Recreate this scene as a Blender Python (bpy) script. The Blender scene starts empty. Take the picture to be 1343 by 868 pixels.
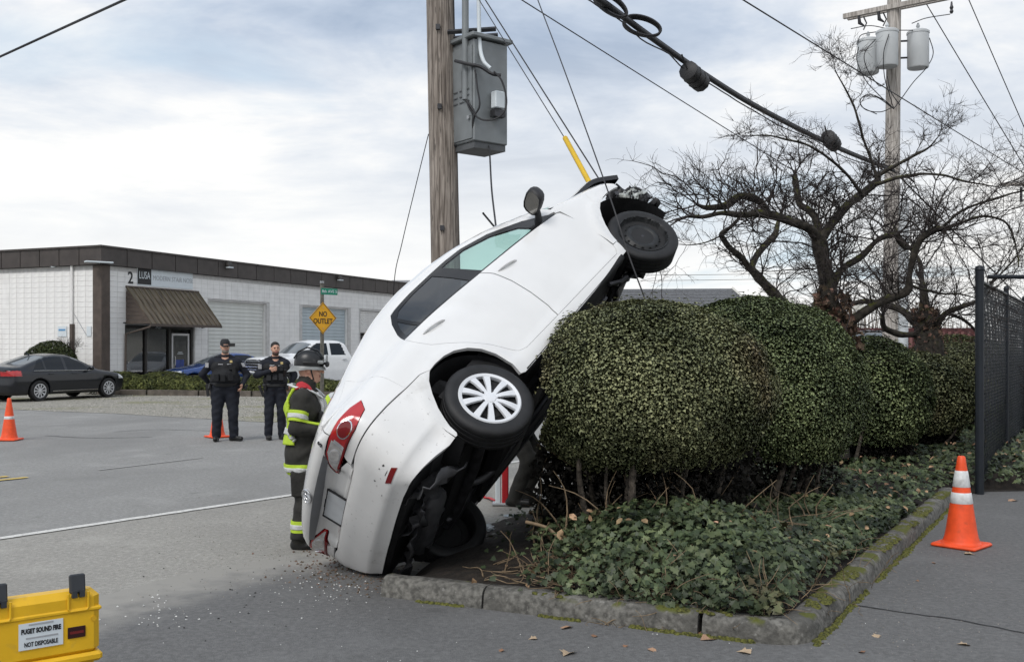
import bpy, bmesh, math, random
import numpy as np
from mathutils import Vector, Matrix, noise as mnoise
from mathutils.geometry import delaunay_2d_cdt
random.seed(7); RNG = np.random.default_rng(11)
SC = bpy.context.scene; COL = SC.collection
rad = math.radians
# ---------------- camera ----------------
CAMH = 1.68; FPX = 1300.; HZ = 455.; CX = 671.5
cam = bpy.data.cameras.new('camera'); cam.sensor_width = 36; cam.lens = FPX/1343*36
cam.shift_y = (HZ-434)/1343; cam.clip_end = 3000; cam.clip_start = .05
camo = bpy.data.objects.new('camera', cam); COL.objects.link(camo)
camo.location = (0, 0, CAMH); camo.rotation_euler = (rad(90), 0, 0); SC.camera = camo
# ---------------- world, sun, exposure ----------------
SUN_EL, SUN_AZ = rad(48), rad(208)       # azimuth clockwise from +Y
w = bpy.data.worlds.new('World'); SC.world = w; w.use_nodes = True
nt = w.node_tree; nt.nodes.clear(); N = nt.nodes.new; L = nt.links.new
out = N('ShaderNodeOutputWorld'); bg = N('ShaderNodeBackground'); bg.inputs[1].default_value = .10
sky = N('ShaderNodeTexSky'); sky.sky_type = 'NISHITA'; sky.sun_disc = False
sky.sun_elevation = SUN_EL; sky.sun_rotation = SUN_AZ; sky.air_density = 1.0; sky.dust_density = 2.0
tc = N('ShaderNodeTexCoord'); sep = N('ShaderNodeSeparateXYZ'); L(tc.outputs['Generated'], sep.inputs[0])
def wm(op, a, b=None, c=None):
    n = N('ShaderNodeMath'); n.operation = op
    for i, q in enumerate((a, b, c)):
        if q is None: continue
        if isinstance(q, (int, float)): n.inputs[i].default_value = q
        else: L(q, n.inputs[i])
    return n.outputs[0]
zz = wm('ABSOLUTE', sep.outputs[2]); den = wm('ADD', zz, .16)
cb = N('ShaderNodeCombineXYZ'); L(wm('DIVIDE', sep.outputs[0], den), cb.inputs[0]); L(wm('DIVIDE', sep.outputs[1], den), cb.inputs[1])
def wnoise(scale, detail, rough, dist, off):
    mp = N('ShaderNodeMapping'); mp.inputs['Location'].default_value = off; mp.inputs['Scale'].default_value = (1, 1.25, 1)
    L(cb.outputs[0], mp.inputs[0]); n = N('ShaderNodeTexNoise'); L(mp.outputs[0], n.inputs[0])
    n.inputs['Scale'].default_value = scale; n.inputs['Detail'].default_value = detail
    n.inputs['Roughness'].default_value = rough; n.inputs['Distortion'].default_value = dist
    return n.outputs[0]
def wramp(fac, stops):
    r = N('ShaderNodeValToRGB'); L(fac, r.inputs[0]); e = r.color_ramp.elements
    while len(e) < len(stops): e.new(.5)
    for q, (p, c) in zip(e, stops): q.position = p; q.color = c if len(c) == 4 else (*c, 1)
    return r
n1 = wnoise(.75, 7, .55, .25, (3.1, .7, 0)); n2 = wnoise(1.7, 6, .6, .3, (7.7, 4.2, 2))
shade = wramp(wm('ADD', wm('MULTIPLY', n1, .58), wm('MULTIPLY', n2, .42)),
              [(.39, (3.2, 3.9, 5.0)), (.455, (4.3, 4.95, 5.95)), (.515, (5.7, 6.15, 6.8)), (.58, (7.5, 7.55, 7.6))])
low = wramp(zz, [(.0, (1, 1, 1)), (.09, (.95, .95, .95)), (.19, (.45, .45, .45)), (.30, (.0, .0, .0))])
hz = N('ShaderNodeMix'); hz.data_type = 'RGBA'; L(wm('MULTIPLY', low.outputs[0], .85), hz.inputs['Factor'])
L(shade.outputs[0], hz.inputs['A']); hz.inputs['B'].default_value = (8.1, 8.05, 7.85, 1)
gap = wramp(wnoise(.9, 5, .5, .4, (1.2, 9.4, 5)), [(.57, (0, 0, 0)), (.70, (.75, .75, .75))])
mx = N('ShaderNodeMix'); mx.data_type = 'RGBA'; L(gap.outputs[0], mx.inputs['Factor'])
L(hz.outputs['Result'], mx.inputs['A'])
sk2 = N('ShaderNodeMix'); sk2.data_type = 'RGBA'; sk2.inputs['Factor'].default_value = .72
L(sky.outputs[0], sk2.inputs['A']); sk2.inputs['B'].default_value = (5.4, 6.6, 7.6, 1); L(sk2.outputs['Result'], mx.inputs['B'])
L(mx.outputs['Result'], bg.inputs[0]); L(bg.outputs[0], out.inputs[0])
sl = bpy.data.lights.new('sun', 'SUN'); sl.energy = 1.5; sl.angle = rad(25); sl.color = (1, .965, .92)
so = bpy.data.objects.new('sun', sl); COL.objects.link(so); so.location = (-5, -10, 20)
_d = Vector((math.sin(SUN_AZ)*math.cos(SUN_EL), math.cos(SUN_AZ)*math.cos(SUN_EL), math.sin(SUN_EL)))
so.rotation_euler = (_d).to_track_quat('Z', 'Y').to_euler()
SC.view_settings.view_transform = 'Standard'; SC.view_settings.look = 'None'
SC.view_settings.exposure = 0.38; SC.view_settings.gamma = 1
SC.cycles.use_denoising = True; SC.cycles.max_bounces = 8; SC.cycles.transparent_max_bounces = 12
SC.cycles.use_adaptive_sampling = True; SC.cycles.adaptive_threshold = .02
# ---------------- helpers ----------------
def tag(o, label=None, cat=None, group=None, kind=None):
    for k, q in (('label', label), ('category', cat), ('group', group), ('kind', kind)):
        if q: o[k] = q
    return o
def empty(name, loc=(0, 0, 0), rz=0., M=None):
    o = bpy.data.objects.new(name, None); COL.objects.link(o); o.empty_display_size = .1
    if M is not None: o.matrix_world = M
    else: o.location = loc; o.rotation_euler = (0, 0, rz)
    return o
def link(name, me, parent=None, loc=None, rz=None):
    o = bpy.data.objects.new(name, me); COL.objects.link(o)
    if parent is not None: o.parent = parent
    if loc is not None: o.location = loc
    if rz is not None: o.rotation_euler = (0, 0, rz)
    return o
def copy_tree(o, parent=None):
    c = o.copy(); COL.objects.link(c); c.parent = parent
    for ch in list(o.children): copy_tree(ch, c)
    return c
def np_mesh(name, V, F, mats, fm=None, smooth=None):
    """V (n,3); F list of tuples or (m,k) array"""
    me = bpy.data.meshes.new(name); V = np.asarray(V, np.float32)
    if isinstance(F, np.ndarray):
        m, k = F.shape; me.vertices.add(len(V)); me.vertices.foreach_set('co', V.ravel())
        me.loops.add(m*k); me.loops.foreach_set('vertex_index', F.astype(np.int32).ravel())
        me.polygons.add(m); me.polygons.foreach_set('loop_start', np.arange(0, m*k, k, dtype=np.int32))
    else:
        me.from_pydata(V.tolist(), [], F)
    for q in (mats if isinstance(mats, (list, tuple)) else [mats]): me.materials.append(q)
    if fm is not None: me.polygons.foreach_set('material_index', np.asarray(fm, np.int32))
    me.update(calc_edges=True)
    if smooth is not None:
        me.polygons.foreach_set('use_smooth', np.ones(len(me.polygons), bool))
        if smooth < 179: me.set_sharp_from_angle(angle=rad(smooth))
    return me
def frame_from(d, up=(0, 0, 1)):
    d = np.asarray(d, float); d = d/np.linalg.norm(d); up = np.asarray(up, float)
    if abs(d@up) > .95: up = np.array([1., 0, 0]) if abs(d[0]) < .9 else np.array([0, 1., 0])
    a = np.cross(up, d); a /= np.linalg.norm(a); b = np.cross(d, a); return a, b, d
class MB:
    def __init__(s): s.V = []; s.F = []; s.M = []; s.n = 0
    def add(s, V, F, mi=0):
        s.V.extend([tuple(map(float, q)) for q in V]); s.F.extend([tuple(int(i)+s.n for i in f) for f in F]); s.M.extend([mi]*len(F)); s.n += len(V); return s
    def box(s, c, size, R=None, mi=0, ch=0., taper=(1, 1)):
        hx, hy, hz = [q/2 for q in size]
        if ch <= 0:
            V = [(x, y, z) for z in (-hz, hz) for y in (-hy, hy) for x in (-hx, hx)]
            V = [(x*(taper[0] if z > 0 else 1), y*(taper[1] if z > 0 else 1), z) for x, y, z in V]
            F = [(0, 2, 3, 1), (4, 5, 7, 6), (0, 1, 5, 4), (2, 6, 7, 3), (0, 4, 6, 2), (1, 3, 7, 5)]
        else:
            rings = []
            def ring(x, y, z, c2): return [(-x+c2, -y, z), (x-c2, -y, z), (x, -y+c2, z), (x, y-c2, z), (x-c2, y, z), (-x+c2, y, z), (-x, y-c2, z), (-x, -y+c2, z)]
            V = ring(hx-ch, hy-ch, -hz, ch*.6)+ring(hx, hy, -hz+ch, ch)+ring(hx*taper[0], hy*taper[1], hz-ch, ch)+ring(hx*taper[0]-ch, hy*taper[1]-ch, hz, ch*.6)
            F = [tuple(range(7, -1, -1)), tuple(range(24, 32))]
            for r in range(3):
                for i in range(8): j = (i+1) % 8; F.append((r*8+i, r*8+j, r*8+8+j, r*8+8+i))
        V = np.array(V, float)
        if R is not None: V = V@np.array(R, float).T
        return s.add(V+np.array(c, float), F, mi)
    def tube(s, path, r, n=8, cap=True, mi=0, sq=1., up=(0, 0, 1)):
        P = np.asarray(path, float); m = len(P); r = np.broadcast_to(np.asarray(r, float), (m,))
        T = np.gradient(P, axis=0); T /= np.linalg.norm(T, axis=1, keepdims=True)+1e-12
        a, b, _ = frame_from(T[0], up); V = []
        for i in range(m):
            a = a-(a@T[i])*T[i]; a /= np.linalg.norm(a); b = np.cross(T[i], a)
            for k in range(n):
                t = 2*math.pi*k/n; V.append(P[i]+r[i]*(a*math.cos(t)+b*sq*math.sin(t)))
        F = [(i*n+k, i*n+(k+1) % n, (i+1)*n+(k+1) % n, (i+1)*n+k) for i in range(m-1) for k in range(n)]
        if cap: F += [tuple(range(n-1, -1, -1)), tuple((m-1)*n+k for k in range(n))]
        return s.add(V, F, mi)
    def lathe(s, prof, n=24, M=None, mi=0, o=(0, 0, 0), cap=True):
        V = [(r*math.cos(2*math.pi*k/n), r*math.sin(2*math.pi*k/n), z) for r, z in prof for k in range(n)]
        m = len(prof)
        F = [(i*n+k, i*n+(k+1) % n, (i+1)*n+(k+1) % n, (i+1)*n+k) for i in range(m-1) for k in range(n)]
        if cap: F += [tuple(range(n-1, -1, -1)), tuple((m-1)*n+k for k in range(n))]
        V = np.array(V)
        if M is not None: V = V@np.array(M, float).T
        return s.add(V+np.array(o, float), F, mi)
    def prism(s, poly, d0, d1, R=None, o=(0, 0, 0), mi=0):
        """poly in local xy, extruded along local z from d0 to d1"""
        n = len(poly); V = np.array([(x, y, d0) for x, y in poly]+[(x, y, d1) for x, y in poly], float)
        F = [tuple(range(n-1, -1, -1)), tuple(range(n, 2*n))]+[(i, (i+1) % n, n+(i+1) % n, n+i) for i in range(n)]
        if R is not None: V = V@np.array(R, float).T
        return s.add(V+np.array(o, float), F, mi)
    def mesh(s, name, mats, smooth=None): return np_mesh(name, np.array(s.V) if s.V else np.zeros((0, 3)), s.F, mats, s.M, smooth)
    def build(s, name, mats, parent=None, smooth=None, loc=None, rz=None): return link(name, s.mesh(name, mats, smooth), parent, loc, rz)
def rotz(a): c, s_ = math.cos(a), math.sin(a); return np.array([[c, -s_, 0], [s_, c, 0], [0, 0, 1.]])
def rotx(a): c, s_ = math.cos(a), math.sin(a); return np.array([[1, 0, 0], [0, c, -s_], [0, s_, c]])
def roty(a): c, s_ = math.cos(a), math.sin(a); return np.array([[c, 0, s_], [0, 1, 0], [-s_, 0, c]])
def gnd(u, v, z=0.):            # the ground point that was measured at photo pixel (u, v)
    d = (CAMH-z)*FPX/(v-HZ); return np.array([(u-CX)/FPX*d, d, z])
def at(u, v, d): return np.array([(u-CX)/FPX*d, d, CAMH-(v-HZ)/FPX*d])
def smooth_path(P, n=8):
    P = [np.asarray(p, float) for p in P]; P = [2*P[0]-P[1]]+P+[2*P[-1]-P[-2]]; o = []
    for i in range(1, len(P)-2):
        a, b, c, d = P[i-1:i+3]
        for k in range(n):
            t = k/n; o.append(.5*((2*b)+(c-a)*t+(2*a-5*b+4*c-d)*t*t+(3*b-a-3*c+d)*t**3))
    o.append(P[-2]); return np.array(o)
def sag(a, b, s=.3, n=20):
    a, b = np.asarray(a, float), np.asarray(b, float); t = np.linspace(0, 1, n)[:, None]
    P = a+(b-a)*t; P[:, 2] -= (4*s*t*(1-t))[:, 0]; return P
# ---------------- materials ----------------
def mat(name, col, rough=.6, metal=0., var=.12, vs=6., bump=0., bs=60., spec=.5, coat=0., trans=0., ior=1.45, emit=None, es=0., dist=.0, col2=None, mid=(.35, .65), dark_back=False, isl=0., coat_r=.05, coord='Object', stretch=None):
    m = bpy.data.materials.new(name); m.use_nodes = True; t = m.node_tree; b = t.nodes['Principled BSDF']
    c1 = tuple(max(0, q*(1-var)) for q in col); c2 = tuple(min(1, q*(1+var)) for q in (col2 or col))
    b.inputs['Roughness'].default_value = rough; b.inputs['Metallic'].default_value = metal
    b.inputs['Specular IOR Level'].default_value = spec; b.inputs['Coat Weight'].default_value = coat; b.inputs['Coat Roughness'].default_value = coat_r
    b.inputs['Transmission Weight'].default_value = trans; b.inputs['IOR'].default_value = ior
    if emit: b.inputs['Emission Color'].default_value = (*emit, 1); b.inputs['Emission Strength'].default_value = es
    tcn = t.nodes.new('ShaderNodeTexCoord'); src = tcn.outputs[coord]
    if stretch:
        mp = t.nodes.new('ShaderNodeMapping'); mp.inputs['Scale'].default_value = stretch; t.links.new(src, mp.inputs[0]); src = mp.outputs[0]
    colout = None
    if var > 0 or col2:
        n = t.nodes.new('ShaderNodeTexNoise'); n.inputs['Scale'].default_value = vs; n.inputs['Detail'].default_value = 6; n.inputs['Distortion'].default_value = dist
        t.links.new(src, n.inputs[0]); r = t.nodes.new('ShaderNodeValToRGB'); t.links.new(n.outputs[0], r.inputs[0])
        r.color_ramp.elements[0].position, r.color_ramp.elements[1].position = mid
        r.color_ramp.elements[0].color = (*c1, 1); r.color_ramp.elements[1].color = (*c2, 1); colout = r.outputs[0]
        if isl > 0:
            g = t.nodes.new('ShaderNodeNewGeometry'); hs = t.nodes.new('ShaderNodeHueSaturation')
            ma = t.nodes.new('ShaderNodeMapRange'); ma.inputs[3].default_value = 1-isl; ma.inputs[4].default_value = 1+isl
            t.links.new(g.outputs['Random Per Island'], ma.inputs[0]); t.links.new(ma.outputs[0], hs.inputs['Value'])
            mh = t.nodes.new('ShaderNodeMapRange'); mh.inputs[3].default_value = .5+isl*.05; mh.inputs[4].default_value = .5-isl*.05
            t.links.new(g.outputs['Random Per Island'], mh.inputs[0]); t.links.new(mh.outputs[0], hs.inputs['Hue'])
            t.links.new(colout, hs.inputs['Color']); colout = hs.outputs[0]
        t.links.new(colout, b.inputs['Base Color'])
    else: b.inputs['Base Color'].default_value = (*col, 1)
    if bump > 0:
        n = t.nodes.new('ShaderNodeTexNoise'); n.inputs['Scale'].default_value = bs; n.inputs['Detail'].default_value = 5; t.links.new(src, n.inputs[0])
        bm = t.nodes.new('ShaderNodeBump'); bm.inputs['Strength'].default_value = bump; bm.inputs['Distance'].default_value = .01
        t.links.new(n.outputs[0], bm.inputs['Height']); t.links.new(bm.outputs[0], b.inputs['Normal'])
    if dark_back:
        g = t.nodes.new('ShaderNodeNewGeometry'); d = t.nodes.new('ShaderNodeBsdfDiffuse'); d.inputs[0].default_value = (.03, .03, .032, 1)
        ms = t.nodes.new('ShaderNodeMixShader'); t.links.new(g.outputs['Backfacing'], ms.inputs[0]); t.links.new(b.outputs[0], ms.inputs[1]); t.links.new(d.outputs[0], ms.inputs[2])
        t.links.new(ms.outputs[0], t.nodes['Material Output'].inputs[0])
    m['pb'] = 1; return m
def layer(m, col, scale, lo, hi, detail=8, rough=None, coord='Object', nz=None, off=(0, 0, 0), dist=0., stretch=(1, 1, 1), amt=1.):
    """lay a noise-shaped patch of another colour (moss, stain, dust) over a material"""
    t = m.node_tree; b = t.nodes['Principled BSDF']; inp = b.inputs['Base Color']
    tcn = t.nodes.new('ShaderNodeTexCoord'); mp = t.nodes.new('ShaderNodeMapping'); mp.inputs['Location'].default_value = off; mp.inputs['Scale'].default_value = stretch
    t.links.new(tcn.outputs[coord], mp.inputs[0])
    n = t.nodes.new('ShaderNodeTexNoise'); n.inputs['Scale'].default_value = scale; n.inputs['Detail'].default_value = detail; n.inputs['Distortion'].default_value = dist
    t.links.new(mp.outputs[0], n.inputs[0]); r = t.nodes.new('ShaderNodeMapRange'); r.inputs[1].default_value = lo; r.inputs[2].default_value = hi; r.inputs[4].default_value = amt
    t.links.new(n.outputs[0], r.inputs[0]); fac = r.outputs[0]
    if nz is not None:
        g = t.nodes.new('ShaderNodeNewGeometry'); s = t.nodes.new('ShaderNodeSeparateXYZ'); t.links.new(g.outputs['Normal'], s.inputs[0])
        q = t.nodes.new('ShaderNodeMapRange'); q.inputs[1].default_value, q.inputs[2].default_value = nz; t.links.new(s.outputs[2], q.inputs[0])
        mu = t.nodes.new('ShaderNodeMath'); mu.operation = 'MULTIPLY'; t.links.new(fac, mu.inputs[0]); t.links.new(q.outputs[0], mu.inputs[1]); fac = mu.outputs[0]
    mixn = t.nodes.new('ShaderNodeMix'); mixn.data_type = 'RGBA'; t.links.new(fac, mixn.inputs['Factor'])
    if inp.is_linked: t.links.new(inp.links[0].from_socket, mixn.inputs['A'])
    else: mixn.inputs['A'].default_value = inp.default_value
    mixn.inputs['B'].default_value = (*col, 1); t.links.new(mixn.outputs['Result'], inp)
    return m
def glass_mat(name, tint, rough=.0, alpha=.25, refl=(.9, .9, .9)):
    """thin pane: tinted see-through plus mirror reflection by Fresnel"""
    m = bpy.data.materials.new(name); m.use_nodes = True; t = m.node_tree; t.nodes.clear()
    o = t.nodes.new('ShaderNodeOutputMaterial'); tr = t.nodes.new('ShaderNodeBsdfTransparent'); tr.inputs[0].default_value = (*tint, 1)
    gl = t.nodes.new('ShaderNodeBsdfGlossy'); gl.inputs['Roughness'].default_value = rough; gl.inputs[0].default_value = (*refl, 1)
    lw = t.nodes.new('ShaderNodeLayerWeight'); lw.inputs[0].default_value = .5; pw = t.nodes.new('ShaderNodeMath'); pw.operation = 'POWER'; pw.inputs[1].default_value = 4.; t.links.new(lw.outputs['Facing'], pw.inputs[0]); fr = t.nodes.new('ShaderNodeMath'); fr.operation = 'MULTIPLY_ADD'; fr.inputs[1].default_value = .85; fr.inputs[2].default_value = .04; t.links.new(pw.outputs[0], fr.inputs[0])
    ad = t.nodes.new('ShaderNodeMath'); ad.operation = 'ADD'; ad.inputs[1].default_value = alpha; ad.use_clamp = True
    ms = t.nodes.new('ShaderNodeMixShader'); t.links.new(fr.outputs[0], ad.inputs[0]); t.links.new(ad.outputs[0], ms.inputs[0])
    t.links.new(tr.outputs[0], ms.inputs[1]); t.links.new(gl.outputs[0], ms.inputs[2]); t.links.new(ms.outputs[0], o.inputs[0]); return m
def text_obj(name, s, size, m, parent, loc, R, font_scale=(1, 1), bold=0., align='CENTER', spacing=1., depth=.0015):
    cu = bpy.data.curves.new(name, 'FONT'); cu.body = s; cu.size = size; cu.align_x = align; cu.align_y = 'CENTER'; cu.offset = bold; cu.space_character = spacing; cu.extrude = depth; cu.resolution_u = 3
    to = bpy.data.objects.new(name, cu); COL.objects.link(to); dg = bpy.context.evaluated_depsgraph_get()
    me = bpy.data.meshes.new_from_object(to.evaluated_get(dg)); bpy.data.objects.remove(to); me.materials.clear(); me.materials.append(m)
    V = np.array([v.co[:] for v in me.vertices])
    if len(V):
        V[:, 0] *= font_scale[0]; V[:, 1] *= font_scale[1]; V = V@np.array(R, float).T+np.array(loc, float)
        me.vertices.foreach_set('co', V.astype(np.float32).ravel()); me.update()
    me.name = name; return link(name, me, parent)
MT = dict(
    white=layer(mat('white_paint', (.725, .72, .71), .25, var=.03, vs=2.5, coat=1., dark_back=True, bump=.12, bs=1.8), (.46, .44, .40), 2.3, .55, .85, 10, amt=.22),
    blackplastic=mat('black_plastic', (.018, .018, .02), .55, var=.2, bump=.15, bs=150),
    glossblack=mat('gloss_black', (.012, .012, .013), .18, var=.1, dark_back=True),
    rubber=mat('tyre_rubber', (.012, .012, .013), .6, var=.25, vs=12, bump=.1, bs=90),
    steel=mat('galvanised_steel', (.42, .43, .44), .45, .75, var=.15, vs=9),
    darksteel=mat('dark_steel', (.06, .06, .065), .5, .6, var=.3, vs=14),
    chrome=mat('chrome', (.75, .76, .78), .12, 1., var=.03),
    alloy=mat('silver_wheel', (.58, .59, .61), .32, .35, var=.05, vs=5, coat=.3),
    wood=mat('pole_wood', (.16, .13, .108), .9, var=.35, vs=5, bump=.8, bs=22, col2=(.27, .235, .205), stretch=(9, 9, .45), dist=.4),
    wire=mat('wire_black', (.025, .025, .028), .6, var=.1),
    orange=layer(mat('cone_orange', (.80, .085, .02), .5, var=.10, vs=14), (.25, .06, .03), 9, .60, .74, 8, amt=.45),
    reflwhite=layer(mat('reflective_white', (.68, .69, .69), .4, var=.12, vs=20), (.36, .35, .33), 14, .55, .7, 8, amt=.5),
    hivis=mat('hi_vis_lime', (.40, .55, .035), .7, var=.1, vs=12, bump=.2, bs=40),
    silver=mat('silver_tape', (.52, .53, .53), .4, var=.15, vs=20),
    skin=mat('skin', (.52, .30, .215), .5, var=.1, vs=14, spec=.4),
)
MT['wood'] = layer(MT['wood'], (.10, .085, .075), 10, .60, .68, stretch=(6, 6, .5), off=(3, 1, 0))
# ================= the ground =================
RD = np.array([.6175, .7866]); RP = np.array([.7866, -.6175])     # road direction and its right-hand side
def inpoly(q, P):
    x, y = q[..., 0], q[..., 1]; r = np.zeros(x.shape, bool); n = len(P)
    for i in range(n):
        (x0, y0_), (x1, y1) = P[i], P[(i+1) % n]
        r ^= ((y0_ > y) != (y1 > y)) & (x < (x1-x0)*(y-y0_)/(y1-y0_+1e-12)+x0)
    return r
def sheet(name, poly, z, m, step=None, jit=0., hfun=None):
    P = [np.array(p, float) for p in poly]
    if jit:
        Q = []
        for a, b in zip(P, P[1:]+P[:1]):
            n = max(1, int(np.linalg.norm(b-a)/.12)) if np.linalg.norm(b-a) < 40 else 1
            for i in range(n):
                q = a+(b-a)*i/n; nn = mnoise.noise(Vector((q[0]*2.2, q[1]*2.2, 1.3)))+.6*mnoise.noise(Vector((q[0]*7, q[1]*7, 4)))
                d = (b-a)/np.linalg.norm(b-a); Q.append(q+np.array([-d[1], d[0]])*nn*jit)
        P = Q
    n = len(P); r = delaunay_2d_cdt([Vector((float(q[0]), float(q[1]))) for q in P], [(i, (i+1) % n) for i in range(n)], [], 0, 1e-5)
    v = np.array([q[:] for q in r[0]]); F = np.array([f for f in r[2]]); F = F[inpoly(v[F].mean(1), P)]
    e1, e2 = v[F[:, 1]]-v[F[:, 0]], v[F[:, 2]]-v[F[:, 0]]; cr = e1[:, 0]*e2[:, 1]-e1[:, 1]*e2[:, 0]; F[cr < 0] = F[cr < 0][:, ::-1]
    me = np_mesh(name, np.column_stack([v, np.full(len(v), z)]), [tuple(int(i) for i in f) for f in F], m)
    return tag(link(name, me), kind='structure')
m_ground = mat('dirt_ground', (.20, .185, .15), .95, var=.3, vs=1.5, bump=.4, bs=30)
def asphalt(name, c, fine=.28, stain=.5, sc=170.):
    m = mat(name, c, .88, var=fine, vs=sc, mid=(.30, .70), bump=.55, bs=140, spec=.35)
    layer(m, tuple(q*.70 for q in c), 28, .45, .62, 4, amt=.55, off=(5, 1, 0)); layer(m, tuple(min(1, q*1.35) for q in c), 21, .52, .66, 4, amt=.5, off=(7, 4, 0))
    layer(m, tuple(q*.62 for q in c), .55, .50, .78, 10, amt=stain, dist=.6, stretch=(1, .55, 1))
    layer(m, tuple(min(1, q*1.5) for q in c), 1.3, .55, .80, 10, amt=.45, off=(4, 8, 0))
    layer(m, tuple(min(1, q*2.2) for q in c), 48, .70, .76, 2, amt=.5, off=(9, 2, 0))
    layer(m, tuple(q*.35 for q in c), 35, .71, .77, 2, amt=.6, off=(2, 7, 0))
    layer(m, tuple(q*.66 for q in c), .16, .50, .66, 7, amt=.5, dist=1.2, off=(3, 1, 0)); layer(m, tuple(q*.55 for q in c), 2.6, .66, .74, 5, amt=.55, off=(8, 3, 0))
    return m
m_road = asphalt('road_asphalt', (.262, .258, .248), stain=.5)
m_drive = asphalt('driveway_asphalt', (.138, .137, .136), stain=.7)
m_should = asphalt('shoulder_gravel_asphalt', (.305, .293, .268), fine=.35, stain=.5)
m_verge = mat('gravel_verge', (.20, .185, .15), .95, var=.45, vs=42, col2=(.30, .285, .25), bump=1., bs=55)
layer(m_verge, (.16, .16, .055), .55, .52, .66, 6, stretch=(.5, 1, 1), amt=.8)
m_lot = asphalt('parking_asphalt', (.19, .19, .19))
m_soil = mat('soil', (.020, .015, .011), .95, var=.5, vs=14, bump=1., bs=40)
m_wline = mat('white_road_paint', (.62, .61, .58), .75, var=.08, vs=25); layer(m_wline, (.25, .25, .25), 26, .56, .66, 8, amt=.8)
m_yline = mat('yellow_road_paint', (.62, .44, .10), .75, var=.1, vs=25); layer(m_yline, (.25, .24, .22), 22, .55, .64, 8, amt=.8)
K0 = np.array([-.885, 6.67]); K1 = np.array([1.64, 5.51]); K2 = np.array([4.9, 10.9]); KR1 = np.array([5.5, 11.5]); KR2 = np.array([13., 12.3])
sheet('ground', [(-700, -60), (700, -60), (700, 1500), (-700, 1500)], -.012, m_ground)
KB = np.array([-.38, 9.15]); BL = lambda s: K0+(KB-K0)*s/2.6 if s < 2.6 else KB+np.array([.785, 1.])*(s-2.6)     # left edge of the planting bed
sheet('road', [(-90, -40), (60, -40), (60, 10), BL(40)*1., BL(60)*1., BL(60)+(-12, 9), (-2.9, 23.2), (-4.2, 22.0), (-5.68, 22.29), (-10.19, 25.2), (-13.76, 26.8), (-90, 70)], -.006, m_road)
FO = lambda s: np.array([-4.49, 8.70])+np.array([.785, 1.])*s   # the painted edge line
sheet('road_shoulder', [FO(-6.6)+(.05, 0), FO(30)+(.05, 0), BL(31.5), KB, BL(0), (-1.2, 7.3), (-1.74, 6.83), (-2.3, 5.6), (-3.0, 3.8), (-4.3, 1.6)], -.002, m_should, jit=.07)
sheet('driveway', [(-1.15, 7.45), BL(.9)+(.3, 0), K0+(.2, .15), K1+(-.16, .28), K2+(-.25, .1), KR1+(0, .25), KR2+(0, .4), (40, 12), (40, -30), (-20, -30), (-4.6, .8), (-3.1, 3.6), (-2.36, 5.5), (-1.78, 6.75)], .002, m_drive, jit=.16)
sheet('gravel_verge', [(-5.68, 22.29), (-10.19, 25.2), (-13.76, 26.8), (-60, 53), (-60, 62), (-18, 38), (-14.7, 36.4), (-5, 34.2), (4, 32.5), (-2.9, 23.2), (-4.2, 22.0)], -.0005, m_verge, jit=.09)
sheet('parking_lot', [(-18, 38.2), (-14.7, 36.5), (-5, 34.3), (4, 32.6), (22, 60), (-2, 66), (-14, 40), (-26, 46)], .003, m_lot)
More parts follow.
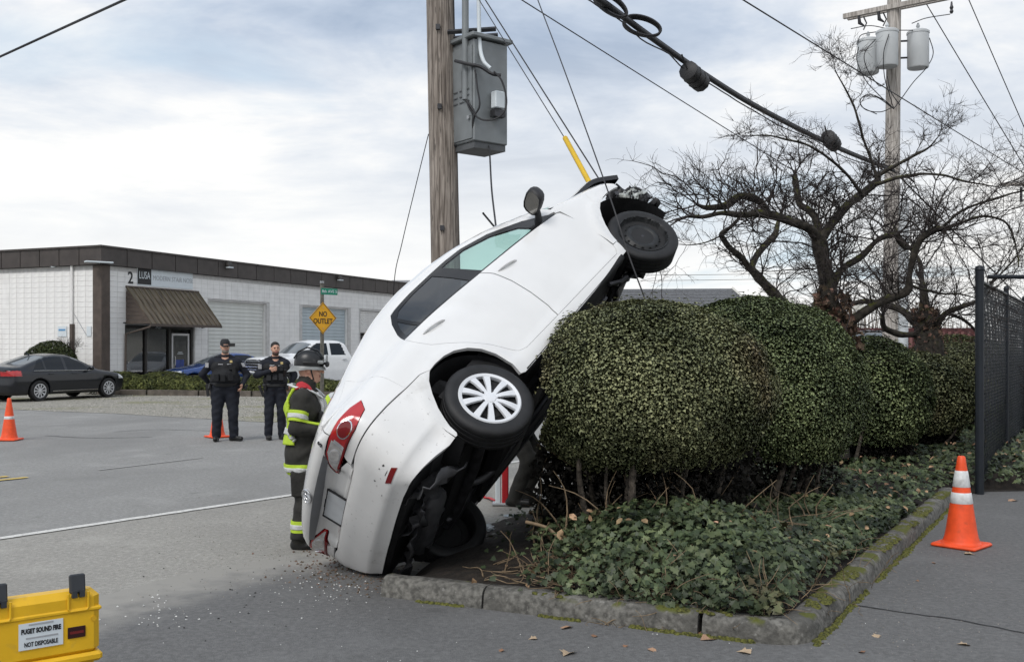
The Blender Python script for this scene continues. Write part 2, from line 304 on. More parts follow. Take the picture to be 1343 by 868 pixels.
# soft, worn transition between shoulder and driveway asphalt
def blend_strip(name, pts, w0, w1, z, ca, cb):
    P = smooth_path([(*p, 0) for p in pts], 10); V = []; B = []
    for i, q in enumerate(P):
        d = P[min(i+1, len(P)-1)]-P[max(i-1, 0)]; d /= np.linalg.norm(d); n_ = np.array([-d[1], d[0], 0])
        for k in range(9): t = k/8; V.append(q+n_*(-w0+(w0+w1)*t)+(0, 0, z)); B.append(t)
    me = np_mesh(name, V, [(i*9+k, i*9+k+1, i*9+k+10, i*9+k+9) for i in range(len(P)-1) for k in range(8)], None)
    me.materials.clear(); at_ = me.attributes.new('blend', 'FLOAT', 'POINT'); at_.data.foreach_set('value', np.array(B, np.float32))
    m = asphalt('worn_asphalt_edge', ca); t = m.node_tree; b = t.nodes['Principled BSDF']; old = b.inputs['Base Color'].links[0].from_socket
    a = t.nodes.new('ShaderNodeAttribute'); a.attribute_name = 'blend'; n1_ = t.nodes.new('ShaderNodeTexNoise'); n1_.inputs['Scale'].default_value = 5.; n1_.inputs['Detail'].default_value = 9
    tcn = t.nodes.new('ShaderNodeTexCoord'); t.links.new(tcn.outputs['Object'], n1_.inputs[0])
    ad = t.nodes.new('ShaderNodeMath'); ad.operation = 'MULTIPLY_ADD'; ad.inputs[1].default_value = 1.5; ad.inputs[2].default_value = -.25; t.links.new(a.outputs['Fac'], ad.inputs[0])
    ns = t.nodes.new('ShaderNodeMath'); ns.operation = 'MULTIPLY_ADD'; ns.inputs[1].default_value = 1.6; ns.inputs[2].default_value = -.80; t.links.new(n1_.outputs[0], ns.inputs[0])
    su = t.nodes.new('ShaderNodeMath'); su.operation = 'ADD'; su.use_clamp = True; t.links.new(ad.outputs[0], su.inputs[0]); t.links.new(ns.outputs[0], su.inputs[1])
    mk = t.nodes.new('ShaderNodeMath'); mk.operation = 'MULTIPLY'; mk.use_clamp = True; e1 = t.nodes.new('ShaderNodeMapRange'); e1.inputs[1].default_value = .22; e1.inputs[2].default_value = .5; t.links.new(a.outputs['Fac'], e1.inputs[0]); t.links.new(su.outputs[0], mk.inputs[0]); t.links.new(e1.outputs[0], mk.inputs[1])
    m2 = asphalt('worn_asphalt_edge_b', cb); mx_ = t.nodes.new('ShaderNodeMix'); mx_.data_type = 'RGBA'; t.links.new(mk.outputs[0], mx_.inputs['Factor']); t.links.new(old, mx_.inputs['A']); mx_.inputs['B'].default_value = (*cb, 1); bpy.data.materials.remove(m2)
    t.links.new(mx_.outputs['Result'], b.inputs['Base Color']); me.materials.append(m); return tag(link(name, me), kind='structure')
blend_strip('pavement_joint', [(-6.4, -.8), (-4.6, .9), (-3.1, 3.6), (-2.36, 5.5), (-1.78, 6.75), (-1.25, 7.35), (-.95, 7.6)], 0.25, .85, .0005, (.138, .137, .136), (.30, .288, .264))
def stripe(name, a, b, wd, m, z=.006):
    a, b = np.array(a[:2], float), np.array(b[:2], float); d = (b-a)/np.linalg.norm(b-a); p = np.array([-d[1], d[0]])*wd/2
    n = max(2, int(np.linalg.norm(b-a)/.08)); V = []; 
    for i in range(n+1):
        q = a+(b-a)*i/n; j = [mnoise.noise(Vector((q[0]*6, q[1]*6, k)))*.012 for k in (0, 9)]
        V += [(*(q+p*(1+j[0]/wd*2)), z), (*(q-p*(1+j[1]/wd*2)), z)]
    return tag(link(name, np_mesh(name, V, [(2*i, 2*i+1, 2*i+3, 2*i+2) for i in range(n)], m)), kind='structure')
stripe('edge_line', FO(-9), FO(26), .105, m_wline)
y0 = gnd(36, 626)[:2]
stripe('centre_line', y0-RD*9, y0, .10, m_yline); stripe('centre_line', y0-RD*9+RP*.0-np.array([.22, -.17]), y0-np.array([.30, -.10]), .10, m_yline)
stripe('worn_line', gnd(130, 616), gnd(265, 600), .06, mat('worn_road_paint', (.34, .335, .325), .85, var=.15, vs=30), .002)
m_faint = mat('worn_paint', (.27, .27, .27), .85, var=.15, vs=30)

m_crack = mat('crack_tar', (.03, .03, .032), .8, var=.3, vs=20)
def crack(name, pts, wd, z=.004):
    P = smooth_path([(*p[:2], z) for p in pts], 14); V = []
    for i, q in enumerate(P):
        d = P[min(i+1, len(P)-1)]-P[max(i-1, 0)]; d /= np.linalg.norm(d); p = np.array([-d[1], d[0], 0]); k = mnoise.noise(Vector(q*9))
        wv = wd*(.6+.6*abs(mnoise.noise(Vector(q*13)))); c = q+p*k*.018; V += [c+p*wv, c-p*wv]
    return tag(link(name, np_mesh(name, V, [(2*i, 2*i+1, 2*i+3, 2*i+2) for i in range(len(P)-1)], m_crack)), kind='structure')
crack('pavement_crack', [gnd(1120, 794), gnd(1180, 803), gnd(1260, 814), gnd(1350, 832), gnd(1450, 850)], .011, .006)
crack('pavement_crack', [gnd(60, 571), gnd(120, 574), gnd(200, 573)], .022, .002)
crack('pavement_crack', [gnd(150, 566), gnd(210, 563), gnd(300, 566)], .018, .002)
# ---- planting bed soil ----
BED = [KB, BL(.02), K0+(.06, .02), K1+(-.12, .14), K2+(-.10, .10), KR1, KR2, (30, 34), BL(30)]
def leftd(q): return np.minimum(segdist(q, K0, KB), segdist(q, KB, BL(30)))
def segdist(q, a, b):
    a, b = np.asarray(a, float), np.asarray(b, float); t = np.clip(((q-a)@(b-a))/((b-a)@(b-a)), 0, 1)
    return np.linalg.norm(q-(a+t[..., None]*(b-a)), axis=-1)
def bed_edge(q): return np.minimum.reduce([segdist(q, K0, K1), segdist(q, K1, K2), segdist(q, K2, KR1), segdist(q, KR1, KR2), leftd(q)])
def bed_h(q):
    q = np.atleast_2d(q); e = bed_edge(q); l = leftd(q)
    h = .10+.10*np.clip(e/.9, 0, 1); h = h*np.clip(l/.5, .05, 1)**.5
    return h+np.array([.03*mnoise.noise(Vector((a*2.1, b*2.1, 0)))+.012*mnoise.noise(Vector((a*9, b*9, 3))) for a, b in q])
gx = np.arange(-1.2, 30, .16); gy = np.arange(5.2, 34, .16); XX, YY = np.meshgrid(gx, gy); G = np.stack([XX.ravel(), YY.ravel()], 1)
keep = inpoly(G, BED) & (bed_edge(G) > .06) & (G[:, 1] < 31)
bo = []
for a, b in zip(BED, BED[1:]+BED[:1]):
    a, b = np.array(a, float), np.array(b, float); n = max(1, int(np.linalg.norm(b-a)/.2)); bo += [a+(b-a)*i/n for i in range(n)]
pts = np.vstack([np.array(bo), G[keep]]); ne = len(bo)
res = delaunay_2d_cdt([Vector(p) for p in pts], [(i, (i+1) % ne) for i in range(ne)], [], 1, 1e-4)
sv = np.array([v[:] for v in res[0]]); hz_ = bed_h(sv); on = bed_edge(sv) < .10
hz_[on & (leftd(sv) < .12)] = -.02; hz_ = np.where(np.minimum(segdist(sv, K2, KR1), segdist(sv, KR1, KR2)) < .3, .006, hz_)
tag(link('planting_bed_soil', np_mesh('planting_bed_soil', np.column_stack([sv, hz_]), [tuple(f) for f in res[2]], m_soil, smooth=179)), kind='structure')
# ---- kerb, stone by stone ----
m_kerb = mat('kerb_concrete', (.125, .120, .108), .92, var=.45, vs=26, bump=1., bs=45)
layer(m_kerb, (.075, .072, .065), 5, .50, .62, 9, amt=.75)
layer(m_kerb, (.30, .29, .27), 30, .62, .72, 4, amt=.5)
layer(m_kerb, (.085, .092, .016), 4.2, .55, .60, 9, nz=(.45, .85), off=(1, 6, 0))
kerb = tag(empty('kerb', (K1[0], K1[1], 0)), kind='structure')
KC = []      # centre line of the kerb's outer foot, with a rounded corner
d1 = (K1-K0)/np.linalg.norm(K1-K0); d2 = (K2-K1)/np.linalg.norm(K2-K1)
def kpath(a, b, n): return [a+(b-a)*t for t in np.linspace(0, 1, n)]
ca, cb_ = K1-d1*.26, K1+d2*.26
corner = [(1-t)**2*ca+2*t*(1-t)*K1+t*t*cb_ for t in np.linspace(0, 1, 9)]
def px_on(u, a, b):
    k = (u-CX)/FPX; d = b-a; s = (k*a[1]-a[0])/(d[0]-k*d[1]); return a+d*s
J1 = px_on(632, K0, K1); J2 = px_on(917, K0, K1); R1 = K1+d2*1.9; R2 = K1+d2*4.1
KPR = [(0, 0), (.012, .075), (.022, .104), (.045, .124), (.075, .131), (.15, .130), (.175, .118), (.18, .02)]
def kerb_stone(path, sd, dz=0., tilt=0.):
    P = np.array(path); T = np.gradient(P, axis=0); T /= np.linalg.norm(T, axis=1, keepdims=True); V = []; m = len(KPR)
    for q, t_ in zip(P, T):
        nrm = np.array([-t_[1], t_[0]])
        for j, (o, h) in enumerate(KPR):
            k = .008*mnoise.noise(Vector((q[0]*5, q[1]*5, j*.7+sd)))+.004*mnoise.noise(Vector((q[0]*17, q[1]*17, j+sd)))
            V.append((*(q+nrm*(o+k*(0 if j in (0, 7) else 1))), h+dz+k*.6 if j else -.02))
    n = len(P); F = [(i*m+j, (i+1)*m+j, (i+1)*m+j+1, i*m+j+1) for i in range(n-1) for j in range(m-1)]
    F += [tuple(range(m)), tuple((n-1)*m+j for j in range(m-1, -1, -1))]
    o = link('kerb_stone', np_mesh('kerb_stone', np.array(V)-np.array([K1[0], K1[1], 0]), F, m_kerb, smooth=50), kerb); return o
g = .008
kerb_stone(kpath(K0, J1-d1*g, 40), 0); kerb_stone(kpath(J1+d1*g, J2-d1*.014, 60), 3, .004)
kerb_stone(kpath(J2+d1*.014, ca, 22)[:-1]+corner+kpath(cb_, R1-d2*g, 40)[1:], 6, -.003)
kerb_stone(kpath(R1+d2*g, R2-d2*g, 50), 9, .002); kerb_stone(kpath(R2+d2*g, K2, 36), 12)
m_moss = mat('moss', (.060, .066, .013), .95, var=.45, vs=60, col2=(.105, .105, .022), bump=1., bs=160)
mb = MB()
def moss(c, r, h, rz):
    n = 9; V = [(0, 0, h)]; 
    for j, (rr, zz_) in enumerate(((.55, .8), (1., -.1))):
        for k in range(n):
            t = 2*math.pi*k/n; q = rr*(1+.25*random.uniform(-1, 1)); V.append((r[0]*q*math.cos(t), r[1]*q*math.sin(t), h*zz_))
    F = [(0, 1+k, 1+(k+1) % n) for k in range(n)]+[(1+k, 1+n+k, 1+n+(k+1) % n, 1+(k+1) % n) for k in range(n)]
    mb.add(np.array(V)@rotz(rz).T+np.array(c), F)
a1 = math.atan2(d1[1], d1[0]); a2 = math.atan2(d2[1], d2[0]); nr1 = np.array([-d1[1], d1[0]]); nr2 = np.array([-d2[1], d2[0]])
for s_ in np.arange(.3, 2.5, .035):
    q = K0+d1*s_; k = mnoise.noise(Vector((s_*1.7, 3, 0)))
    if k > -.05: moss((*(q-nr1*random.uniform(.0, .02)), .0), (.03, .02+.02*max(k, 0)), .014+.012*random.random(), a1)
    if mnoise.noise(Vector((s_*2.1, 8, 0))) > .1: moss((*(q+nr1*random.uniform(.05, .13)), .124), (.03, .025), .012, a1)
for s_ in np.arange(.1, 5.9, .035):
    q = K1+d2*s_; k = mnoise.noise(Vector((s_*1.5, 5, 0)))
    if k > -.25: moss((*(q-nr2*random.uniform(.0, .03)), .0), (.03, .02+.025*max(k, 0)), .014+.014*random.random(), a2)
    for _ in range(3):
        if mnoise.noise(Vector((s_*1.3, 11, 0))) > .0: moss((*(q+nr2*random.uniform(.03, .15)), .122), (.035, .03), .014, a2)
tag(link('moss_on_kerb', mb.mesh('moss_on_kerb', m_moss, 60)), 'yellow green moss growing along the concrete kerb', 'moss', kind='stuff')
# ================= white block workshop building =================
BO = np.array([-15.525, 37.479]); BA = math.atan2(.92239, .38626)
bld = tag(empty('workshop_building', (*BO, 0), BA), 'long white concrete block workshop with dark fascia and roll-up doors', 'building')
m_block = mat('painted_block', (.78, .77, .755), .85, var=.06, vs=2.2, bump=.3, bs=60, coord='Generated') if False else mat('painted_block', (.78, .77, .755), .85, var=.06, vs=2.2, bump=.3, bs=60); layer(m_block, (.52, .50, .46), 1.1, .58, .75, 8, amt=.35)
m_joint = mat('block_joint', (.52, .51, .50), .9, var=.1)
m_fascia = mat('brown_metal_fascia', (.055, .046, .042), .55, var=.15, vs=3)
m_brown = mat('brown_paint', (.085, .066, .055), .7, var=.15, vs=4)
m_roof = mat('roof_felt', (.10, .10, .10), .9)
m_roll = mat('pale_roll_door', (.62, .63, .60), .55, var=.06, vs=2); m_roll2 = mat('blue_grey_roll_door', (.42, .48, .51), .55, var=.06, vs=2)
m_dk = mat('dark_frame', (.03, .027, .025), .5)
m_inside = mat('dim_interior', (.02, .022, .025), .9)
m_winb = glass_mat('shop_glass', (.30, .33, .36), alpha=.10)
m_signw = mat('sign_white', (.62, .67, .70), .5, var=.03); m_black = mat('sign_black', (.012, .012, .014), .5, var=.05)
m_grey = mat('sign_grey', (.35, .36, .38), .6, var=.05); m_alu = mat('aluminium_frame', (.55, .55, .55), .4, .5, var=.05)
FL, LL, BH, WH = 32., 16., 5.5, 4.78
# core walls (joint colour) with openings: front is y=0 plane looking to -y, side is x=0 plane looking to -x
opn = [(1.2, 5.15, .0, 2.55), (6.08, 10.18, .0, 3.74), (13.1, 17.35, .0, 3.74), (18.6, 22.0, .0, 3.70)]
cw = MB(); x = 0.
for a, b, z0, z1 in opn+[(FL, FL, 0, 0)]:
    if a > x: cw.box(((x+a)/2, .12, WH/2), (a-x, .2, WH))
    if b > a: cw.box(((a+b)/2, .12, (WH+z1)/2), (b-a, .2, WH-z1))
    x = b
cw.box((.12, LL/2+.2, WH/2), (.2, LL-.1, WH)); cw.box((FL/2, LL, WH/2), (FL, .2, WH)); cw.box((FL-.1, LL/2, WH/2), (.2, LL-.3, WH))
cw.build('wall_core', m_joint, bld)
# blocks: 0.4 x 0.2 m, proud of the joint plane
def free(x0, x1, z0, z1): return not any(x0 < b-.02 and x1 > a+.02 and z0 < q1-.02 and z1 > q0-.02 for a, b, q0, q1 in opn)
bs_ = MB().box((0, 0, 0), (.392, .022, .192), ch=.004).mesh('block', m_block); bsl = MB().box((0, 0, 0), (.022, .392, .192), ch=.004).mesh('block', m_block)
rest = MB(); nb = 0
cand = []
for r in range(int(WH/.2)):
    off = 0.
    for i in range(int(FL/.4)):
        cand.append(('f', off+i*.4+.2, r*.2+.1))
    for i in range(int(8/.4)): cand.append(('s', off+i*.4+.2, r*.2+.1))
cand.sort(key=lambda c: (c[1] if c[0] == 'f' else c[1]*.75)+(20 if c[2] < 1.0 else 0))
for k_, p, z in cand:
    if z < .45: 
        if k_ == 'f' and not free(p-.2, p+.2, z-.1, z+.1): continue
        tgt = 0
    elif k_ == 'f' and not free(p-.2, p+.2, z-.1, z+.1): continue
    if p-.2 < .34 or p > (FL if k_ == 'f' else LL)-.3: continue
    if z > WH-.02: continue
    if nb < 300 and z > 1.0:
        o = link('block', bs_ if k_ == 'f' else bsl, bld, (p, .013, z) if k_ == 'f' else (.013, p, z)); nb += 1
    else: rest.box((p, .013, z) if k_ == 'f' else (.013, p, z), (.392, .022, .192) if k_ == 'f' else (.022, .392, .192))
tag(rest.build('block_courses', m_block, bld), kind='stuff')
# corner pilaster, fascia panels, roof
MB().box((.17, .17, WH/2), (.44, .44, WH), ch=.01).build('corner_pilaster', m_brown, bld)
MB().box((FL/2, LL/2, BH-.18), (FL-.3, LL-.3, .1)).build('roof', m_roof, bld)
cap = MB(); cap.box((FL/2-.1, -.16, BH-.02), (FL+.3, .12, .07)); cap.box((-.16, LL/2+.0, BH-.02), (.12, LL+.2, .07)); cap.build('roof_edge_trim', m_fascia, bld)
for i in range(24):
    x0 = -.2+i*1.34; MB().box((x0+.665, -.12, BH-.38), (1.31, .10, .66), ch=.006).build('fascia_panel', m_fascia, bld)
for i in range(12):
    y0_ = -.06+i*1.02; MB().box((-.12, y0_+.5, BH-.38), (.10, .99, .66), ch=.006).build('fascia_panel', m_fascia, bld)
bk = MB(); bk.box((FL/2, -.05, BH-.40), (FL-.05, .06, .6)); bk.box((-.05, LL/2, BH-.40), (.06, LL-.3, .6)); bk.build('fascia_backing', m_dk, bld)
# roll-up doors
for a, b, z1, n, m_rl in ((6.08, 10.18, 3.74, 22, m_roll), (13.1, 17.35, 3.74, 22, m_roll2)):
    dr = MB(); dr.box(((a+b)/2, .24, z1/2), (b-a, .03, z1)); d_ = dr.build('roll_up_door', m_rl, bld)
    sl_ = MB(); h = z1/n; sl_.prism([(-.024, -h*.46), (.0, -h*.46), (.0, h*.46), (-.010, h*.46), (-.026, .0)], 0, b-a-.02)
    me_ = np_mesh('door_slat', (np.array(sl_.V)@np.array([[0, 1, 0], [0, 0, 1], [1, 0, 0]], float)), sl_.F, m_rl)
    for i in range(n): link('door_slat', me_, d_, (a+.01, .222, h*(i+.5)))
    fr = MB(); fr.box((a-.0, .16, z1/2), (.09, .16, z1)); fr.box((b, .16, z1/2), (.09, .16, z1)); fr.box(((a+b)/2, .17, z1-.02), (b-a, .14, .07)); fr.build('door_frame', m_block, bld)
MB().box((7.8, .19, 1.78), (.55, .02, .13)).build('mail_slot', m_dk, bld)
# third bay: white louvre above a glazed shopfront
lv = MB(); lv.box((20.3, .2, 3.08), (3.4, .05, 1.24)); lv.build('louvre_panel', m_block, bld)
ls = MB().box((0, 0, 0), (3.36, .05, .09), R=rotx(.5)).mesh('louvre_slat', m_block)
for i in range(11): link('louvre_slat', ls, bld, (20.3, .16, 2.52+i*.112))
MB().box((20.3, .18, 2.28), (3.4, .08, .1)).box((20.3, .18, 2.08), (3.4, .08, .1)).build('dark_lintel', m_dk, bld)
MB().box((20.3, .22, 1.02), (3.3, .02, 2.04)).build('shop_window', glass_mat('teal_glass', (.20, .32, .31), alpha=.14), bld)
sf = MB(); [sf.box((18.62+i*.83, .2, 1.02), (.06, .07, 2.04)) for i in range(5)]; sf.build('shop_window_frame', m_dk, bld)
# shop front under the awning
MB().box((3.2, 1.9, 1.3), (4.2, .1, 2.6)).box((3.2, 1., .012), (4.2, 2.0, .02)).box((3.2, 1., 2.62), (4.2, 2.0, .05)).build('shop_interior', m_inside, bld)
sh = MB(); sh.box((2.9, 1.6, .5), (1.2, .4, 1.0)); sh.box((1.8, 1.2, .45), (.5, .5, .9)); sh.build('counter', m_grey, bld)
for a, b, z0, z1 in ((1.30, 2.38, .12, 2.42), (2.47, 3.70, .12, 2.42)): MB().box(((a+b)/2, .16, (z0+z1)/2), (b-a, .012, z1-z0)).build('shop_window', m_winb, bld)
fr = MB()
for xx in (1.25, 2.425, 3.76, 5.08): fr.box((xx, .15, 1.27), (.11, .14, 2.54))
fr.box((2.5, .15, .06), (2.5, .13, .12)); fr.box((3.15, .15, 2.48), (3.9, .13, .12)); fr.build('shop_front_frame', m_dk, bld)
dd = MB()
dd.box((3.93, .12, 1.1), (.09, .06, 2.2)); dd.box((4.9, .12, 1.1), (.09, .06, 2.2)); dd.box((4.415, .12, 2.2), (1.06, .062, .09)); dd.box((4.415, .12, .12), (.88, .058, .22))
do = dd.build('shop_door', m_alu, bld)
MB().box((4.415, .13, 1.2), (.90, .012, 1.96)).build('door_pane', m_winb, do)
MB().tube([(4.05, .07, .9), (4.05, .04, .95), (4.05, .04, 1.25), (4.05, .07, 1.3)], .014, 6).build('door_handle', m_alu, do)
MB().box((4.4, .115, .9), (.5, .01, .5)).build('blue_notice', mat('blue_notice', (.03, .06, .25), .4, var=.3, vs=6), do)
[MB().box((4.42, .114, 1.40+k*.06), (.34-.1*k, .008, .025)).build('door_print', m_signw, do) for k in range(2)]
# awning
aw = empty('awning', (1.24, 0, 0)); aw.parent = bld
m_awn = mat('brown_awning_metal', (.062, .047, .034), .6, var=.25, vs=2.5, col2=(.11, .088, .062), stretch=(6, 1, .4))
layer(m_awn, (.10, .105, .055), 3, .55, .72, 8, stretch=(3, 1, .5), amt=.35)
AW, AP = 4.12, 1.25
sheetw = MB(); sheetw.add([(0, -.02, 4.03), (AW, -.02, 4.03), (AW, -AP, 2.58), (0, -AP, 2.58), (0, .0, 3.98), (AW, .0, 3.98), (AW, -AP+.03, 2.54), (0, -AP+.03, 2.54)], [(0, 3, 2, 1), (4, 5, 6, 7), (0, 4, 7, 3), (1, 2, 6, 5), (3, 7, 6, 2), (0, 1, 5, 4)])
sheetw.build('awning_sheet', m_awn, aw)
al = math.atan2(1.45, AP-.02)
rb = MB().box((0, 0, 0), (.035, 1.93, .035), R=rotx(al)).mesh('awning_rib', m_awn)
for i in range(15): link('awning_rib', rb, aw, (.02+i*(AW-.04)/14, -AP/2-.02, 3.325))
MB().box((AW/2, -AP, 2.53), (AW+.06, .05, .10)).box((AW/2, -.03, 4.04), (AW+.04, .08, .06)).build('awning_edge', m_brown, aw)
for xx in (0.01, AW-.01):
    for i in range(9):
        z0 = 2.58+i*.16; y1 = -AP+(z0-2.58)/1.45*AP; y2 = -AP+(z0+.15-2.58)/1.45*AP
        if y2 > -.05: continue
        q = MB(); q.add([(xx-.012, 0, z0), (xx-.012, y1, z0), (xx-.012, min(y2, -.02), z0+.15), (xx-.012, 0, z0+.15), (xx+.012, 0, z0), (xx+.012, y1, z0), (xx+.012, min(y2, -.02), z0+.15), (xx+.012, 0, z0+.15)], [(0, 1, 2, 3), (7, 6, 5, 4), (0, 4, 5, 1), (1, 5, 6, 2), (2, 6, 7, 3), (0, 3, 7, 4)])
        q.build('awning_side_board', m_brown, aw)
MB().tube([(.02, -AP+.03, 2.5), (.0, -AP+.06, 2.45), (-.1, -.1, 2.18), (-.1, -.06, .1)], .045, 8).build('downspout', m_brown, bld).location = (1.24, 0, 0)
# banner and numbers
RF = np.array([[1, 0, 0], [0, 0, -1], [0, 1, 0]], float)     # text facing -y
bn = empty('shop_banner', (0, -.03, 0)); bn.parent = bld
MB().box((3.43, .02, 4.47), (3.2, .02, .70)).build('banner_cloth', m_signw, bn)
MB().box((2.21, .005, 4.5), (.74, .012, .66)).build('banner_logo_panel', m_black, bn)
text_obj('banner_logo', 'LUSA', .33, m_signw, bn, (2.21, -.003, 4.52), RF, (.80, 1.25))
text_obj('banner_lettering', 'MODERN STAIR NOSE', .26, m_grey, bn, (3.86, .004, 4.46), RF, (.92, 1.05))
text_obj('unit_number', '2', .62, m_black, bld, (1.48, -.008, 4.37), RF, (.95, 1.05), bold=.012)
text_obj('street_number', '7421', .20, m_black, bld, (5.62, -.008, 2.55), RF, bold=.004)
text_obj('street_number', '7421', .17, m_signw, bld, (3.1, .075, 2.48), RF)
# lamps, downpipe, signs on walls
for u in (7.1, 16.08):
    lb = MB().box((u, -.26, 5.32), (.34, .22, .20), ch=.03, taper=(.8, .8)).build('wall_lamp', m_dk, bld)
    MB().box((u, -.30, 5.20), (.28, .2, .05)).build('lamp_lens', m_signw, lb)
MB().box((-.22, -.1, 4.86), (1.0, .3, .06), ch=.02, R=rotz(-.5)).tube([(.1, .1, 4.82), (-.2, -.1, 4.84)], .03, 8).build('corner_lamp', m_signw, bld)
MB().box((-.09, 2.36, 4.80), (.14, .14, .10), ch=.02).build('security_lamp', m_signw, bld)
MB().tube([(-.07, 1.42, 4.8), (-.07, 1.42, 2.56)], .05, 8).build('downpipe', m_block, bld)
MB().box((-.07, 1.40, 1.28), (.13, .13, 2.56)).build('downpipe_guard', m_brown, bld)
MB().box((-.02, 1.96, 2.28), (.02, .46, .40)).build('notice_board', m_signw, bld)
MB().box((-.035, 1.96, 2.34), (.01, .34, .07)).build('notice_stripe', mat('notice_blue', (.10, .28, .50), .5), bld)
MB().box((-.02, .6, 2.28), (.02, .22, .38)).build('notice_board', m_signw, bld)
MB().tube([(-.02, 1.35, 2.95), (-.02, 1.05, 2.55), (-.02, .7, 2.1)], .012, 5).build('cable_on_wall', m_grey, bld)
# roof unit far end
q = tag(empty('rooftop_unit', (-6.6, 65., 5.2)), 'grey metal box unit standing on the flat workshop roof', 'rooftop unit')
MB().box((0, 0, .4), (2.4, 2, .8), ch=.04).build('casing', m_grey, q); [MB().box((-1.1+i*1.1, -1.02, .4), (.05, .04, .7)).build('seam_strip', m_dk, q) for i in range(3)]
# ---- hatchback body as an implicit surface (car frame: x forward from rear axle, y left, z up) ----
def _curve(xs, ys, sm=0.03):
    g = np.arange(xs[0]-.3, xs[-1]+.3, .005); v = np.interp(g, xs, ys)
    n = int(sm*3/.005)*2+1; k = np.exp(-.5*((np.arange(n)-n//2)*.005/sm)**2); k /= k.sum()
    v = np.convolve(np.pad(v, n//2, mode='edge'), k, 'valid')
    return lambda q: np.interp(q, g, v)
_Wz = _curve([.10,.22,.30,.345,.37,.45,.60,.75,.88,.95,1.00,1.05,1.2,1.35,1.45,1.52,1.6],
             [.78,.842,.862,.866,.858,.868,.882,.885,.878,.868,.848,.825,.765,.70,.645,.59,.50], .02)
_Tx = _curve([-.95,-.5,0,.5,1.8,2.4,2.8,3.2,3.6],[.89,.95,.985,1,1,.985,.955,.90,.80], .08)
_Gx = _curve([-1,-.8,-.4,0,.5,1.0],[.70,.73,.79,.90,1,1], .08)
_Xr = _curve([.15,.25,.33,.40,.50,.62,.70,.76,.79,.90,.94,1.0,1.06,1.12,1.2,1.3,1.42,1.5,1.6],
             [-.70,-.79,-.845,-.875,-.885,-.88,-.88,-.868,-.855,-.86,-.88,-.91,-.915,-.87,-.76,-.64,-.48,-.41,-.36], .014)
_Zt = _curve([-1.0,-.85,-.55,-.3,-.05,.3,.7,1.1,1.4,1.76,2.14,2.4,2.52,2.7,2.93,3.1,3.3,3.45,3.6],
             [1.085,1.16,1.265,1.335,1.41,1.505,1.56,1.555,1.51,1.415,1.255,1.11,1.06,1.025,.975,.905,.80,.68,.5], .05)
def _smax(a, b, k):
    h = np.maximum(k-np.abs(a-b), 0)/k
    return np.maximum(a, b)+h*h*k*.25
def _sbox(v, lo, hi, s):
    return 1/(1+np.exp(-(v-lo)/s))*1/(1+np.exp((v-hi)/s))
def carF(P):
    x, y, z = P[..., 0], np.abs(P[..., 1]), P[..., 2]
    w = _Wz(z)*_Tx(x)*(1-(1-_Gx(x))*_sbox(z, 1.09, 3, .03))
    for cxw, czw in ((0., .345), (2.62, .315)):
        r = np.hypot(x-cxw, z-czw)
        w = w+.016*np.exp(-((r-.41)/.055)**2)*_sbox(z, .3, 1.2, .03)
    w = w-.034*_sbox(x, -2, -.42, .03)*_sbox(z, .0, .45, .010)      # lower bumper step
    xr = _Xr(z)+.09*(y/.85)**2 + .022*_sbox(y, -2, .40, .012)*_sbox(z, .775, .93, .006)   # plate recess
    xr = xr+.035*_sbox(z, .0, .45, .010)*_sbox(y, -2, .62, .02)
    a = y-w; b = xr-x; c = z-(_Zt(x)-.05*(y/.6)**2)
    kb = .15+.10*_sbox(z, .2, .75, .06)
    f = _smax(a, b, kb)
    return _smax(f, c*.8, .10)
def carN(P, e=.002):
    g = np.stack([carF(P+np.eye(3)[i]*e)-carF(P-np.eye(3)[i]*e) for i in range(3)], -1)
    return g/np.linalg.norm(g, axis=-1, keepdims=True)
def carray(O, D, s0=0., s1=2.5, n=120):
    """first point where the ray O+sD, starting OUTSIDE, enters the body"""
    O = np.atleast_2d(O).astype(float); D = np.atleast_2d(D).astype(float)
    s = np.linspace(s0, s1, n); v = carF(O[:, None]+s[None, :, None]*D[:, None])
    ins = v <= 0; i = np.where(ins.any(1), ins.argmax(1), n-1); i = np.maximum(i, 1)
    lo, hi = s[i-1], s[i]
    for _ in range(28):
        m = (lo+hi)/2; f = carF(O+m[:, None]*D)
        lo = np.where(f > 0, m, lo); hi = np.where(f > 0, hi, m)
    return O+((lo+hi)/2)[:, None]*D
AX = -.05
def lift_side(q, sg=-1):     # q=(x,z), sg=-1 right side
    q = np.asarray(q, float); O = np.stack([q[:, 0], np.full(len(q), sg*1.3), q[:, 1]], 1)
    return carray(O, np.tile([0, -sg, 0.], (len(q), 1)), 0, 1.29)
def lift_rear(q):            # q=(phi, z): phi=0 straight back, + towards the left side
    q = np.asarray(q, float); d = np.stack([-np.cos(q[:, 0]), np.sin(q[:, 0]), 0*q[:, 0]], 1)
    O = np.stack([np.full(len(q), AX), 0*q[:, 0], q[:, 1]], 1)+1.6*d
    return carray(O, -d, 0, 1.59)
def lift_top(q):             # q=(x,y)
    q = np.asarray(q, float); O = np.stack([q[:, 0], q[:, 1], np.full(len(q), 1.8)], 1)
    return carray(O, np.tile([0, 0, -1.], (len(q), 1)), 0, 1.7)
def to_rear(P): return np.stack([np.arctan2(P[:, 1], -(P[:, 0]-AX)), P[:, 2]], 1)
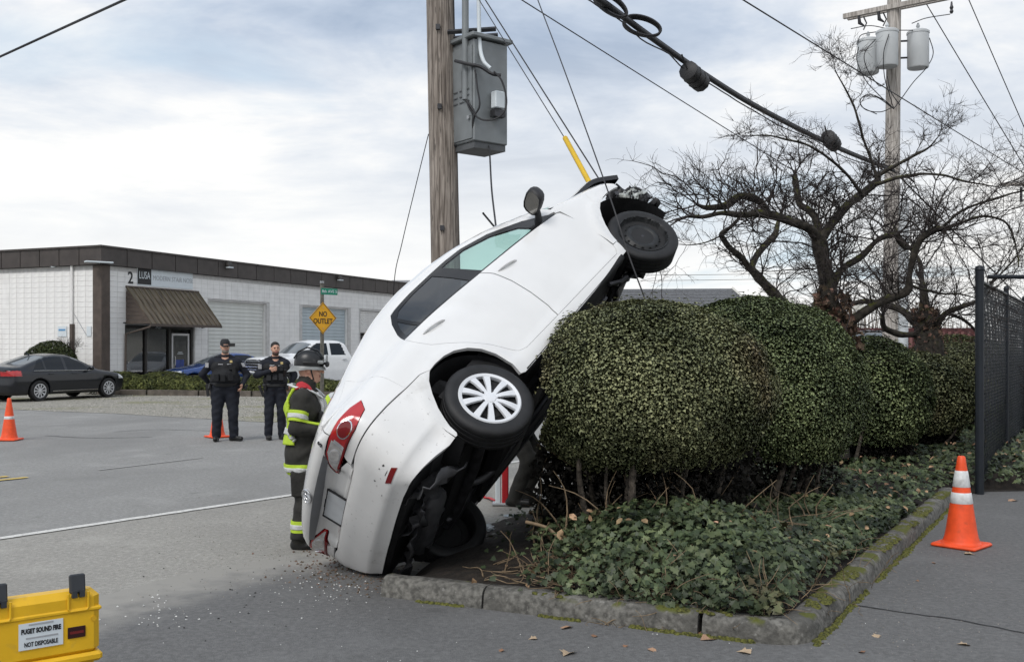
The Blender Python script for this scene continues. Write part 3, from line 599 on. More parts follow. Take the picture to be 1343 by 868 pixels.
# ================= the crashed white hatchback =================
CR = np.array([[0.485967, -0.233449, -0.842222], [0.687119, 0.697575, 0.203116], [0.540096, -0.677415, 0.499406]])
CT = np.array([-0.1111, 7.3363, -1.0865+CAMH])
cm4 = Matrix([[*CR[i], CT[i]] for i in range(3)]+[[0, 0, 0, 1]])
car = tag(empty('crashed_hatchback', M=cm4), 'white hatchback tipped nose up with its rear bumper on the ground', 'car')
def carw(P): return np.asarray(P)@CR.T+CT
def ground_clamp(P, zmin=.012):
    W = carw(P); low = W[:, 2] < zmin+.05
    W[low, 2] = zmin+.05*np.exp((W[low, 2]-zmin-.05)/.05)
    return (W-CT)@CR
def densify(poly, step):
    P = [np.asarray(p, float) for p in poly]; o = []
    for a, b in zip(P, P[1:]+P[:1]):
        n = max(1, int(math.ceil(np.linalg.norm(b-a)/step))); o += [a+(b-a)*i/n for i in range(n)]
    return np.array(o)
def pinset(P, d):
    A = np.roll(P, 1, 0); B = np.roll(P, -1, 0); T = B-A; T /= np.linalg.norm(T, axis=1, keepdims=True)+1e-12
    area = np.sum(P[:, 0]*np.roll(P[:, 1], -1)-np.roll(P[:, 0], -1)*P[:, 1])
    return P+np.stack([-T[:, 1], T[:, 0]], 1)*(d if area > 0 else -d)
def tri2d(outer, holes=(), step=.045):
    pts = [outer]+list(holes); allp = np.vstack(pts); E_ = []; k = 0
    for p in pts: E_ += [(k+i, k+(i+1) % len(p)) for i in range(len(p))]; k += len(p)
    lo, hi = outer.min(0), outer.max(0); g1 = np.arange(lo[0], hi[0], step); g2 = np.arange(lo[1], hi[1], step*.87)
    X, Y = np.meshgrid(g1, g2); X = X+np.where(np.arange(len(g2)) % 2, step/2, 0)[:, None]; Q = np.stack([X.ravel(), Y.ravel()], 1)
    ok = inpoly(Q, outer)
    for h in holes: ok &= ~inpoly(Q, h)
    Q = Q[ok]; D = np.full(len(Q), 9.)
    for p in pts:
        for a, b in zip(p, np.roll(p, -1, 0)): D = np.minimum(D, segdist(Q, a, b))
    Q = Q[D > step*.45]; P = np.vstack([allp, Q])
    r = delaunay_2d_cdt([Vector(p) for p in P], E_, [], 0, 1e-6); v = np.array([q[:] for q in r[0]]); F = np.array([f for f in r[2] if len(f) == 3])
    c = v[F].mean(1); ok = inpoly(c, outer)
    for h in holes: ok &= ~inpoly(c, h)
    return v, F[ok]
def panel(name, poly, dom, mats, parent, inset=.0028, step=.05, flange=.022, off=0., sg=-1, holes=(), clamp=True, bstep=None, post=None):
    sc = np.array([.85, 1.]) if dom == 'r' else np.array([1., 1.])
    o = pinset(densify(np.asarray(poly, float)*sc, bstep or step*.6), inset); hs = [pinset(densify(np.asarray(h, float)*sc, .03), -.001) for h in holes]
    v, F = tri2d(o, hs, step)
    lift = {'s': lambda q: lift_side(q, sg), 'r': lambda q: lift_rear(q/sc), 't': lift_top}[dom]
    P = lift(v); nn = carN(P); P = P+nn*off
    if clamp: P = ground_clamp(P)
    if post is not None: P = post(P)
    fn = np.cross(P[F[:, 1]]-P[F[:, 0]], P[F[:, 2]]-P[F[:, 0]]); flip = np.sum(fn*nn[F].mean(1)) < 0
    if flip: F = F[:, ::-1]
    # boundary edges -> flange
    ed = {}
    for f in F:
        for i in range(3): ed[(f[i], f[(i+1) % 3])] = 1
    bd = [(a, b) for (a, b) in ed if (b, a) not in ed]; bv = sorted({i for e in bd for i in e}); mp = {q: len(P)+i for i, q in enumerate(bv)}
    V = np.vstack([P, P[bv]-nn[bv]*flange]); faces = [tuple(int(i) for i in f) for f in F]
    if flange > 0: faces += [(int(b), int(a), mp[a], mp[b]) for a, b in bd]
    me = np_mesh(name, V, faces, mats); me.polygons.foreach_set('use_smooth', np.ones(len(faces), bool))
    ln = np.zeros((len(me.loops), 3)); li = np.array([l.vertex_index for l in me.loops]); k = len(F)*3; ln[:k] = nn[li[:k]]
    for j in range(len(F), len(faces)): me.polygons[j].use_smooth = False
    me.normals_split_custom_set(ln.tolist()); return link(name, me, parent)
def side(q): return [tuple(p) for p in q]
DLO_BOT = [(.126, 1.075), (.36, 1.067), (.75, 1.045), (1.125, 1.018), (1.5, .988), (1.87, .953), (2.177, .918)]
DLO_TOP = [(2.118, .963), (1.943, 1.113), (1.646, 1.271), (1.359, 1.352), (1.15, 1.368), (.949, 1.368), (.65, 1.362), (.414, 1.346), (.353, 1.335), (.268, 1.266), (.18, 1.16)]
DLO = DLO_BOT+DLO_TOP
RDR = [(.615, .334), (.548, .361), (.509, .417), (.475, .48), (.436, .547), (.334, .68), (.229, .793), (.146, .87), (.112, .947), (.108, 1.001)]
SPL = [(1.076, 1.02), (1.116, .923), (1.133, .774), (1.131, .592), (1.118, .425), (1.082, .317)]
DBF = [(2.112, .287), (2.151, .315), (2.179, .357)]
FDF = [(2.190, .42), (2.207, .55), (2.222, .75), (2.205, .90)]
def arc(cx_, cz_, r, a0, a1, n): return [(cx_+r*math.cos(t), cz_+r*math.sin(t)) for t in np.linspace(rad(a0), rad(a1), n)]
AR = [(.379, .245), (.392, .33), (.391, .40), (.383, .469), (.344, .569), (.282, .65), (.192, .71), (.10, .738), (.0, .746), (-.072, .741)]
AR2 = [(-.072, .741), (-.151, .692), (-.222, .615), (-.289, .522), (-.325, .45), (-.352, .385), (-.368, .318)]
AF = [(2.887, .720), (2.80, .722), (2.707, .714), (2.61, .695), (2.535, .662), (2.45, .60), (2.38, .53), (2.31, .44), (2.265, .356)]
ZT = lambda x: float(_Zt(x))-.085
TOPS = [(x, ZT(x)) for x in np.arange(2.2, -.31, -.06)]
mw = MT['white']
m_glf = glass_mat('clear_teal_glass', (.66, .86, .83), alpha=.03)
m_glp = glass_mat('privacy_glass', (.06, .065, .075), alpha=.085)
m_trim = MT['glossblack']
xS = -.30
def build_side(sg):
    pre = 'right' if sg < 0 else 'left'
    bs = [(2.22, .245), (1.6, .228), (1.0, .224), (.42, .228)]+AR+[(-.147, .78), (-.271, .786), (xS, .787), (xS, ZT(xS))]+TOPS[::-1][1:]+[(2.21, .94)]+DLO_TOP+RDR[::-1]+[(1.082, .317)]+DBF+[(2.245, .356), (2.232, .30)]
    bs = [p for i, p in enumerate(bs) if i == 0 or np.linalg.norm(np.subtract(p, bs[i-1])) > .004]
    # insert the rear lower window corner between glass outline and door
    k = bs.index((.18, 1.16)); bs.insert(k+1, (.126, 1.075))
    panel('body_side', bs, 's', mw, car, inset=.0, step=.05, flange=.03, sg=sg)
    rd = DLO_BOT[:3]+SPL+RDR
    d = panel('rear_door', rd, 's', mw, car, sg=sg)
    handle(d, .315, .957, sg)
    fd = [(1.084, 1.02)]+DLO_BOT[3:]+FDF[::-1]+DBF[::-1]+[(1.09, .317)]+[(a+.006, b) for a, b in SPL[::-1][1:]]
    d = panel('front_door', fd, 's', mw, car, sg=sg)
    handle(d, 1.27, .889, sg)
    fe = [(2.225, .905), (2.215, .75), (2.20, .55), (2.195, .42), (2.19, .362)]+AF[::-1]+[(2.96, .715), (3.03, .70), (3.045, .75), (2.99, .83), (2.90, .885), (2.6, .945), (2.445, .965), (2.3, .985), (2.19, .99), (2.178, .925)]
    panel('front_fender', fe, 's', mw, car, sg=sg)
    # glass and trim
    g1 = [(1.128, 1.032), (1.5, 1.003), (1.80, .975), (1.86, .985), (1.83, 1.09), (1.62, 1.232), (1.36, 1.318), (1.12, 1.335), (1.055, 1.333), (1.085, 1.20)]
    g2 = [(.352, 1.085), (.75, 1.06), (.962, 1.046), (.945, 1.20), (.92, 1.337), (.65, 1.333), (.42, 1.312), (.345, 1.275)]
    g3 = [(.315, 1.09), (.312, 1.25), (.255, 1.19), (.195, 1.105), (.20, 1.092)]
    tr = panel('window_trim', DLO, 's', m_trim, car, inset=.002, step=.06, flange=.015, off=-.003, sg=sg, holes=[g1, g2, g3], bstep=.03)
    panel('front_window', g1, 's', m_glf, car, inset=.0, flange=0, off=-.007, sg=sg)
    panel('rear_window', g2, 's', m_glp, car, inset=.0, flange=0, off=-.007, sg=sg)
    panel('quarter_window', g3, 's', m_glp, car, inset=.0, flange=0, off=-.007, sg=sg)
    # door mirror
    b0 = lift_side([(2.03, 1.0)], sg)[0]; mi = MB(); n_ = np.array([0, sg, 0.])
    mi.tube([b0+(-.03, -sg*.03, -.02), b0+(-.03, sg*.05, .01), b0+(-.02, sg*.10, .05)], [.05, .035, .035], 8, sq=.7)
    mo = mi.build('door_mirror', MT['blackplastic'], car, 50)
    c = b0+np.array([-.01, sg*.155, .085]); q = []
    for i, (sx, s_) in enumerate(((-.062, .88), (-.05, 1.), (-.02, 1.02), (.03, .92), (.065, .70), (.085, .3))):
        for k_ in range(16):
            t = 2*math.pi*k_/16; r_ = (abs(math.cos(t))**3.2+abs(math.sin(t))**3.2)**(-1/3.2)
            q.append(c+np.array([sx+.02*math.sin(t), sg*.112*s_*r_*math.cos(t), .082*s_*r_*math.sin(t)]))
    F = [(i*16+k_, i*16+(k_+1) % 16, (i+1)*16+(k_+1) % 16, (i+1)*16+k_) for i in range(5) for k_ in range(16)]+[tuple(range(80, 96))]
    me = np_mesh('mirror_housing', q, F, MT['blackplastic'], smooth=60); link('mirror_housing', me, mo)
    gl = [c+np.array([-.055+.02*math.sin(t), sg*.098*r_*math.cos(t), .070*r_*math.sin(t)]) for t in np.linspace(0, 2*math.pi, 16, endpoint=False) for r_ in [(abs(math.cos(t))**3.2+abs(math.sin(t))**3.2)**(-1/3.2)]]
    link('mirror_glass', np_mesh('mirror_glass', gl, [tuple(range(15, -1, -1))], mat('mirror_glass', (.30, .29, .27), .12, .9, var=.05)), mo)
m_hnd = mat('handle_white', (.70, .695, .685), .3, var=.03, coat=.6)
def handle(door, x, z, sg):
    q = lift_side([(x+dx, z+dz) for dx, dz in ((-.105, .022), (-.06, .012), (0, 0), (.06, -.012), (.105, -.022))], sg); nn = carN(q)
    pth = q+nn*np.array([.000, .014, .018, .014, .000])[:, None]
    MB().tube(smooth_path(pth, 4), [.009]+[.012]*15+[.009], 8, sq=.6).build('handle', m_hnd, door, 60)
    cu = panel('handle_recess', [(x-.08, z+.03), (x-.05, z-.01), (x+.05, z-.035), (x+.085, z-.02), (x+.06, z+.02), (x-.05, z+.045)], 's', mw, door, inset=0, flange=.0, off=.0012, sg=sg)
for sg in (-1, 1): build_side(sg)
# ---- roof, windscreen, back glass, hood (seen from above) ----
def ye(xs): return np.abs(lift_side([(x, ZT(x)) for x in xs])[:, 1])
def topstrip(name, x0, x1, m, ins=0., off=0., flange=.02, n=16, post=None, w=1.):
    xs = np.linspace(x0, x1, n); y = ye(xs)*w-ins
    return panel(name, [(x, -b) for x, b in zip(xs, y)]+[(x, b) for x, b in zip(xs[::-1], y[::-1])], 't', m, car, inset=.0, step=.07, flange=flange, off=off, post=post)
topstrip('roof', -.02, 1.34, mw); topstrip('windscreen_frame', 1.34, 1.40, m_trim)
def crack_glass(): 
    m = glass_mat('windscreen_glass', (.72, .88, .85), alpha=.02); return m
topstrip('windscreen', 1.40, 2.36, crack_glass(), flange=.0)
topstrip('cowl', 2.36, 2.50, MT['blackplastic'], w=.96)
hg = np.array([2.5, 0, 1.05])
def hood_up(P):
    a = rad(-10.5); q = P-hg; x = q[:, 0]*math.cos(a)+q[:, 2]*math.sin(a); z = -q[:, 0]*math.sin(a)+q[:, 2]*math.cos(a)
    z = z+.02*np.sin(P[:, 1]*9+P[:, 0]*7)*np.clip((P[:, 0]-2.7)/.5, 0, 1)+.05*np.exp(-((P[:, 0]-3.05)/.12)**2)*np.exp(-((P[:, 1]+.1)/.5)**2)
    return np.stack([x, q[:, 1], z], 1)+hg
topstrip('hood', 2.5, 3.30, mw, post=hood_up, flange=.012, w=.92); topstrip('hood_underside', 2.49, 3.32, MT['blackplastic'], post=lambda P: hood_up(P)-np.array([0, 0, .018]), flange=.045, w=.965)
MB().box((2.95, 0, .93), (.75, 1.15, .05), ch=.02, R=roty(rad(6))).build('hood_inner_frame', MT['blackplastic'], car)
# back glass: rear of x=-.02 down to the seam with the tail
phi0 = abs(to_rear(lift_side([(xS, ZT(xS))]))[0, 0])
zs = lambda p: 1.13+(ZT(xS)-1.13)*np.clip((abs(p)-.75)/(phi0-.75), 0, 1)**1.3
phs = np.linspace(-phi0, phi0, 41); seam = lift_rear([(p, zs(p)) for p in phs])
xs2 = np.arange(xS, -.02, .05); y2 = ye(xs2)
back = [(-.02, -ye([-.02])[0])]+[(x, -b) for x, b in list(zip(xs2, y2))[::-1][:-1]]+[tuple(s[:2]) for s in seam]+[(x, b) for x, b in zip(xs2, y2)][1:]+[(-.02, ye([-.02])[0])]
bgl = [(-.08, -.40), (-.30, -.44), (-.55, -.46), (-.74, -.42), (-.79, -.2), (-.80, 0), (-.79, .2), (-.74, .42), (-.55, .46), (-.30, .44), (-.08, .40)]
panel('tailgate_upper', back, 't', mw, car, inset=0, step=.07, flange=.015, holes=[bgl])
panel('back_glass', bgl, 't', m_glp, car, inset=0, flange=0, off=-.002)
# ---- tail: quarter, lamps, tailgate, bumper ----
sx = [(float(to_rear(lift_side([(xS, z)]))[0, 0]), z) for z in np.linspace(.787, ZT(xS), 9)]
def mir(P): return [(-a, b) for a, b in P[::-1]]
lampR = [(-1.018, .964), (-.974, .895), (-.836, .862), (-.62, .868), (-.43, .880), (-.425, .905), (-.50, .948), (-.576, .983), (-.65, .988), (-.722, .991), (-.82, .998), (-.93, .990)]
bt = [(-.85, .797), (-.667, .797), (-.60, .785), (-.56, .772)]
qr = sx+[(p, zs(p)) for p in phs[1:] if -1.27 < p < -.705]+[(-.700, 1.13), (-.718, .993)]+lampR[10:12]+lampR[:4]+[(-.60, .845), (-.585, .805), (-.62, .803), (-.85, .803), (-1.077, .803), (-1.2, .795)]
for sgn in (1, -1):
    Pq = qr if sgn > 0 else mir(qr); panel('rear_quarter', Pq, 'r', mw, car, inset=0.0012, step=.05, flange=.02)
hatch = [(-.697, 1.13), (-.714, .995), (-.650, .992), (-.572, .988), (-.50, .953), (-.42, .909), (-.424, .876), (-.52, .866), (-.585, .838), (-.575, .800), (-.55, .779), (-.3, .775)]
hp = hatch+[(0, .775)]+mir(hatch)+[(p, zs(p)) for p in phs[::-1] if abs(p) < .69]
tg = panel('tailgate', hp, 'r', mw, car, step=.04, flange=.03)
bmp = [(-1.29, .781), (-1.2, .787), (-1.077, .795)]+bt+[(-.3, .767), (0, .767)]
ar2 = [tuple(q) for q in to_rear(lift_side(AR2))]
low = [(-1.188, .303), (-1.091, .305), (-.97, .335), (-.859, .357), (-.727, .377), (-.583, .388), (-.3, .388), (0, .385)]
bl = [(float(to_rear(lift_side([(-.147, .775)]))[0, 0]), .775)]+bmp
bp = bl+mir(bl[:-1])+ar2[1:][::1] if False else None
right_edge = ar2+low            # down the arch edge and along the bottom to the centre
bump_poly = bl+mir(bl[:-1])+mir(right_edge)[::1][::1]
left_edge = [(-a, b) for a, b in right_edge]
bump_poly = bl+[(-a, b) for a, b in bl[:-1][::-1]]+left_edge+right_edge[:-1][::-1]
m_bump = mat('scuffed_white_bumper', (.70, .695, .685), .36, var=.04, vs=3, coat=.4, dark_back=True)
layer(m_bump, (.30, .28, .25), 5, .60, .78, 10, off=(2, 5, 1), amt=.5); layer(m_bump, (.16, .14, .12), 38, .66, .74, 3, off=(4, 2, 1), amt=.45); pass
rb_ = panel('rear_bumper', bump_poly, 'r', m_bump, car, step=.045, flange=.035)
# lamps: red housing with two round chambers
m_red = mat('red_lens', (.42, .012, .014), .12, var=.05, coat=1., spec=.6); m_dred = mat('dark_red_lens', (.16, .006, .008), .2, var=.05, coat=.6)
m_clear = mat('clear_lens', (.62, .60, .58), .15, .3, var=.15, vs=40, coat=1.)
def ell(cx_, cz_, a, b, n=20): return [(cx_+a*math.cos(t), cz_+b*math.sin(t)) for t in np.linspace(0, 2*math.pi, n, endpoint=False)]
for sgn in (1, -1):
    f = (lambda P: P) if sgn > 0 else mir
    lo = panel('tail_light', f(lampR), 'r', m_red, car, inset=.003, step=.03, flange=.03, off=.006)
    rim_ = panel('lamp_chamber', f([(-.70, .972), (-.68, .885), (-.45, .888), (-.448, .903), (-.52, .95), (-.60, .975)]), 'r', m_clear, lo, inset=0, step=.02, flange=.0, off=.0085)
    panel('lamp_ring', f(ell(-.80, .926, .064, .046)), 'r', MT['chrome'], lo, inset=0, step=.02, flange=.004, off=.0105)
    panel('lamp_bulb_cover', f(ell(-.80, .926, .055, .040)), 'r', m_dred, lo, inset=0, step=.02, flange=.003, off=.0135)
    panel('lamp_ring', f(ell(-.594, .926, .056, .038)), 'r', MT['alloy'], lo, inset=0, step=.02, flange=.004, off=.0115)
    panel('lamp_bulb_cover', f(ell(-.594, .926, .048, .032)), 'r', m_clear, lo, inset=0, step=.02, flange=.003, off=.0145)
    panel('lamp_divider', f([(-.712, .958), (-.69, .882), (-.668, .882), (-.69, .957)]), 'r', MT['alloy'], lo, inset=0, step=.03, flange=.004, off=.012)
    panel('lower_red_band', f([(-.84, .868), (-.62, .873), (-.44, .884), (-.44, .892), (-.62, .884), (-.86, .880)]), 'r', m_dred, lo, inset=0, step=.03, flange=.0, off=.0125)
    panel('side_marker', f([(-.752, .530), (-.772, .494), (-.655, .488), (-.632, .525)]), 'r', m_dred, rb_, inset=0, step=.03, flange=.01, off=.003)
m_garn = mat('satin_grey_garnish', (.20, .205, .215), .35, .5, var=.08)
panel('garnish', [(-.555, .992), (-.53, .957), (-.25, .945), (0, .942), (.25, .945), (.53, .957), (.555, .992), (.3, .994), (0, .995), (-.3, .994)], 'r', m_garn, tg, inset=0, step=.03, flange=.03, off=.014)
# emblem (ring with two inner ovals), badge, plate
def on_rear(p, z, off): P = lift_rear([(p, z)])[0]; n_ = carN(P[None])[0]; a = np.cross([0, 0, 1.], n_); a /= np.linalg.norm(a); return P+n_*off, a, np.cross(n_, a), n_
ec, ea, eb, en = on_rear(-.035, 1.045, .006); em = MB()
for (rx, ry, oy) in ((.062, .043, 0), (.020, .036, .0), (.046, .016, .016)):
    em.tube([ec+ea*rx*math.cos(t)+eb*(ry*math.sin(t)+oy) for t in np.linspace(0, 2*math.pi, 25)], .0055, 6, cap=False)
em.build('emblem', MT['chrome'], tg, 60)
MB().prism([(.058*math.cos(t), .040*math.sin(t)) for t in np.linspace(0, 2*math.pi, 20, endpoint=False)], -.004, -.001, R=np.stack([ea, eb, en], 1), o=ec).build('emblem_back', MT['alloy'], tg)
bc, ba, bb, bn_ = on_rear(-.62, 1.035, .003)
text_obj('trim_badge', 'S', .055, MT['darksteel'], tg, bc, np.stack([ba, bb, bn_], 1), bold=.003)
pc, pa, pb, pn = on_rear(.0, .848, .012); RPL = np.stack([pa, pb, pn], 1)
pl = MB().box(pc, (.31, .155, .004), R=RPL).build('licence_plate', mat('plate_white', (.58, .60, .62), .4, var=.06, vs=12), tg)
pf = MB()
for s_ in (-1, 1): pf.box(pc+pb*s_*.082+pn*.003, (.335, .016, .008), R=RPL); pf.box(pc+pa*s_*.160+pn*.003, (.016, .15, .008), R=RPL)
pf.build('plate_frame', MT['blackplastic'], pl)
MB().box(pc+pb*.085+pn*.0, (.10, .02, .02), R=RPL).build('plate_lamp', MT['blackplastic'], tg)
# scuffs on the bumper and arch
sc_ = mat('scrape', (.05, .05, .05), .8)
for (p, z, l, hh) in ((-.70, .545, .05, .006), (-.735, .585, .018, .016), (-.60, .60, .012, .016), (-.52, .52, .012, .008), (-.70, .60, .010, .010)):
    panel('scrape_mark', [(p-l/2, z), (p-l*.1, z-hh*.6), (p+l/2, z-hh*.2), (p+l*.3, z+hh*.5), (p-l*.2, z+hh*.3)], 'r', sc_, rb_, inset=0, step=.05, flange=0, off=.0015)
# ---- wheels ----
def tyre_mb(r=.316, w=.205):
    h = w/2; pr = [(.216, -h*.80), (.225, -h*.93), (.255, -h*1.0), (.29, -h*.98), (.308, -h*.86), (r, -h*.74)]
    for g0 in (-.42, 0, .42): pr += [(r, h*(g0-.07)), (r-.008, h*(g0-.055)), (r-.008, h*(g0+.055)), (r, h*(g0+.07))]
    pr += [(r, h*.74), (.308, h*.86), (.29, h*.98), (.255, h), (.225, h*.93), (.216, h*.80), (.20, h*.5), (.20, -h*.5), (.216, -h*.80)]
    return MB().lathe(pr, 56, M=np.array([[1, 0, 0], [0, 0, 1], [0, -1, 0]], float), cap=False)
tyre_me = tyre_mb().mesh('tyre', MT['rubber'], 38)
AXM = np.array([[1, 0, 0], [0, 0, -1], [0, 1, 0]], float)     # lathe axis z -> wheel axis y... outer face at -y when z>0
def cover_mesh():
    m = MB()
    m.lathe([(.222, .060), (.224, .092), (.216, .100), (.196, .094), (.193, .078), (.196, .06)], 48, M=AXM, cap=False)
    m.lathe([(.048, .07), (.050, .094), (.040, .103), (.0005, .106)], 24, M=AXM, cap=False)
    for k in range(10):
        t = 2*math.pi*k/10+(.10 if k % 2 else -.10)*.35; c, s = math.cos(t), math.sin(t); V = []
        for (r_, w_, z_) in ((.040, .0135, .098), (.09, .0155, .105), (.15, .020, .101), (.198, .024, .092)):
            for dz in (0, -.016):
                for sd in (-1, 1): 
                    ww = w_*(1. if dz == 0 else 1.15); V.append(np.array([r_*c-sd*ww*s, r_*s+sd*ww*c, z_+dz])@AXM.T)
        F = []
        for i in range(3):
            a = i*4; b = a+4; F += [(a, b, b+1, a+1), (a, a+2, b+2, b), (a+1, b+1, b+3, a+3)]
        m.add(V, F)
    return m.mesh('wheel_cover', MT['cover'], 35)
MT['cover'] = mat('wheel_cover_silver', (.70, .71, .73), .35, .15, var=.05, vs=5, coat=.2); cover_me = cover_mesh()
def lug_mesh():
    m = MB()
    for k in range(5): 
        t = 2*math.pi*k/5+.3; m.lathe([(.010, .085), (.010, .100), (.004, .103)], 8, M=AXM, o=(.062*math.cos(t), -.002, .062*math.sin(t)))
    return m.mesh('lug_nuts', MT['darksteel'], 40)
lug_me = lug_mesh()
drum_me = MB().lathe([(.205, -.07), (.205, .055), (.15, .05), (.14, .062), (.05, .065), (.0005, .066)], 32, M=AXM, cap=False).mesh('wheel_disc', mat('wheel_inner', (.012, .012, .013), .7, var=.2), 40)
def steel_mesh():
    rz = lambda r: np.interp(r, [0, .035, .04, .075, .09, .12, .135, .165, .19, .205, .212, .224], [.062, .062, .042, .042, .060, .072, .072, .050, .040, .060, .098, .100])
    o = np.array([(.224*math.cos(t), .224*math.sin(t)) for t in np.linspace(0, 2*math.pi, 56, endpoint=False)])
    hs = []
    for k in range(14):
        t = 2*math.pi*k/14; c = np.array([.158*math.cos(t), .158*math.sin(t)]); hs.append(np.array([c+.0135*np.array([math.cos(a), math.sin(a)]) for a in np.linspace(0, 2*math.pi, 10, endpoint=False)]))
    v, F = tri2d(o, hs, .014); r = np.hypot(v[:, 0], v[:, 1]); V = np.column_stack([v, rz(r)])@AXM.T
    fn = np.cross(V[F[:, 1]]-V[F[:, 0]], V[F[:, 2]]-V[F[:, 0]])
    if fn[:, 1].mean() > 0: F = F[:, ::-1]
    return np_mesh('steel_rim', V, [tuple(int(i) for i in f) for f in F], mat('black_steel_wheel', (.016, .017, .018), .5, .1, var=.3, vs=18), smooth=40)
steel_me = steel_mesh()
def wheel(x, y, z, sg, steel=False, steer=0., camber=0.):
    w_ = empty('wheel', (x, y, z)); w_.parent = car; w_.rotation_euler = (camber, 0, (0 if sg < 0 else math.pi)+steer)
    link('tyre', tyre_me, w_); link('wheel_disc', drum_me, w_)
    if steel: link('steel_rim', steel_me, w_)
    else: link('rim', cover_me, w_)
    link('lug_nuts', lug_me, w_) if not steel else None
    if steel:
        lm = MB()
        for k in range(5):
            t = 2*math.pi*k/5+.5; lm.lathe([(.011, .04), (.011, .060), (.005, .064)], 8, M=AXM, o=(.057*math.cos(t), 0, .057*math.sin(t)))
        lm.lathe([(.030, .05), (.030, .064), (.0005, .067)], 16, M=AXM); lm.build('lug_nuts', MT['darksteel'], w_, 40)
    return w_
wheel(0, -.785, .29, -1); wheel(0.02, .785, .29, 1)
wheel(2.565, -.745, .225, -1, True, steer=-.05, camber=rad(-3)); wheel(2.6, .77, .25, 1, True)
# ---- wheel wells, underbody, running gear ----
m_under = mat('underbody', (.010, .010, .011), .8, var=.4, vs=8, bump=.4, bs=20); m_tin = mat('heat_shield', (.085, .085, .09), .55, .4, var=.25, vs=8)
for x0, z0, r_ in ((0., .335, .408), (2.60, .30, .418)):
    for sg in (-1, 1):
        V = []; n = 22
        for yy in (.83, .50):
            for t in np.linspace(rad(-14), rad(194), n): V.append((x0+r_*math.cos(t), sg*yy, z0+r_*math.sin(t)))
        F = [(i, i+1, n+i+1, n+i) for i in range(n-1)]; V += [(x0, sg*.50, z0)]; F += [(n+i, n+i+1, 2*n) for i in range(n-1)]
        link('wheel_well', np_mesh('wheel_well', ground_clamp(np.array(V)), F, m_under, smooth=60), car)
ub = MB()
ub.box((1.30, 0, .265), (1.75, 1.62, .05), ch=.015); ub.box((-.45, 0, .43), (.62, 1.30, .10), ch=.03); ub.box((0, 0, .52), (.86, .98, .06)); ub.box((2.75, 0, .45), (1.0, .95, .10))
for sg in (-1, 1): ub.box((1.3, sg*.80, .255), (1.72, .09, .07), ch=.012)
ub.build('floor_pan', m_under, car)
MB().box((.62, 0, .235), (.55, 1.0, .14), ch=.04).build('fuel_tank', MT['blackplastic'], car)
MB().tube([(0, -.70, .30), (.06, -.55, .28), (.10, 0, .27), (.06, .55, .28), (0, .70, .30)], .05, 10).build('rear_axle_beam', MT['darksteel'], car, 50)
for sg in (-1, 1): MB().tube([(.42, sg*.55, .30), (.05, sg*.60, .26), (-.02, sg*.62, .30)], .035, 8).build('trailing_arm', MT['darksteel'], car, 50); MB().tube([(-.10, sg*.58, .30), (-.10, sg*.57, .66)], .03, 8).build('shock_absorber', MT['darksteel'], car, 50)
MB().tube(smooth_path([(2.3, .05, .22), (1.5, .12, .20), (.8, .10, .17), (.35, .30, .20), (.1, .35, .34), (-.25, .30, .32)], 6), .03, 8).build('exhaust_pipe', m_tin, car, 50)
MB().tube([(-.30, .62, .335), (-.33, .60, .335), (-.36, -.05, .335), (-.36, -.10, .335)], [.06, .11, .11, .06], 12, sq=.72).build('muffler', m_tin, car, 40)
MB().box((-.52, -.35, .40), (.36, .70, .012), R=roty(.35)).build('heat_shield', m_tin, car)
MB().tube([(-.76, -.62, .47), (-.79, 0, .47), (-.76, .62, .47)], .045, 6).build('bumper_beam', m_tin, car)
sb = MB(); sb.box((2.55, 0, .27), (.38, .95, .09), ch=.02); sb.tube([(2.55, -.45, .25), (2.6, -.70, .22)], .03, 6); sb.tube([(2.45, .45, .25), (2.6, .72, .24)], .03, 6); sb.tube([(2.62, -.60, .32), (2.60, -.58, .75)], .035, 8); sb.build('front_subframe', MT['darksteel'], car)
eb = MB(); eb.box((2.88, .12, .55), (.48, .62, .45), ch=.06); eb.box((2.85, -.35, .48), (.36, .34, .32), ch=.08); eb.lathe([(.09, 0), (.09, .06), (.03, .08)], 16, o=(2.9, -.2, .74)); eb.build('engine', m_under, car)
for i, (a, b) in enumerate((((1.9, -.70, .21), (2.2, -.62, .15)), ((1.2, -.60, .20), (1.85, -.60, .18)))): MB().tube([a, tuple((np.array(a)+b)/2+(0, 0, -.02)), b], .02, 6).build('brake_pipe', MT['darksteel'], car)
def crumple(name, c, sx, sy, R, m, amp=.04, seed=0, n=9, parent=car):
    V = []; 
    for i in range(n):
        for j in range(n):
            u, v = i/(n-1)-.5, j/(n-1)-.5; q = Vector((u*3+seed*7, v*3, seed*1.7)); e = .5-max(abs(u), abs(v))
            V.append((u*sx*(1+.25*mnoise.noise(q*2)), v*sy*(1+.25*mnoise.noise(q*2+Vector((5, 1, 2)))), amp*(mnoise.noise(q*1.3)*2+mnoise.noise(q*3.1))))
    F = [(i*n+j, (i+1)*n+j, (i+1)*n+j+1, i*n+j+1) for i in range(n-1) for j in range(n-1)]
    me = np_mesh(name, np.array(V)@np.array(R).T+np.array(c), F, m, smooth=35); o = link(name, me, parent)
    so_ = o.modifiers.new('thick', 'SOLIDIFY'); so_.thickness = .008; return o
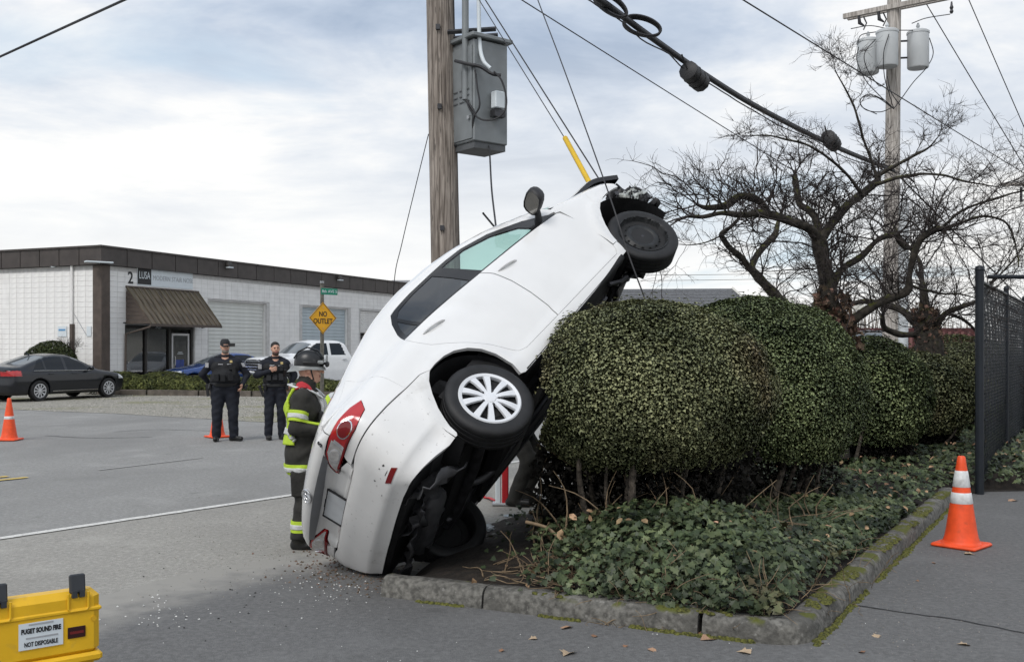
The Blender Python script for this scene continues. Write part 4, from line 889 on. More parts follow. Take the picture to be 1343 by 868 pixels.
# torn front end
m_lens = mat('broken_lamp_lens', (.45, .47, .45), .2, .1, var=.25, vs=14, coat=.8)
for i, (c, sx_, sy_, R, m, am) in enumerate((
    ((3.22, -.62, .70), .34, .22, rotx(1.3)@rotz(.3), MT['blackplastic'], .05), ((3.34, -.52, .60), .30, .24, rotx(1.0)@roty(.8), MT['blackplastic'], .06),
    ((3.42, -.45, .82), .22, .12, roty(-.6)@rotx(1.2), MT['blackplastic'], .03), ((3.30, -.60, .46), .24, .20, roty(1.2)@rotx(.4), MT['blackplastic'], .05),
    ((3.36, -.20, .52), .30, .60, roty(1.4), m_under, .05), ((3.38, .3, .52), .30, .60, roty(1.5), m_under, .05), ((3.22, -.66, .52), .20, .16, rotx(1.3), MT['blackplastic'], .05))):
    crumple('torn_front_trim', c, sx_, sy_, R, m, am, i)
crumple('broken_headlight', (3.27, -.66, .60), .24, .17, rotx(1.25)@rotz(-.3), m_lens, .03, 11)
rs = MB(); rs.tube([(3.16, -.66, .72), (3.20, -.4, .78), (3.2, .4, .78), (3.15, .7, .72)], .025, 6); rs.tube([(3.2, -.5, .78), (3.22, -.5, .34)], .022, 6); rs.tube([(3.2, .5, .78), (3.22, .5, .34)], .022, 6); rs.tube([(3.22, -.6, .36), (3.26, 0, .34), (3.22, .6, .36)], .03, 6); rs.tube([(3.3, -.66, .58), (3.42, 0, .56), (3.3, .66, .58)], .04, 6); rs.build('radiator_support', MT['darksteel'], car)
MB().box((3.17, 0, .56), (.04, .86, .40)).build('radiator', m_under, car)
for i, (a, b, c) in enumerate((((3.1, -.58, .40), (3.02, -.68, .20), (2.95, -.66, .08)), ((2.95, -.55, .3), (3.0, -.66, .15), (3.08, -.60, .02)), ((3.25, -.60, .70), (3.38, -.66, .62), (3.40, -.62, .45)))):
    MB().tube(smooth_path([a, b, c], 5), .012, 6).build('hanging_hose', MT['wire'], car)
crumple('hanging_splash_shield', (2.35, -.50, .16), .55, .22, rotx(.3), MT['blackplastic'], .04, 21); crumple('hanging_splash_shield', (2.75, -.45, .12), .35, .3, rotx(.7), MT['blackplastic'], .05, 25)
crumple('torn_bumper_liner', (-.55, -.45, .33), .40, .35, rotx(.5)@roty(.2), m_tin, .04, 31); crumple('torn_bumper_liner', (-.60, .25, .32), .35, .50, roty(-.4), MT['blackplastic'], .05, 33)
crumple('torn_bumper_liner', (-.62, -.15, .36), .22, .30, roty(-.7)@rotx(.3), MT['darksteel'], .04, 35)
# ---- interior ----
m_seat = mat('seat_cloth', (.06, .06, .062), .9, var=.2, vs=20); m_bag = mat('airbag_cloth', (.72, .72, .70), .9, var=.04, vs=6, bump=.5, bs=14)
def seat(x, y, rear=False):
    s_ = MB(); s_.box((x, y, .55), (.52, .50, .16), ch=.05); s_.box((x-.27, y, .88), (.14, .48, .60), ch=.05, R=roty(-.25)); s_.box((x-.36, y, 1.22), (.10, .26, .17), ch=.04, R=roty(-.2)); s_.build('seat', m_seat, car)
seat(1.25, -.36); seat(1.25, .36); sr = MB(); sr.box((.35, 0, .55), (.50, 1.25, .16), ch=.05); sr.box((.06, 0, .85), (.14, 1.25, .56), ch=.05, R=roty(-.3)); sr.build('rear_seat', m_seat, car)
MB().box((2.12, 0, .86), (.42, 1.40, .22), ch=.08).build('dashboard', MT['blackplastic'], car)
MB().box((1.0, 0, .80), (2.2, 1.5, .02)).box((1.0, 0, .45), (2.3, 1.56, .3)).build('cabin_floor', m_under, car)
crumple('side_airbag', (1.15, .60, 1.22), 1.35, .26, rotx(rad(70)), m_bag, .025, 42)
stw = MB(); stw.tube([np.array([1.72, .36, .93])+.18*(math.cos(t)*np.array([0, 1, 0])+math.sin(t)*np.array([-.45, 0, .9])) for t in np.linspace(0, 2*math.pi, 25)], .015, 6, cap=False); stw.build('steering_wheel', MT['blackplastic'], car)
crumple('side_airbag', (1.62, .36, .96), .34, .34, roty(1.1), m_bag, .04, 47)
MB().box((.9, 0, 1.46), (1.0, .9, .015)).build('headliner', mat('headliner', (.45, .45, .43), .9), car)
# ================= surface nets: mesh an implicit shape =================
def snets(f, lo, hi, h):
    ax = [np.arange(lo[i]-h, hi[i]+2*h, h) for i in range(3)]; n = [len(a) for a in ax]
    G = np.stack(np.meshgrid(*ax, indexing='ij'), -1); v = f(G.reshape(-1, 3)).reshape(n); s = v < 0
    cs = [(a, b, c) for a in (0, 1) for b in (0, 1) for c in (0, 1)]
    sl = lambda A, o: A[o[0]:n[0]-1+o[0], o[1]:n[1]-1+o[1], o[2]:n[2]-1+o[2]]
    cnt = sum(sl(s, o).astype(np.int8) for o in cs); m = (cnt > 0) & (cnt < 8); idx = -np.ones(m.shape, np.int64); I = np.argwhere(m); idx[m] = np.arange(len(I))
    acc = np.zeros((len(I), 3)); k = np.zeros(len(I))
    for i, a in enumerate(cs):
        for b in cs[i+1:]:
            if sum(abs(x-y) for x, y in zip(a, b)) != 1: continue
            va = v[I[:, 0]+a[0], I[:, 1]+a[1], I[:, 2]+a[2]]; vb = v[I[:, 0]+b[0], I[:, 1]+b[1], I[:, 2]+b[2]]; c = (va < 0) != (vb < 0)
            t = np.where(c, va/(va-vb+1e-12), 0)[:, None]; p = np.array(a)+t*(np.array(b)-np.array(a)); acc += p*c[:, None]; k += c
    V = (I+acc/k[:, None])*h+np.array([a[0] for a in ax]); F = []
    for d in range(3):
        e1, e2 = [(1, 2), (2, 0), (0, 1)][d]; o = [0, 0, 0]; o[d] = 1
        A = s[tuple(slice(0, n[i]-o[i]) for i in range(3))]; B = s[tuple(slice(o[i], n[i]) for i in range(3))]
        E_ = np.argwhere(A != B); E_ = E_[(E_[:, e1] > 0) & (E_[:, e2] > 0) & (E_[:, e1] < n[e1]-1) & (E_[:, e2] < n[e2]-1)]
        if not len(E_): continue
        q = []
        for (u, w_) in ((1, 1), (0, 1), (0, 0), (1, 0)):
            c = E_.copy(); c[:, e1] -= u; c[:, e2] -= w_; q.append(idx[c[:, 0], c[:, 1], c[:, 2]])
        q = np.stack(q, 1); ins = A[E_[:, 0], E_[:, 1], E_[:, 2]]; q[~ins] = q[~ins][:, ::-1]; F.append(q)
    F = np.vstack(F); F = F[(F >= 0).all(1)]; return V, F
def project(f, V, it=2, e=1e-3):
    for _ in range(it):
        g = np.stack([(f(V+np.eye(3)[i]*e)-f(V-np.eye(3)[i]*e))/(2*e) for i in range(3)], 1); V = V-f(V)[:, None]*g/np.maximum((g*g).sum(1, keepdims=True), .05)*.9
    return V
def submesh(V, F, sel):
    F2 = F[sel]; u, inv = np.unique(F2, return_inverse=True); return V[u], inv.reshape(F2.shape)
# ================= parked vehicles =================
m_vglass = mat('vehicle_glass', (.012, .015, .020), .08, var=.05, spec=.35)
m_vglass2 = mat('vehicle_windscreen', (.10, .115, .125), .06, var=.1, vs=1.2, spec=.8)
m_headl = mat('head_lamp', (.55, .57, .58), .1, .3, var=.1, coat=1.)
def veh_wheel(parent, x, y, z, r, sg, m_rim, w=.22):
    q = empty('wheel', (x, y, z)); q.parent = parent; q.rotation_euler = (0, 0, 0 if sg < 0 else math.pi)
    h = w/2; MB().lathe([(r*.66, -h*.8), (r*.8, -h), (r*.95, -h*.9), (r, -h*.6), (r, h*.6), (r*.95, h*.9), (r*.8, h), (r*.66, h*.8)], 28, M=AXM, cap=False).build('tyre', MT['rubber'], q, 45)
    m = MB(); m.lathe([(r*.68, h*.55), (r*.68, h*.9), (r*.62, h*.92), (r*.60, h*.6)], 28, M=AXM, cap=False)
    m.lathe([(r*.14, h*.5), (r*.13, h*.86), (.001, h*.88)], 12, M=AXM, cap=False)
    for k in range(10):
        t = 2*math.pi*k/10; c, s = math.cos(t), math.sin(t); V = [np.array([a*c-b*s, a*s+b*c, zz])@AXM.T for a, b in ((r*.08, -.012), (r*.64, -.022), (r*.64, .022), (r*.08, .012)) for zz in (h*.62, h*.82)]
        m.add(V, [(1, 3, 5, 7), (0, 2, 3, 1), (6, 7, 5, 4)])
    m.build('rim', m_rim, q, 40); MB().lathe([(r*.64, h*.3), (.001, h*.32)], 20, M=AXM, cap=False).build('brake_disc', MT['darksteel'], q)
def vehicle(name, label, group, pos, ang, body, tabs, rgn, dims, wheels, m_rim, h=.04):
    root = tag(empty(name, (*pos, 0), ang), label, 'truck' if name == 'pickup_truck' else 'car', group)
    Wz, Tx, Xr, Xf, Zt = [_curve(a, b, .025) for a, b in tabs]
    def F(P):
        x, y, z = P[:, 0], np.abs(P[:, 1]), P[:, 2]
        b = np.maximum(Xr(z)+.10*(y/.9)**2-x, x-Xf(z)+.16*(y/.9)**2)
        f = _smax(y-Wz(z)*Tx(x), b, .16); f = _smax(f, (z-Zt(x)+.05*(y/.7)**2)*.8, .09); f = _smax(f, .20-z, .05)
        for wx, wr in wheels:
            f = np.maximum(f, -np.maximum(np.hypot(x-wx, z-wr)-(wr+.06), .55-y))
        return dims['extra'](P, f) if 'extra' in dims else f
    V, Q = snets(F, dims['lo'], dims['hi'], h); V = project(F, V, 1)
    c = V[Q].mean(1); nn = np.cross(V[Q[:, 2]]-V[Q[:, 0]], V[Q[:, 3]]-V[Q[:, 1]]); nn /= np.linalg.norm(nn, axis=1, keepdims=True)+1e-9
    own = np.zeros(len(Q), int); parts = []
    for nm, m, test, two in rgn:
        t = test(c[:, 0], c[:, 1], c[:, 2], nn)
        for sg in ((-1, 1) if two else (0,)):
            sel = t & (own == 0) & ((c[:, 1]*sg > 0) if sg else True)
            if sel.sum() < 2: continue
            own[sel] = 1; v, q = submesh(V, Q, sel); vn = np.zeros_like(v)
            if nm in ('tail_light', 'head_light'): v = v+np.array([0, 0, 0])
            link(nm, np_mesh(nm, v, q, m, smooth=50), root)
    v, q = submesh(V, Q, own == 0); link('body', np_mesh('body', v, q, body, smooth=50), root)
    for wx, wr in wheels:
        for sg in (-1, 1): veh_wheel(root, wx, sg*(dims['track']), wr, wr, sg, m_rim)
    MB().box((dims['mid'], 0, .30), (dims['len'], 1.1, .16)).build('underbody', m_under, root)
    for sg in (-1, 1): 
        mx_, my_, mz_ = dims['mirror']; MB().box((mx_, sg*my_, mz_), (.12, .20, .14), ch=.04).tube([(mx_+.02, sg*(my_-.22), mz_-.06), (mx_, sg*(my_-.08), mz_-.02)], .03, 6).build('door_mirror', dims.get('mm', body), root, 50)
    return root
sed_t = [([.1, .3, .6, .85, .92, 1.0, 1.2, 1.4, 1.5], [.80, .87, .905, .89, .86, .80, .70, .58, .48]), ([-1.1, -.6, .2, 2.2, 3.0, 3.7], [.90, .97, 1, 1, .95, .84]),
         ([.2, .3, .5, .75, .95, 1.08, 1.2], [-.85, -.96, -1.0, -.98, -1.0, -.94, -.8]), ([.2, .35, .55, .72, .85, 1.0], [3.40, 3.52, 3.56, 3.48, 3.3, 3.0]),
         ([-1.1, -.9, -.55, -.40, .42, .85, 1.25, 1.65, 2.25, 2.45, 3.1, 3.4, 3.6], [1.06, 1.09, 1.12, 1.16, 1.43, 1.475, 1.45, 1.31, 1.03, .985, .88, .78, .62])]
def P2(poly): 
    P = np.array(poly, float); return lambda x, z: inpoly(np.stack([x, z], 1), P)
s_r = P2([(-.18, .965), (.22, .96), (.22, 1.32), (.05, 1.25)]); s_b = P2([(.30, .96), (.98, .945), (.98, 1.365), (.62, 1.37), (.30, 1.335)]); s_f = P2([(1.07, .945), (1.98, .94), (1.66, 1.16), (1.32, 1.34), (1.07, 1.365)])
def sed_regions(tl):
    side = lambda n: np.abs(n[:, 1]) > .45
    return [('rear_quarter_window', m_vglass, lambda x, y, z, n: s_r(x, z) & side(n), True), ('rear_window', m_vglass, lambda x, y, z, n: s_b(x, z) & side(n), True), ('front_window', m_vglass, lambda x, y, z, n: s_f(x, z) & side(n), True),
            ('back_glass', m_vglass2, lambda x, y, z, n: (x > -.42) & (x < .36) & (z > 1.14) & (n[:, 2] > .45) & (np.abs(y) < .60-.0*z), False),
            ('windscreen', m_vglass2, lambda x, y, z, n: (x > 1.36) & (x < 2.2) & (z > 1.03) & (n[:, 2] > .4) & (np.abs(y) < .66), False),
            ('tail_light', m_red, lambda x, y, z, n: (x < -.62) & (z > .80) & (z < .955) & (np.abs(y) > .36), True),
            ('head_light', m_headl, lambda x, y, z, n: (x > 3.12) & (z > .63) & (z < .79) & (np.abs(y) > .40), True),
            ('grille', MT['blackplastic'], lambda x, y, z, n: (x > 3.2) & (z > .30) & (z < .60) & (np.abs(y) < .62), False),
            ('lower_trim', MT['blackplastic'], lambda x, y, z, n: (z < .29), False)]
SD = dict(lo=(-1.1, -.95, .1), hi=(3.65, .95, 1.55), track=.80, mid=1.3, len=3.9, mirror=(1.85, 1.0, 1.0))
m_rims = MT['alloy']
m_sblack = mat('charcoal_car_paint', (.009, .011, .016), .28, .2, var=.1, coat=.45); m_sblue = mat('blue_car_paint', (.012, .05, .20), .22, .3, var=.1, coat=1.)
m_swhite = mat('white_car_paint', (.66, .67, .68), .3, var=.03, coat=.6); m_ssilv = mat('silver_car_paint', (.40, .41, .43), .3, .5, var=.05, coat=.6)
ds = vehicle('parked_sedan', 'charcoal four door sedan parked on gravel beside the white workshop wall', 'parked vehicles', (-15.42, 31.1), rad(64.1), m_sblack, sed_t, sed_regions(0), SD, ((0, .325), (2.65, .325)), m_rims, .032)
# chrome line, handles, antenna, plate on the charcoal sedan
for sg in (-1, 1):
    MB().tube([(-.2, sg*.872, .952), (.3, sg*.878, .945), (1.1, sg*.878, .935), (2.0, sg*.872, .925)], .010, 5).build('chrome_strip', MT['chrome'], ds)
    for hx in (.42, 1.28): MB().box((hx, sg*.905, .845), (.22, .03, .03), ch=.01).build('handle', m_sblack, ds)
    MB().tube([(.45, sg*.90, .30), (2.2, sg*.895, .30)], .016, 5).build('sill_strip', MT['chrome'], ds)
MB().box((-1.005, 0, .80), (.02, .34, .15)).build('licence_plate', m_signw, ds); MB().tube([(.3, 0, 1.42), (.18, 0, 1.50)], .02, 6).build('antenna_fin', m_sblack, ds)
MB().box((-.98, 0, .96), (.06, 1.2, .03), ch=.01).build('boot_lip', m_sblack, ds)
ub_ = (-13.05, 37.0); hb = np.array([-.79, -.61]); ab = math.atan2(hb[1], hb[0])
vehicle('parked_sedan', 'blue sedan parked nose out behind the low junipers', 'parked vehicles', tuple(np.array(ub_)-hb*3.55), ab, m_sblue, sed_t, sed_regions(0), SD, ((0, .325), (2.65, .325)), m_rims, .045)
vehicle('parked_sedan', 'silver sedan parked between the blue sedan and the white pickup', 'parked vehicles', tuple(np.array((-11.2, 41.1))-hb*3.55), ab, m_ssilv, sed_t, sed_regions(0), SD, ((0, .325), (2.65, .325)), m_rims, .055)
vehicle('parked_sedan', 'pale sedan parked beyond the charcoal sedan', 'parked vehicles', (-20.9, 34.2), rad(64), m_swhite, sed_t, sed_regions(0), SD, ((0, .325), (2.65, .325)), m_rims, .055)
pk_t = [([.2, .45, .8, 1.1, 1.3, 1.5, 1.8, 2.0], [.92, .98, 1.0, .99, .97, .90, .80, .70]), ([-1.3, -.8, 3.5, 4.5], [.97, 1, 1, .94]), ([.3, .5, .8, 1.4, 1.6, 1.95], [-1.12, -1.18, -1.15, -1.12, -1.1, -1.0]),
        ([.3, .5, .7, 1.2, 1.35, 1.5], [4.42, 4.50, 4.48, 4.44, 4.3, 4.0]), ([-1.3, .72, .80, .95, 1.2, 2.1, 2.45, 3.05, 3.2, 4.2, 4.5], [1.36, 1.36, 1.5, 1.86, 1.95, 1.95, 1.84, 1.42, 1.38, 1.31, 1.18])]
p_r = P2([(1.02, 1.40), (1.66, 1.39), (1.66, 1.82), (1.16, 1.82)]); p_f = P2([(1.76, 1.39), (2.72, 1.38), (2.42, 1.70), (2.2, 1.82), (1.76, 1.82)])
def pk_extra(P, f): return np.maximum(f, -np.maximum.reduce([P[:, 0]-.62, -1.02-P[:, 0], np.abs(P[:, 1])-.86, .85-P[:, 2]]))
pside = lambda n: np.abs(n[:, 1]) > .4
pkr = [('rear_window', m_vglass, lambda x, y, z, n: p_r(x, z) & pside(n), True), ('front_window', m_vglass, lambda x, y, z, n: p_f(x, z) & pside(n), True),
       ('windscreen', m_vglass2, lambda x, y, z, n: (x > 2.40) & (x < 3.02) & (z > 1.44) & (n[:, 2] > .3) & (np.abs(y) < .78), False),
       ('head_light', m_headl, lambda x, y, z, n: (x > 4.05) & (z > .98) & (z < 1.20) & (np.abs(y) > .66), True),
       ('grille', MT['blackplastic'], lambda x, y, z, n: (x > 4.2) & (z > .80) & (z < 1.22) & (np.abs(y) < .64), False), ('tail_light', m_red, lambda x, y, z, n: (x < -1.0) & (z > .95) & (z < 1.3) & (np.abs(y) > .82), True),
       ('lower_bumper', MT['blackplastic'], lambda x, y, z, n: (z < .52) & (x > 4.1), False), ('side_trim', MT['blackplastic'], lambda x, y, z, n: (z < .40), False)]
hp_ = np.array([-.75, -.66]); pk = vehicle('pickup_truck', 'white crew cab pickup truck with chrome grille parked behind the junipers', 'parked vehicles', tuple(np.array((-9.55, 36.3))-hp_*4.45), math.atan2(hp_[1], hp_[0]), m_swhite, pk_t, pkr,
    dict(lo=(-1.25, -1.05, .2), hi=(4.6, 1.05, 2.05), track=.86, mid=1.6, len=5.2, mirror=(2.62, 1.12, 1.42), extra=pk_extra, mm=MT['chrome']), ((0, .40), (3.70, .40)), m_rims, .04)
for i in range(4): MB().box((4.46, 0, .86+i*.10), (.06, 1.26, .035), ch=.01).build('grille_bar', MT['chrome'], pk)
MB().box((4.50, 0, .64), (.14, 1.75, .22), ch=.05).build('front_bumper', MT['chrome'], pk)
for sg in (-1, 1):
    for hx in (1.10, 2.0): MB().box((hx, sg*1.01, 1.22), (.20, .03, .04), ch=.01).build('handle', MT['chrome'], pk)
# ================= utility poles =================
def noisy_pole(path, r0, r1, m, n=20, seg=40):
    P = np.array([np.asarray(path[0], float)+(np.asarray(path[1], float)-np.asarray(path[0], float))*t for t in np.linspace(0, 1, seg)]); mb_ = MB(); mb_.tube(P, np.linspace(r0, r1, seg), n)
    return mb_
P1b, P1t = np.array([-.745, 12., 0]), np.array([-.99, 12.05, 11.2]); pole_at = lambda z: P1b+(P1t-P1b)*z/11.2
up = tag(empty('utility_pole', P1b), 'thick weathered wooden utility pole carrying a grey cabinet behind the crashed car', 'utility pole')
loc = lambda P: np.asarray(P, float)-P1b
noisy_pole((loc(P1b), loc(P1t)), .185, .15, MT['wood']).build('pole_shaft', MT['wood'], up, 60)
for z in (3.1, 4.55, 5.5, 7.4): MB().box(loc(pole_at(z))+(-.02, -.185, 0), (.05, .04, .06)).build('bolt', MT['darksteel'], up)
MB().tube([loc(pole_at(z))+(.165, -.03, 0) for z in np.linspace(0, 10, 20)], .012, 6).build('ground_wire', MT['wire'], up)
# grey cabinet on the pole's right side
cab = tag(empty('pole_cabinet', at(629, 194, 11.95)), 'grey louvred metal cabinet hung on the wooden utility pole', 'cabinet')
m_cab = mat('cabinet_grey', (.20, .215, .222), .5, .2, var=.12, vs=4); layer(m_cab, (.18, .19, .19), 3, .55, .75, 8, amt=.5); m_cabd = mat('cabinet_dark', (.09, .095, .10), .55)
RC = rotz(rad(-52)); CW, CD, CH = .46, .50, 1.20
bx = lambda c, s, **k: MB().box(RC@np.array(c), s, R=RC, **k)
bx((0, 0, CH/2+.02), (CW, CD, CH), ch=.012).build('casing', m_cab, cab)
bx((0, 0, CH+.06), (CW+.10, CD+.10, .05), ch=.01).build('rain_roof', m_cab, cab); bx((0, .0, -.02), (CW-.04, CD-.04, .07)).build('base_tray', m_cabd, cab)
bx((0, -CD/2-.008, CH/2), (CW-.06, .012, CH-.10), ch=.004).build('door', m_cab, cab); bx((-CW/2-.008, 0, CH/2), (.012, CD-.07, CH-.10), ch=.004).build('door', m_cab, cab)
for r in range(3):
    for k in range(3): bx((-.12+k*.12, -CD/2-.018, .50+r*.07), (.075, .014, .012)).build('louvre', m_cabd, cab)
bx((.02, -CD/2-.02, .72), (.012, .012, .30)).build('door_rod', m_cabd, cab); bx((.16, -CD/2-.025, .30), (.04, .03, .04)).build('door_latch', MT['steel'], cab)
bx((.30, .05, .52), (.10, .14, .20), ch=.01).build('meter_box', m_signw, cab); bx((.30, .05, .36), (.09, .16, .08)).build('meter_bracket', MT['darksteel'], cab)
MB().tube([(-.36, .05, CH+.13), (.22, -.02, CH+.15)], .03, 4).tube([(-.38, -.1, CH+.16), (.20, -.16, CH+.18)], .03, 4).build('mounting_arm', MT['darksteel'], cab)
MB().tube([(-.36, 0, .02), (.05, -.08, .06)], .03, 4).tube([(-.34, 0, .28), (-.24, -.05, .05)], .02, 4).build('mounting_bracket', MT['darksteel'], cab)
for (a, b, r_) in (((598, 0), (598, 131), .055), ): 
    MB().tube([loc(at(610, -150, 11.72)), loc(at(610.5, 131, 11.72))], .042, 10).build('conduit', m_cab, up, 60)
MB().tube([loc(q) for q in smooth_path([at(626, -150, 11.7), at(628, 20, 11.68), at(629.5, 60, 11.66), at(634, 80, 11.62), at(643, 90, 11.60)], 6)], .024, 8).build('conduit', m_signw, up, 60)
cc = lambda L_, r_: MB().tube(smooth_path([np.asarray(p)-at(629, 194, 11.95) for p in L_], 6), r_, 6).build('cable', MT['wire'], cab, 60)
cc([at(611, 131, 11.68), at(618, 146, 11.60), at(632, 157, 11.55), at(650, 156, 11.52), at(662, 145, 11.5), at(664, 128, 11.5), at(658, 106, 11.5), at(648, 94, 11.52)], .011)
cc([at(612, 132, 11.66), at(622, 148, 11.60), at(620, 160, 11.62), at(621, 171, 11.65)], .013); cc([at(623, 92, 11.6), at(626, 115, 11.58), at(629, 138, 11.56), at(622, 152, 11.58)], .012)
cc([at(597, 80, 11.7), at(612, 84, 11.62), at(630, 88, 11.58), at(645, 97, 11.55), at(657, 99, 11.55)], .022)
cc([at(641, 190, 11.8), at(643, 210, 11.5), at(645, 250, 10.9), at(650, 297, 10.2)], .006)
hw = tag(link('dangling_wire', MB().tube(smooth_path([at(642.5, 205, 11.6), at(645, 250, 10.9), at(650.5, 299, 10.0), at(648, 297, 9.95), at(633, 279, 9.9)], 8), [.010]*33, 6).mesh('dangling_wire', MT['wire'], 60)), 'stiff bent wire dangling from the grey pole cabinet', 'wire')
# second pole with three transformers
P2b = np.array([9.60, 25.2, 0]); up2 = tag(empty('utility_pole', P2b), 'tall wooden utility pole with a cross arm and three transformer cans', 'utility pole')
m_wood2 = mat('grey_pole_wood', (.30, .27, .24), .9, var=.3, vs=5, bump=.6, bs=22, col2=(.42, .39, .36), stretch=(9, 9, .5))
noisy_pole(((0, 0, 0), (.12, 0, 10.9)), .21, .165, m_wood2).build('pole_shaft', m_wood2, up2, 60)
MB().tube([(.27, -.14, 0), (.30, -.14, 5.3)], .13, 12).build('conduit', mat('pvc_grey', (.55, .58, .60), .5), up2, 60)
A2 = np.array([RP[0], RP[1], 0]); armc = np.array([.10, -.2, 10.28])
Rarm = np.column_stack([A2, np.cross([0, 0, 1], A2), [0, 0, 1]])
MB().box(armc+(0, 0, .0), (2.7, .10, .12), R=Rarm).build('cross_arm', m_wood2, up2); MB().box(armc+np.cross([0, 0, 1], A2)*.32+(0, 0, .05), (2.7, .10, .12), R=Rarm).build('cross_arm', m_wood2, up2)
for s_ in (-.95, -.45): MB().tube([armc+A2*s_+(0, 0, -.05), armc+A2*s_+(.02, 0, -.25), armc+A2*s_+(.14, 0, -.32)], [.035, .05, .02], 8).tube([armc+A2*s_+(.12, 0, -.08), armc+A2*s_+(.20, 0, -.25), armc+A2*s_+(.12, 0, -.42)], .018, 6).build('fuse_cutout', MT['darksteel'], up2, 50)
MB().lathe([(.03, 0), (.05, .05), (.03, .1), (.05, .15), (.03, .2), (.02, .3)], 10, o=at(1248, 18, 25.3)-P2b).build('insulator', MT['darksteel'], up2, 40)
m_can = mat('transformer_grey', (.52, .54, .55), .5, .1, var=.06, vs=3)
for (u, v0, v1, d) in ((1138.5, 52, 97, 25.0), (1163.5, 40, 88, 24.7), (1204, 41, 90, 25.1)):
    top, bot = at(u, v0, d)-P2b, at(u, v1, d)-P2b; hh = top[2]-bot[2]; r_ = .262
    t = empty('transformer', bot); t.parent = up2
    MB().lathe([(.001, 0), (r_*.93, .0), (r_, .03), (r_, hh-.08), (r_*1.05, hh-.08), (r_*1.05, hh-.03), (r_*.9, hh), (.001, hh+.03)], 28, cap=False).build('can', m_can, t, 40)
    MB().lathe([(.03, hh), (.06, hh+.04), (.03, hh+.08), (.05, hh+.12), (.02, hh+.2)], 10).build('bushing', m_can, t, 40)
    for z in (hh*.3, hh*.75): MB().tube([(0, 0, z), tuple((np.array([.10, 0, 0])-bot)*np.array([1, 1, 0])*.98+np.array([0, 0, z]))], .025, 6).build('bracket', MT['darksteel'], t)
c2 = lambda L_, r_=.012: MB().tube(smooth_path([np.asarray(p)-P2b for p in L_], 6), r_, 5).build('cable', MT['wire'], up2, 60)
jn = (1172, 143, 24.8)
for L_ in ([(1126, 62, 24.8), (1124, 80, 24.8), (1135, 105, 24.8), (1150, 122, 24.8), jn], [(1148, 52, 24.6), (1134, 70, 24.5), (1137, 90, 24.5), (1152, 112, 24.6), (1160, 111, 24.6)], [(1166, 45, 24.4), (1159, 70, 24.4), (1160, 100, 24.5), (1166, 122, 24.6), jn],
           [(1219, 50, 25), (1224, 70, 25), (1216, 88, 25), (1198, 108, 24.9), (1182, 130, 24.8), jn], [(1164, 100, 24.5), (1168, 120, 24.6), (1180, 138, 24.7)], [(1125, 56, 24.9), (1130, 46, 24.9), (1150, 42, 24.8)], [(1166, 40, 24.6), (1205, 40, 25)],
           [jn, (1160, 132, 24.7), (1140, 124, 24.7), (1128, 132, 24.7), (1135, 144, 24.7), (1155, 147, 24.7), (1172, 140, 24.7)], [jn, (1150, 128, 24.7), (1131, 128, 24.7), (1130, 140, 24.7), (1150, 150, 24.7)], [(1196, 31, 25), (1215, 24, 25.1), (1246, 19, 25.2)], [(1116, 38, 24.9), (1140, 34, 24.9), (1160, 37, 24.7)]): c2([at(*q) for q in L_])
# third pole far right
P3b = np.array([(1352-CX)/FPX*46, 46., 0]); up3 = tag(empty('utility_pole', P3b), 'distant utility pole whose cross arm reaches into view beyond the bare trees', 'utility pole')
MB().tube([(0, 0, 0), (0, 0, 9.6)], [.18, .14], 12).build('pole_shaft', m_wood2, up3, 60); MB().box((0, 0, 1.68+213/1300*46), (2.8, .12, .14)).build('cross_arm', m_wood2, up3); MB().tube([(-.45, 0, 9.1), (-.45, 0, 8.4)], .06, 8).build('insulator', MT['darksteel'], up3)
# ---- overhead cables and guys ----
def cable(name, path, r, label, group=None, cat='cable', n=6): return tag(link(name, MB().tube(path, r, n).mesh(name, MT['wire'], 60)), label, cat, group)
bp_ = [at(*q) for q in ((560, -180, 11.9), (700, -55, 13.2), (783, -2, 14.6), (850, 47, 15.9), (920, 96, 17.2), (1000, 145, 19.2), (1100, 195, 22.4), (1172, 224, 24.9))]
bpath = smooth_path(bp_, 8)
bun = tag(empty('cable_bundle', bpath[0]), 'heavy black bundle of telecom cables slung between the two poles', 'cable')
MB().tube(bpath-bpath[0], .045, 8).build('main_cable', MT['wire'], bun, 60)
MB().tube(bpath-bpath[0]+np.array([0, 0, .055]), .014, 5).build('messenger_wire', MT['wire'], bun); MB().tube(bpath-bpath[0]+np.stack([.03*np.sin(np.arange(len(bpath))), 0*bpath[:, 0], -.07-.05*np.abs(np.sin(np.arange(len(bpath))*.35))], 1), .012, 5).build('drop_cable', MT['wire'], bun)
def coil(u, v, d, w_, h_, tilt, k=3):
    c = at(u, v, d)-bpath[0]; m = MB()
    for i in range(k):
        pts = [c+np.array([w_*math.cos(t)*math.cos(tilt)-h_*math.sin(t)*math.sin(tilt)*(1-.05*i), .05*i-.05, -(w_*math.cos(t)*math.sin(tilt)+h_*math.sin(t)*math.cos(tilt))*(1-.05*i)]) for t in np.linspace(0, 2*math.pi, 32)]; m.tube(pts, .022, 6, cap=False)
    return m.build('cable_coil', MT['wire'], bun, 60)
coil(842, 35, 15.6, .30, .14, .30); coil(800, 6, 14.9, .30, .12, .65)
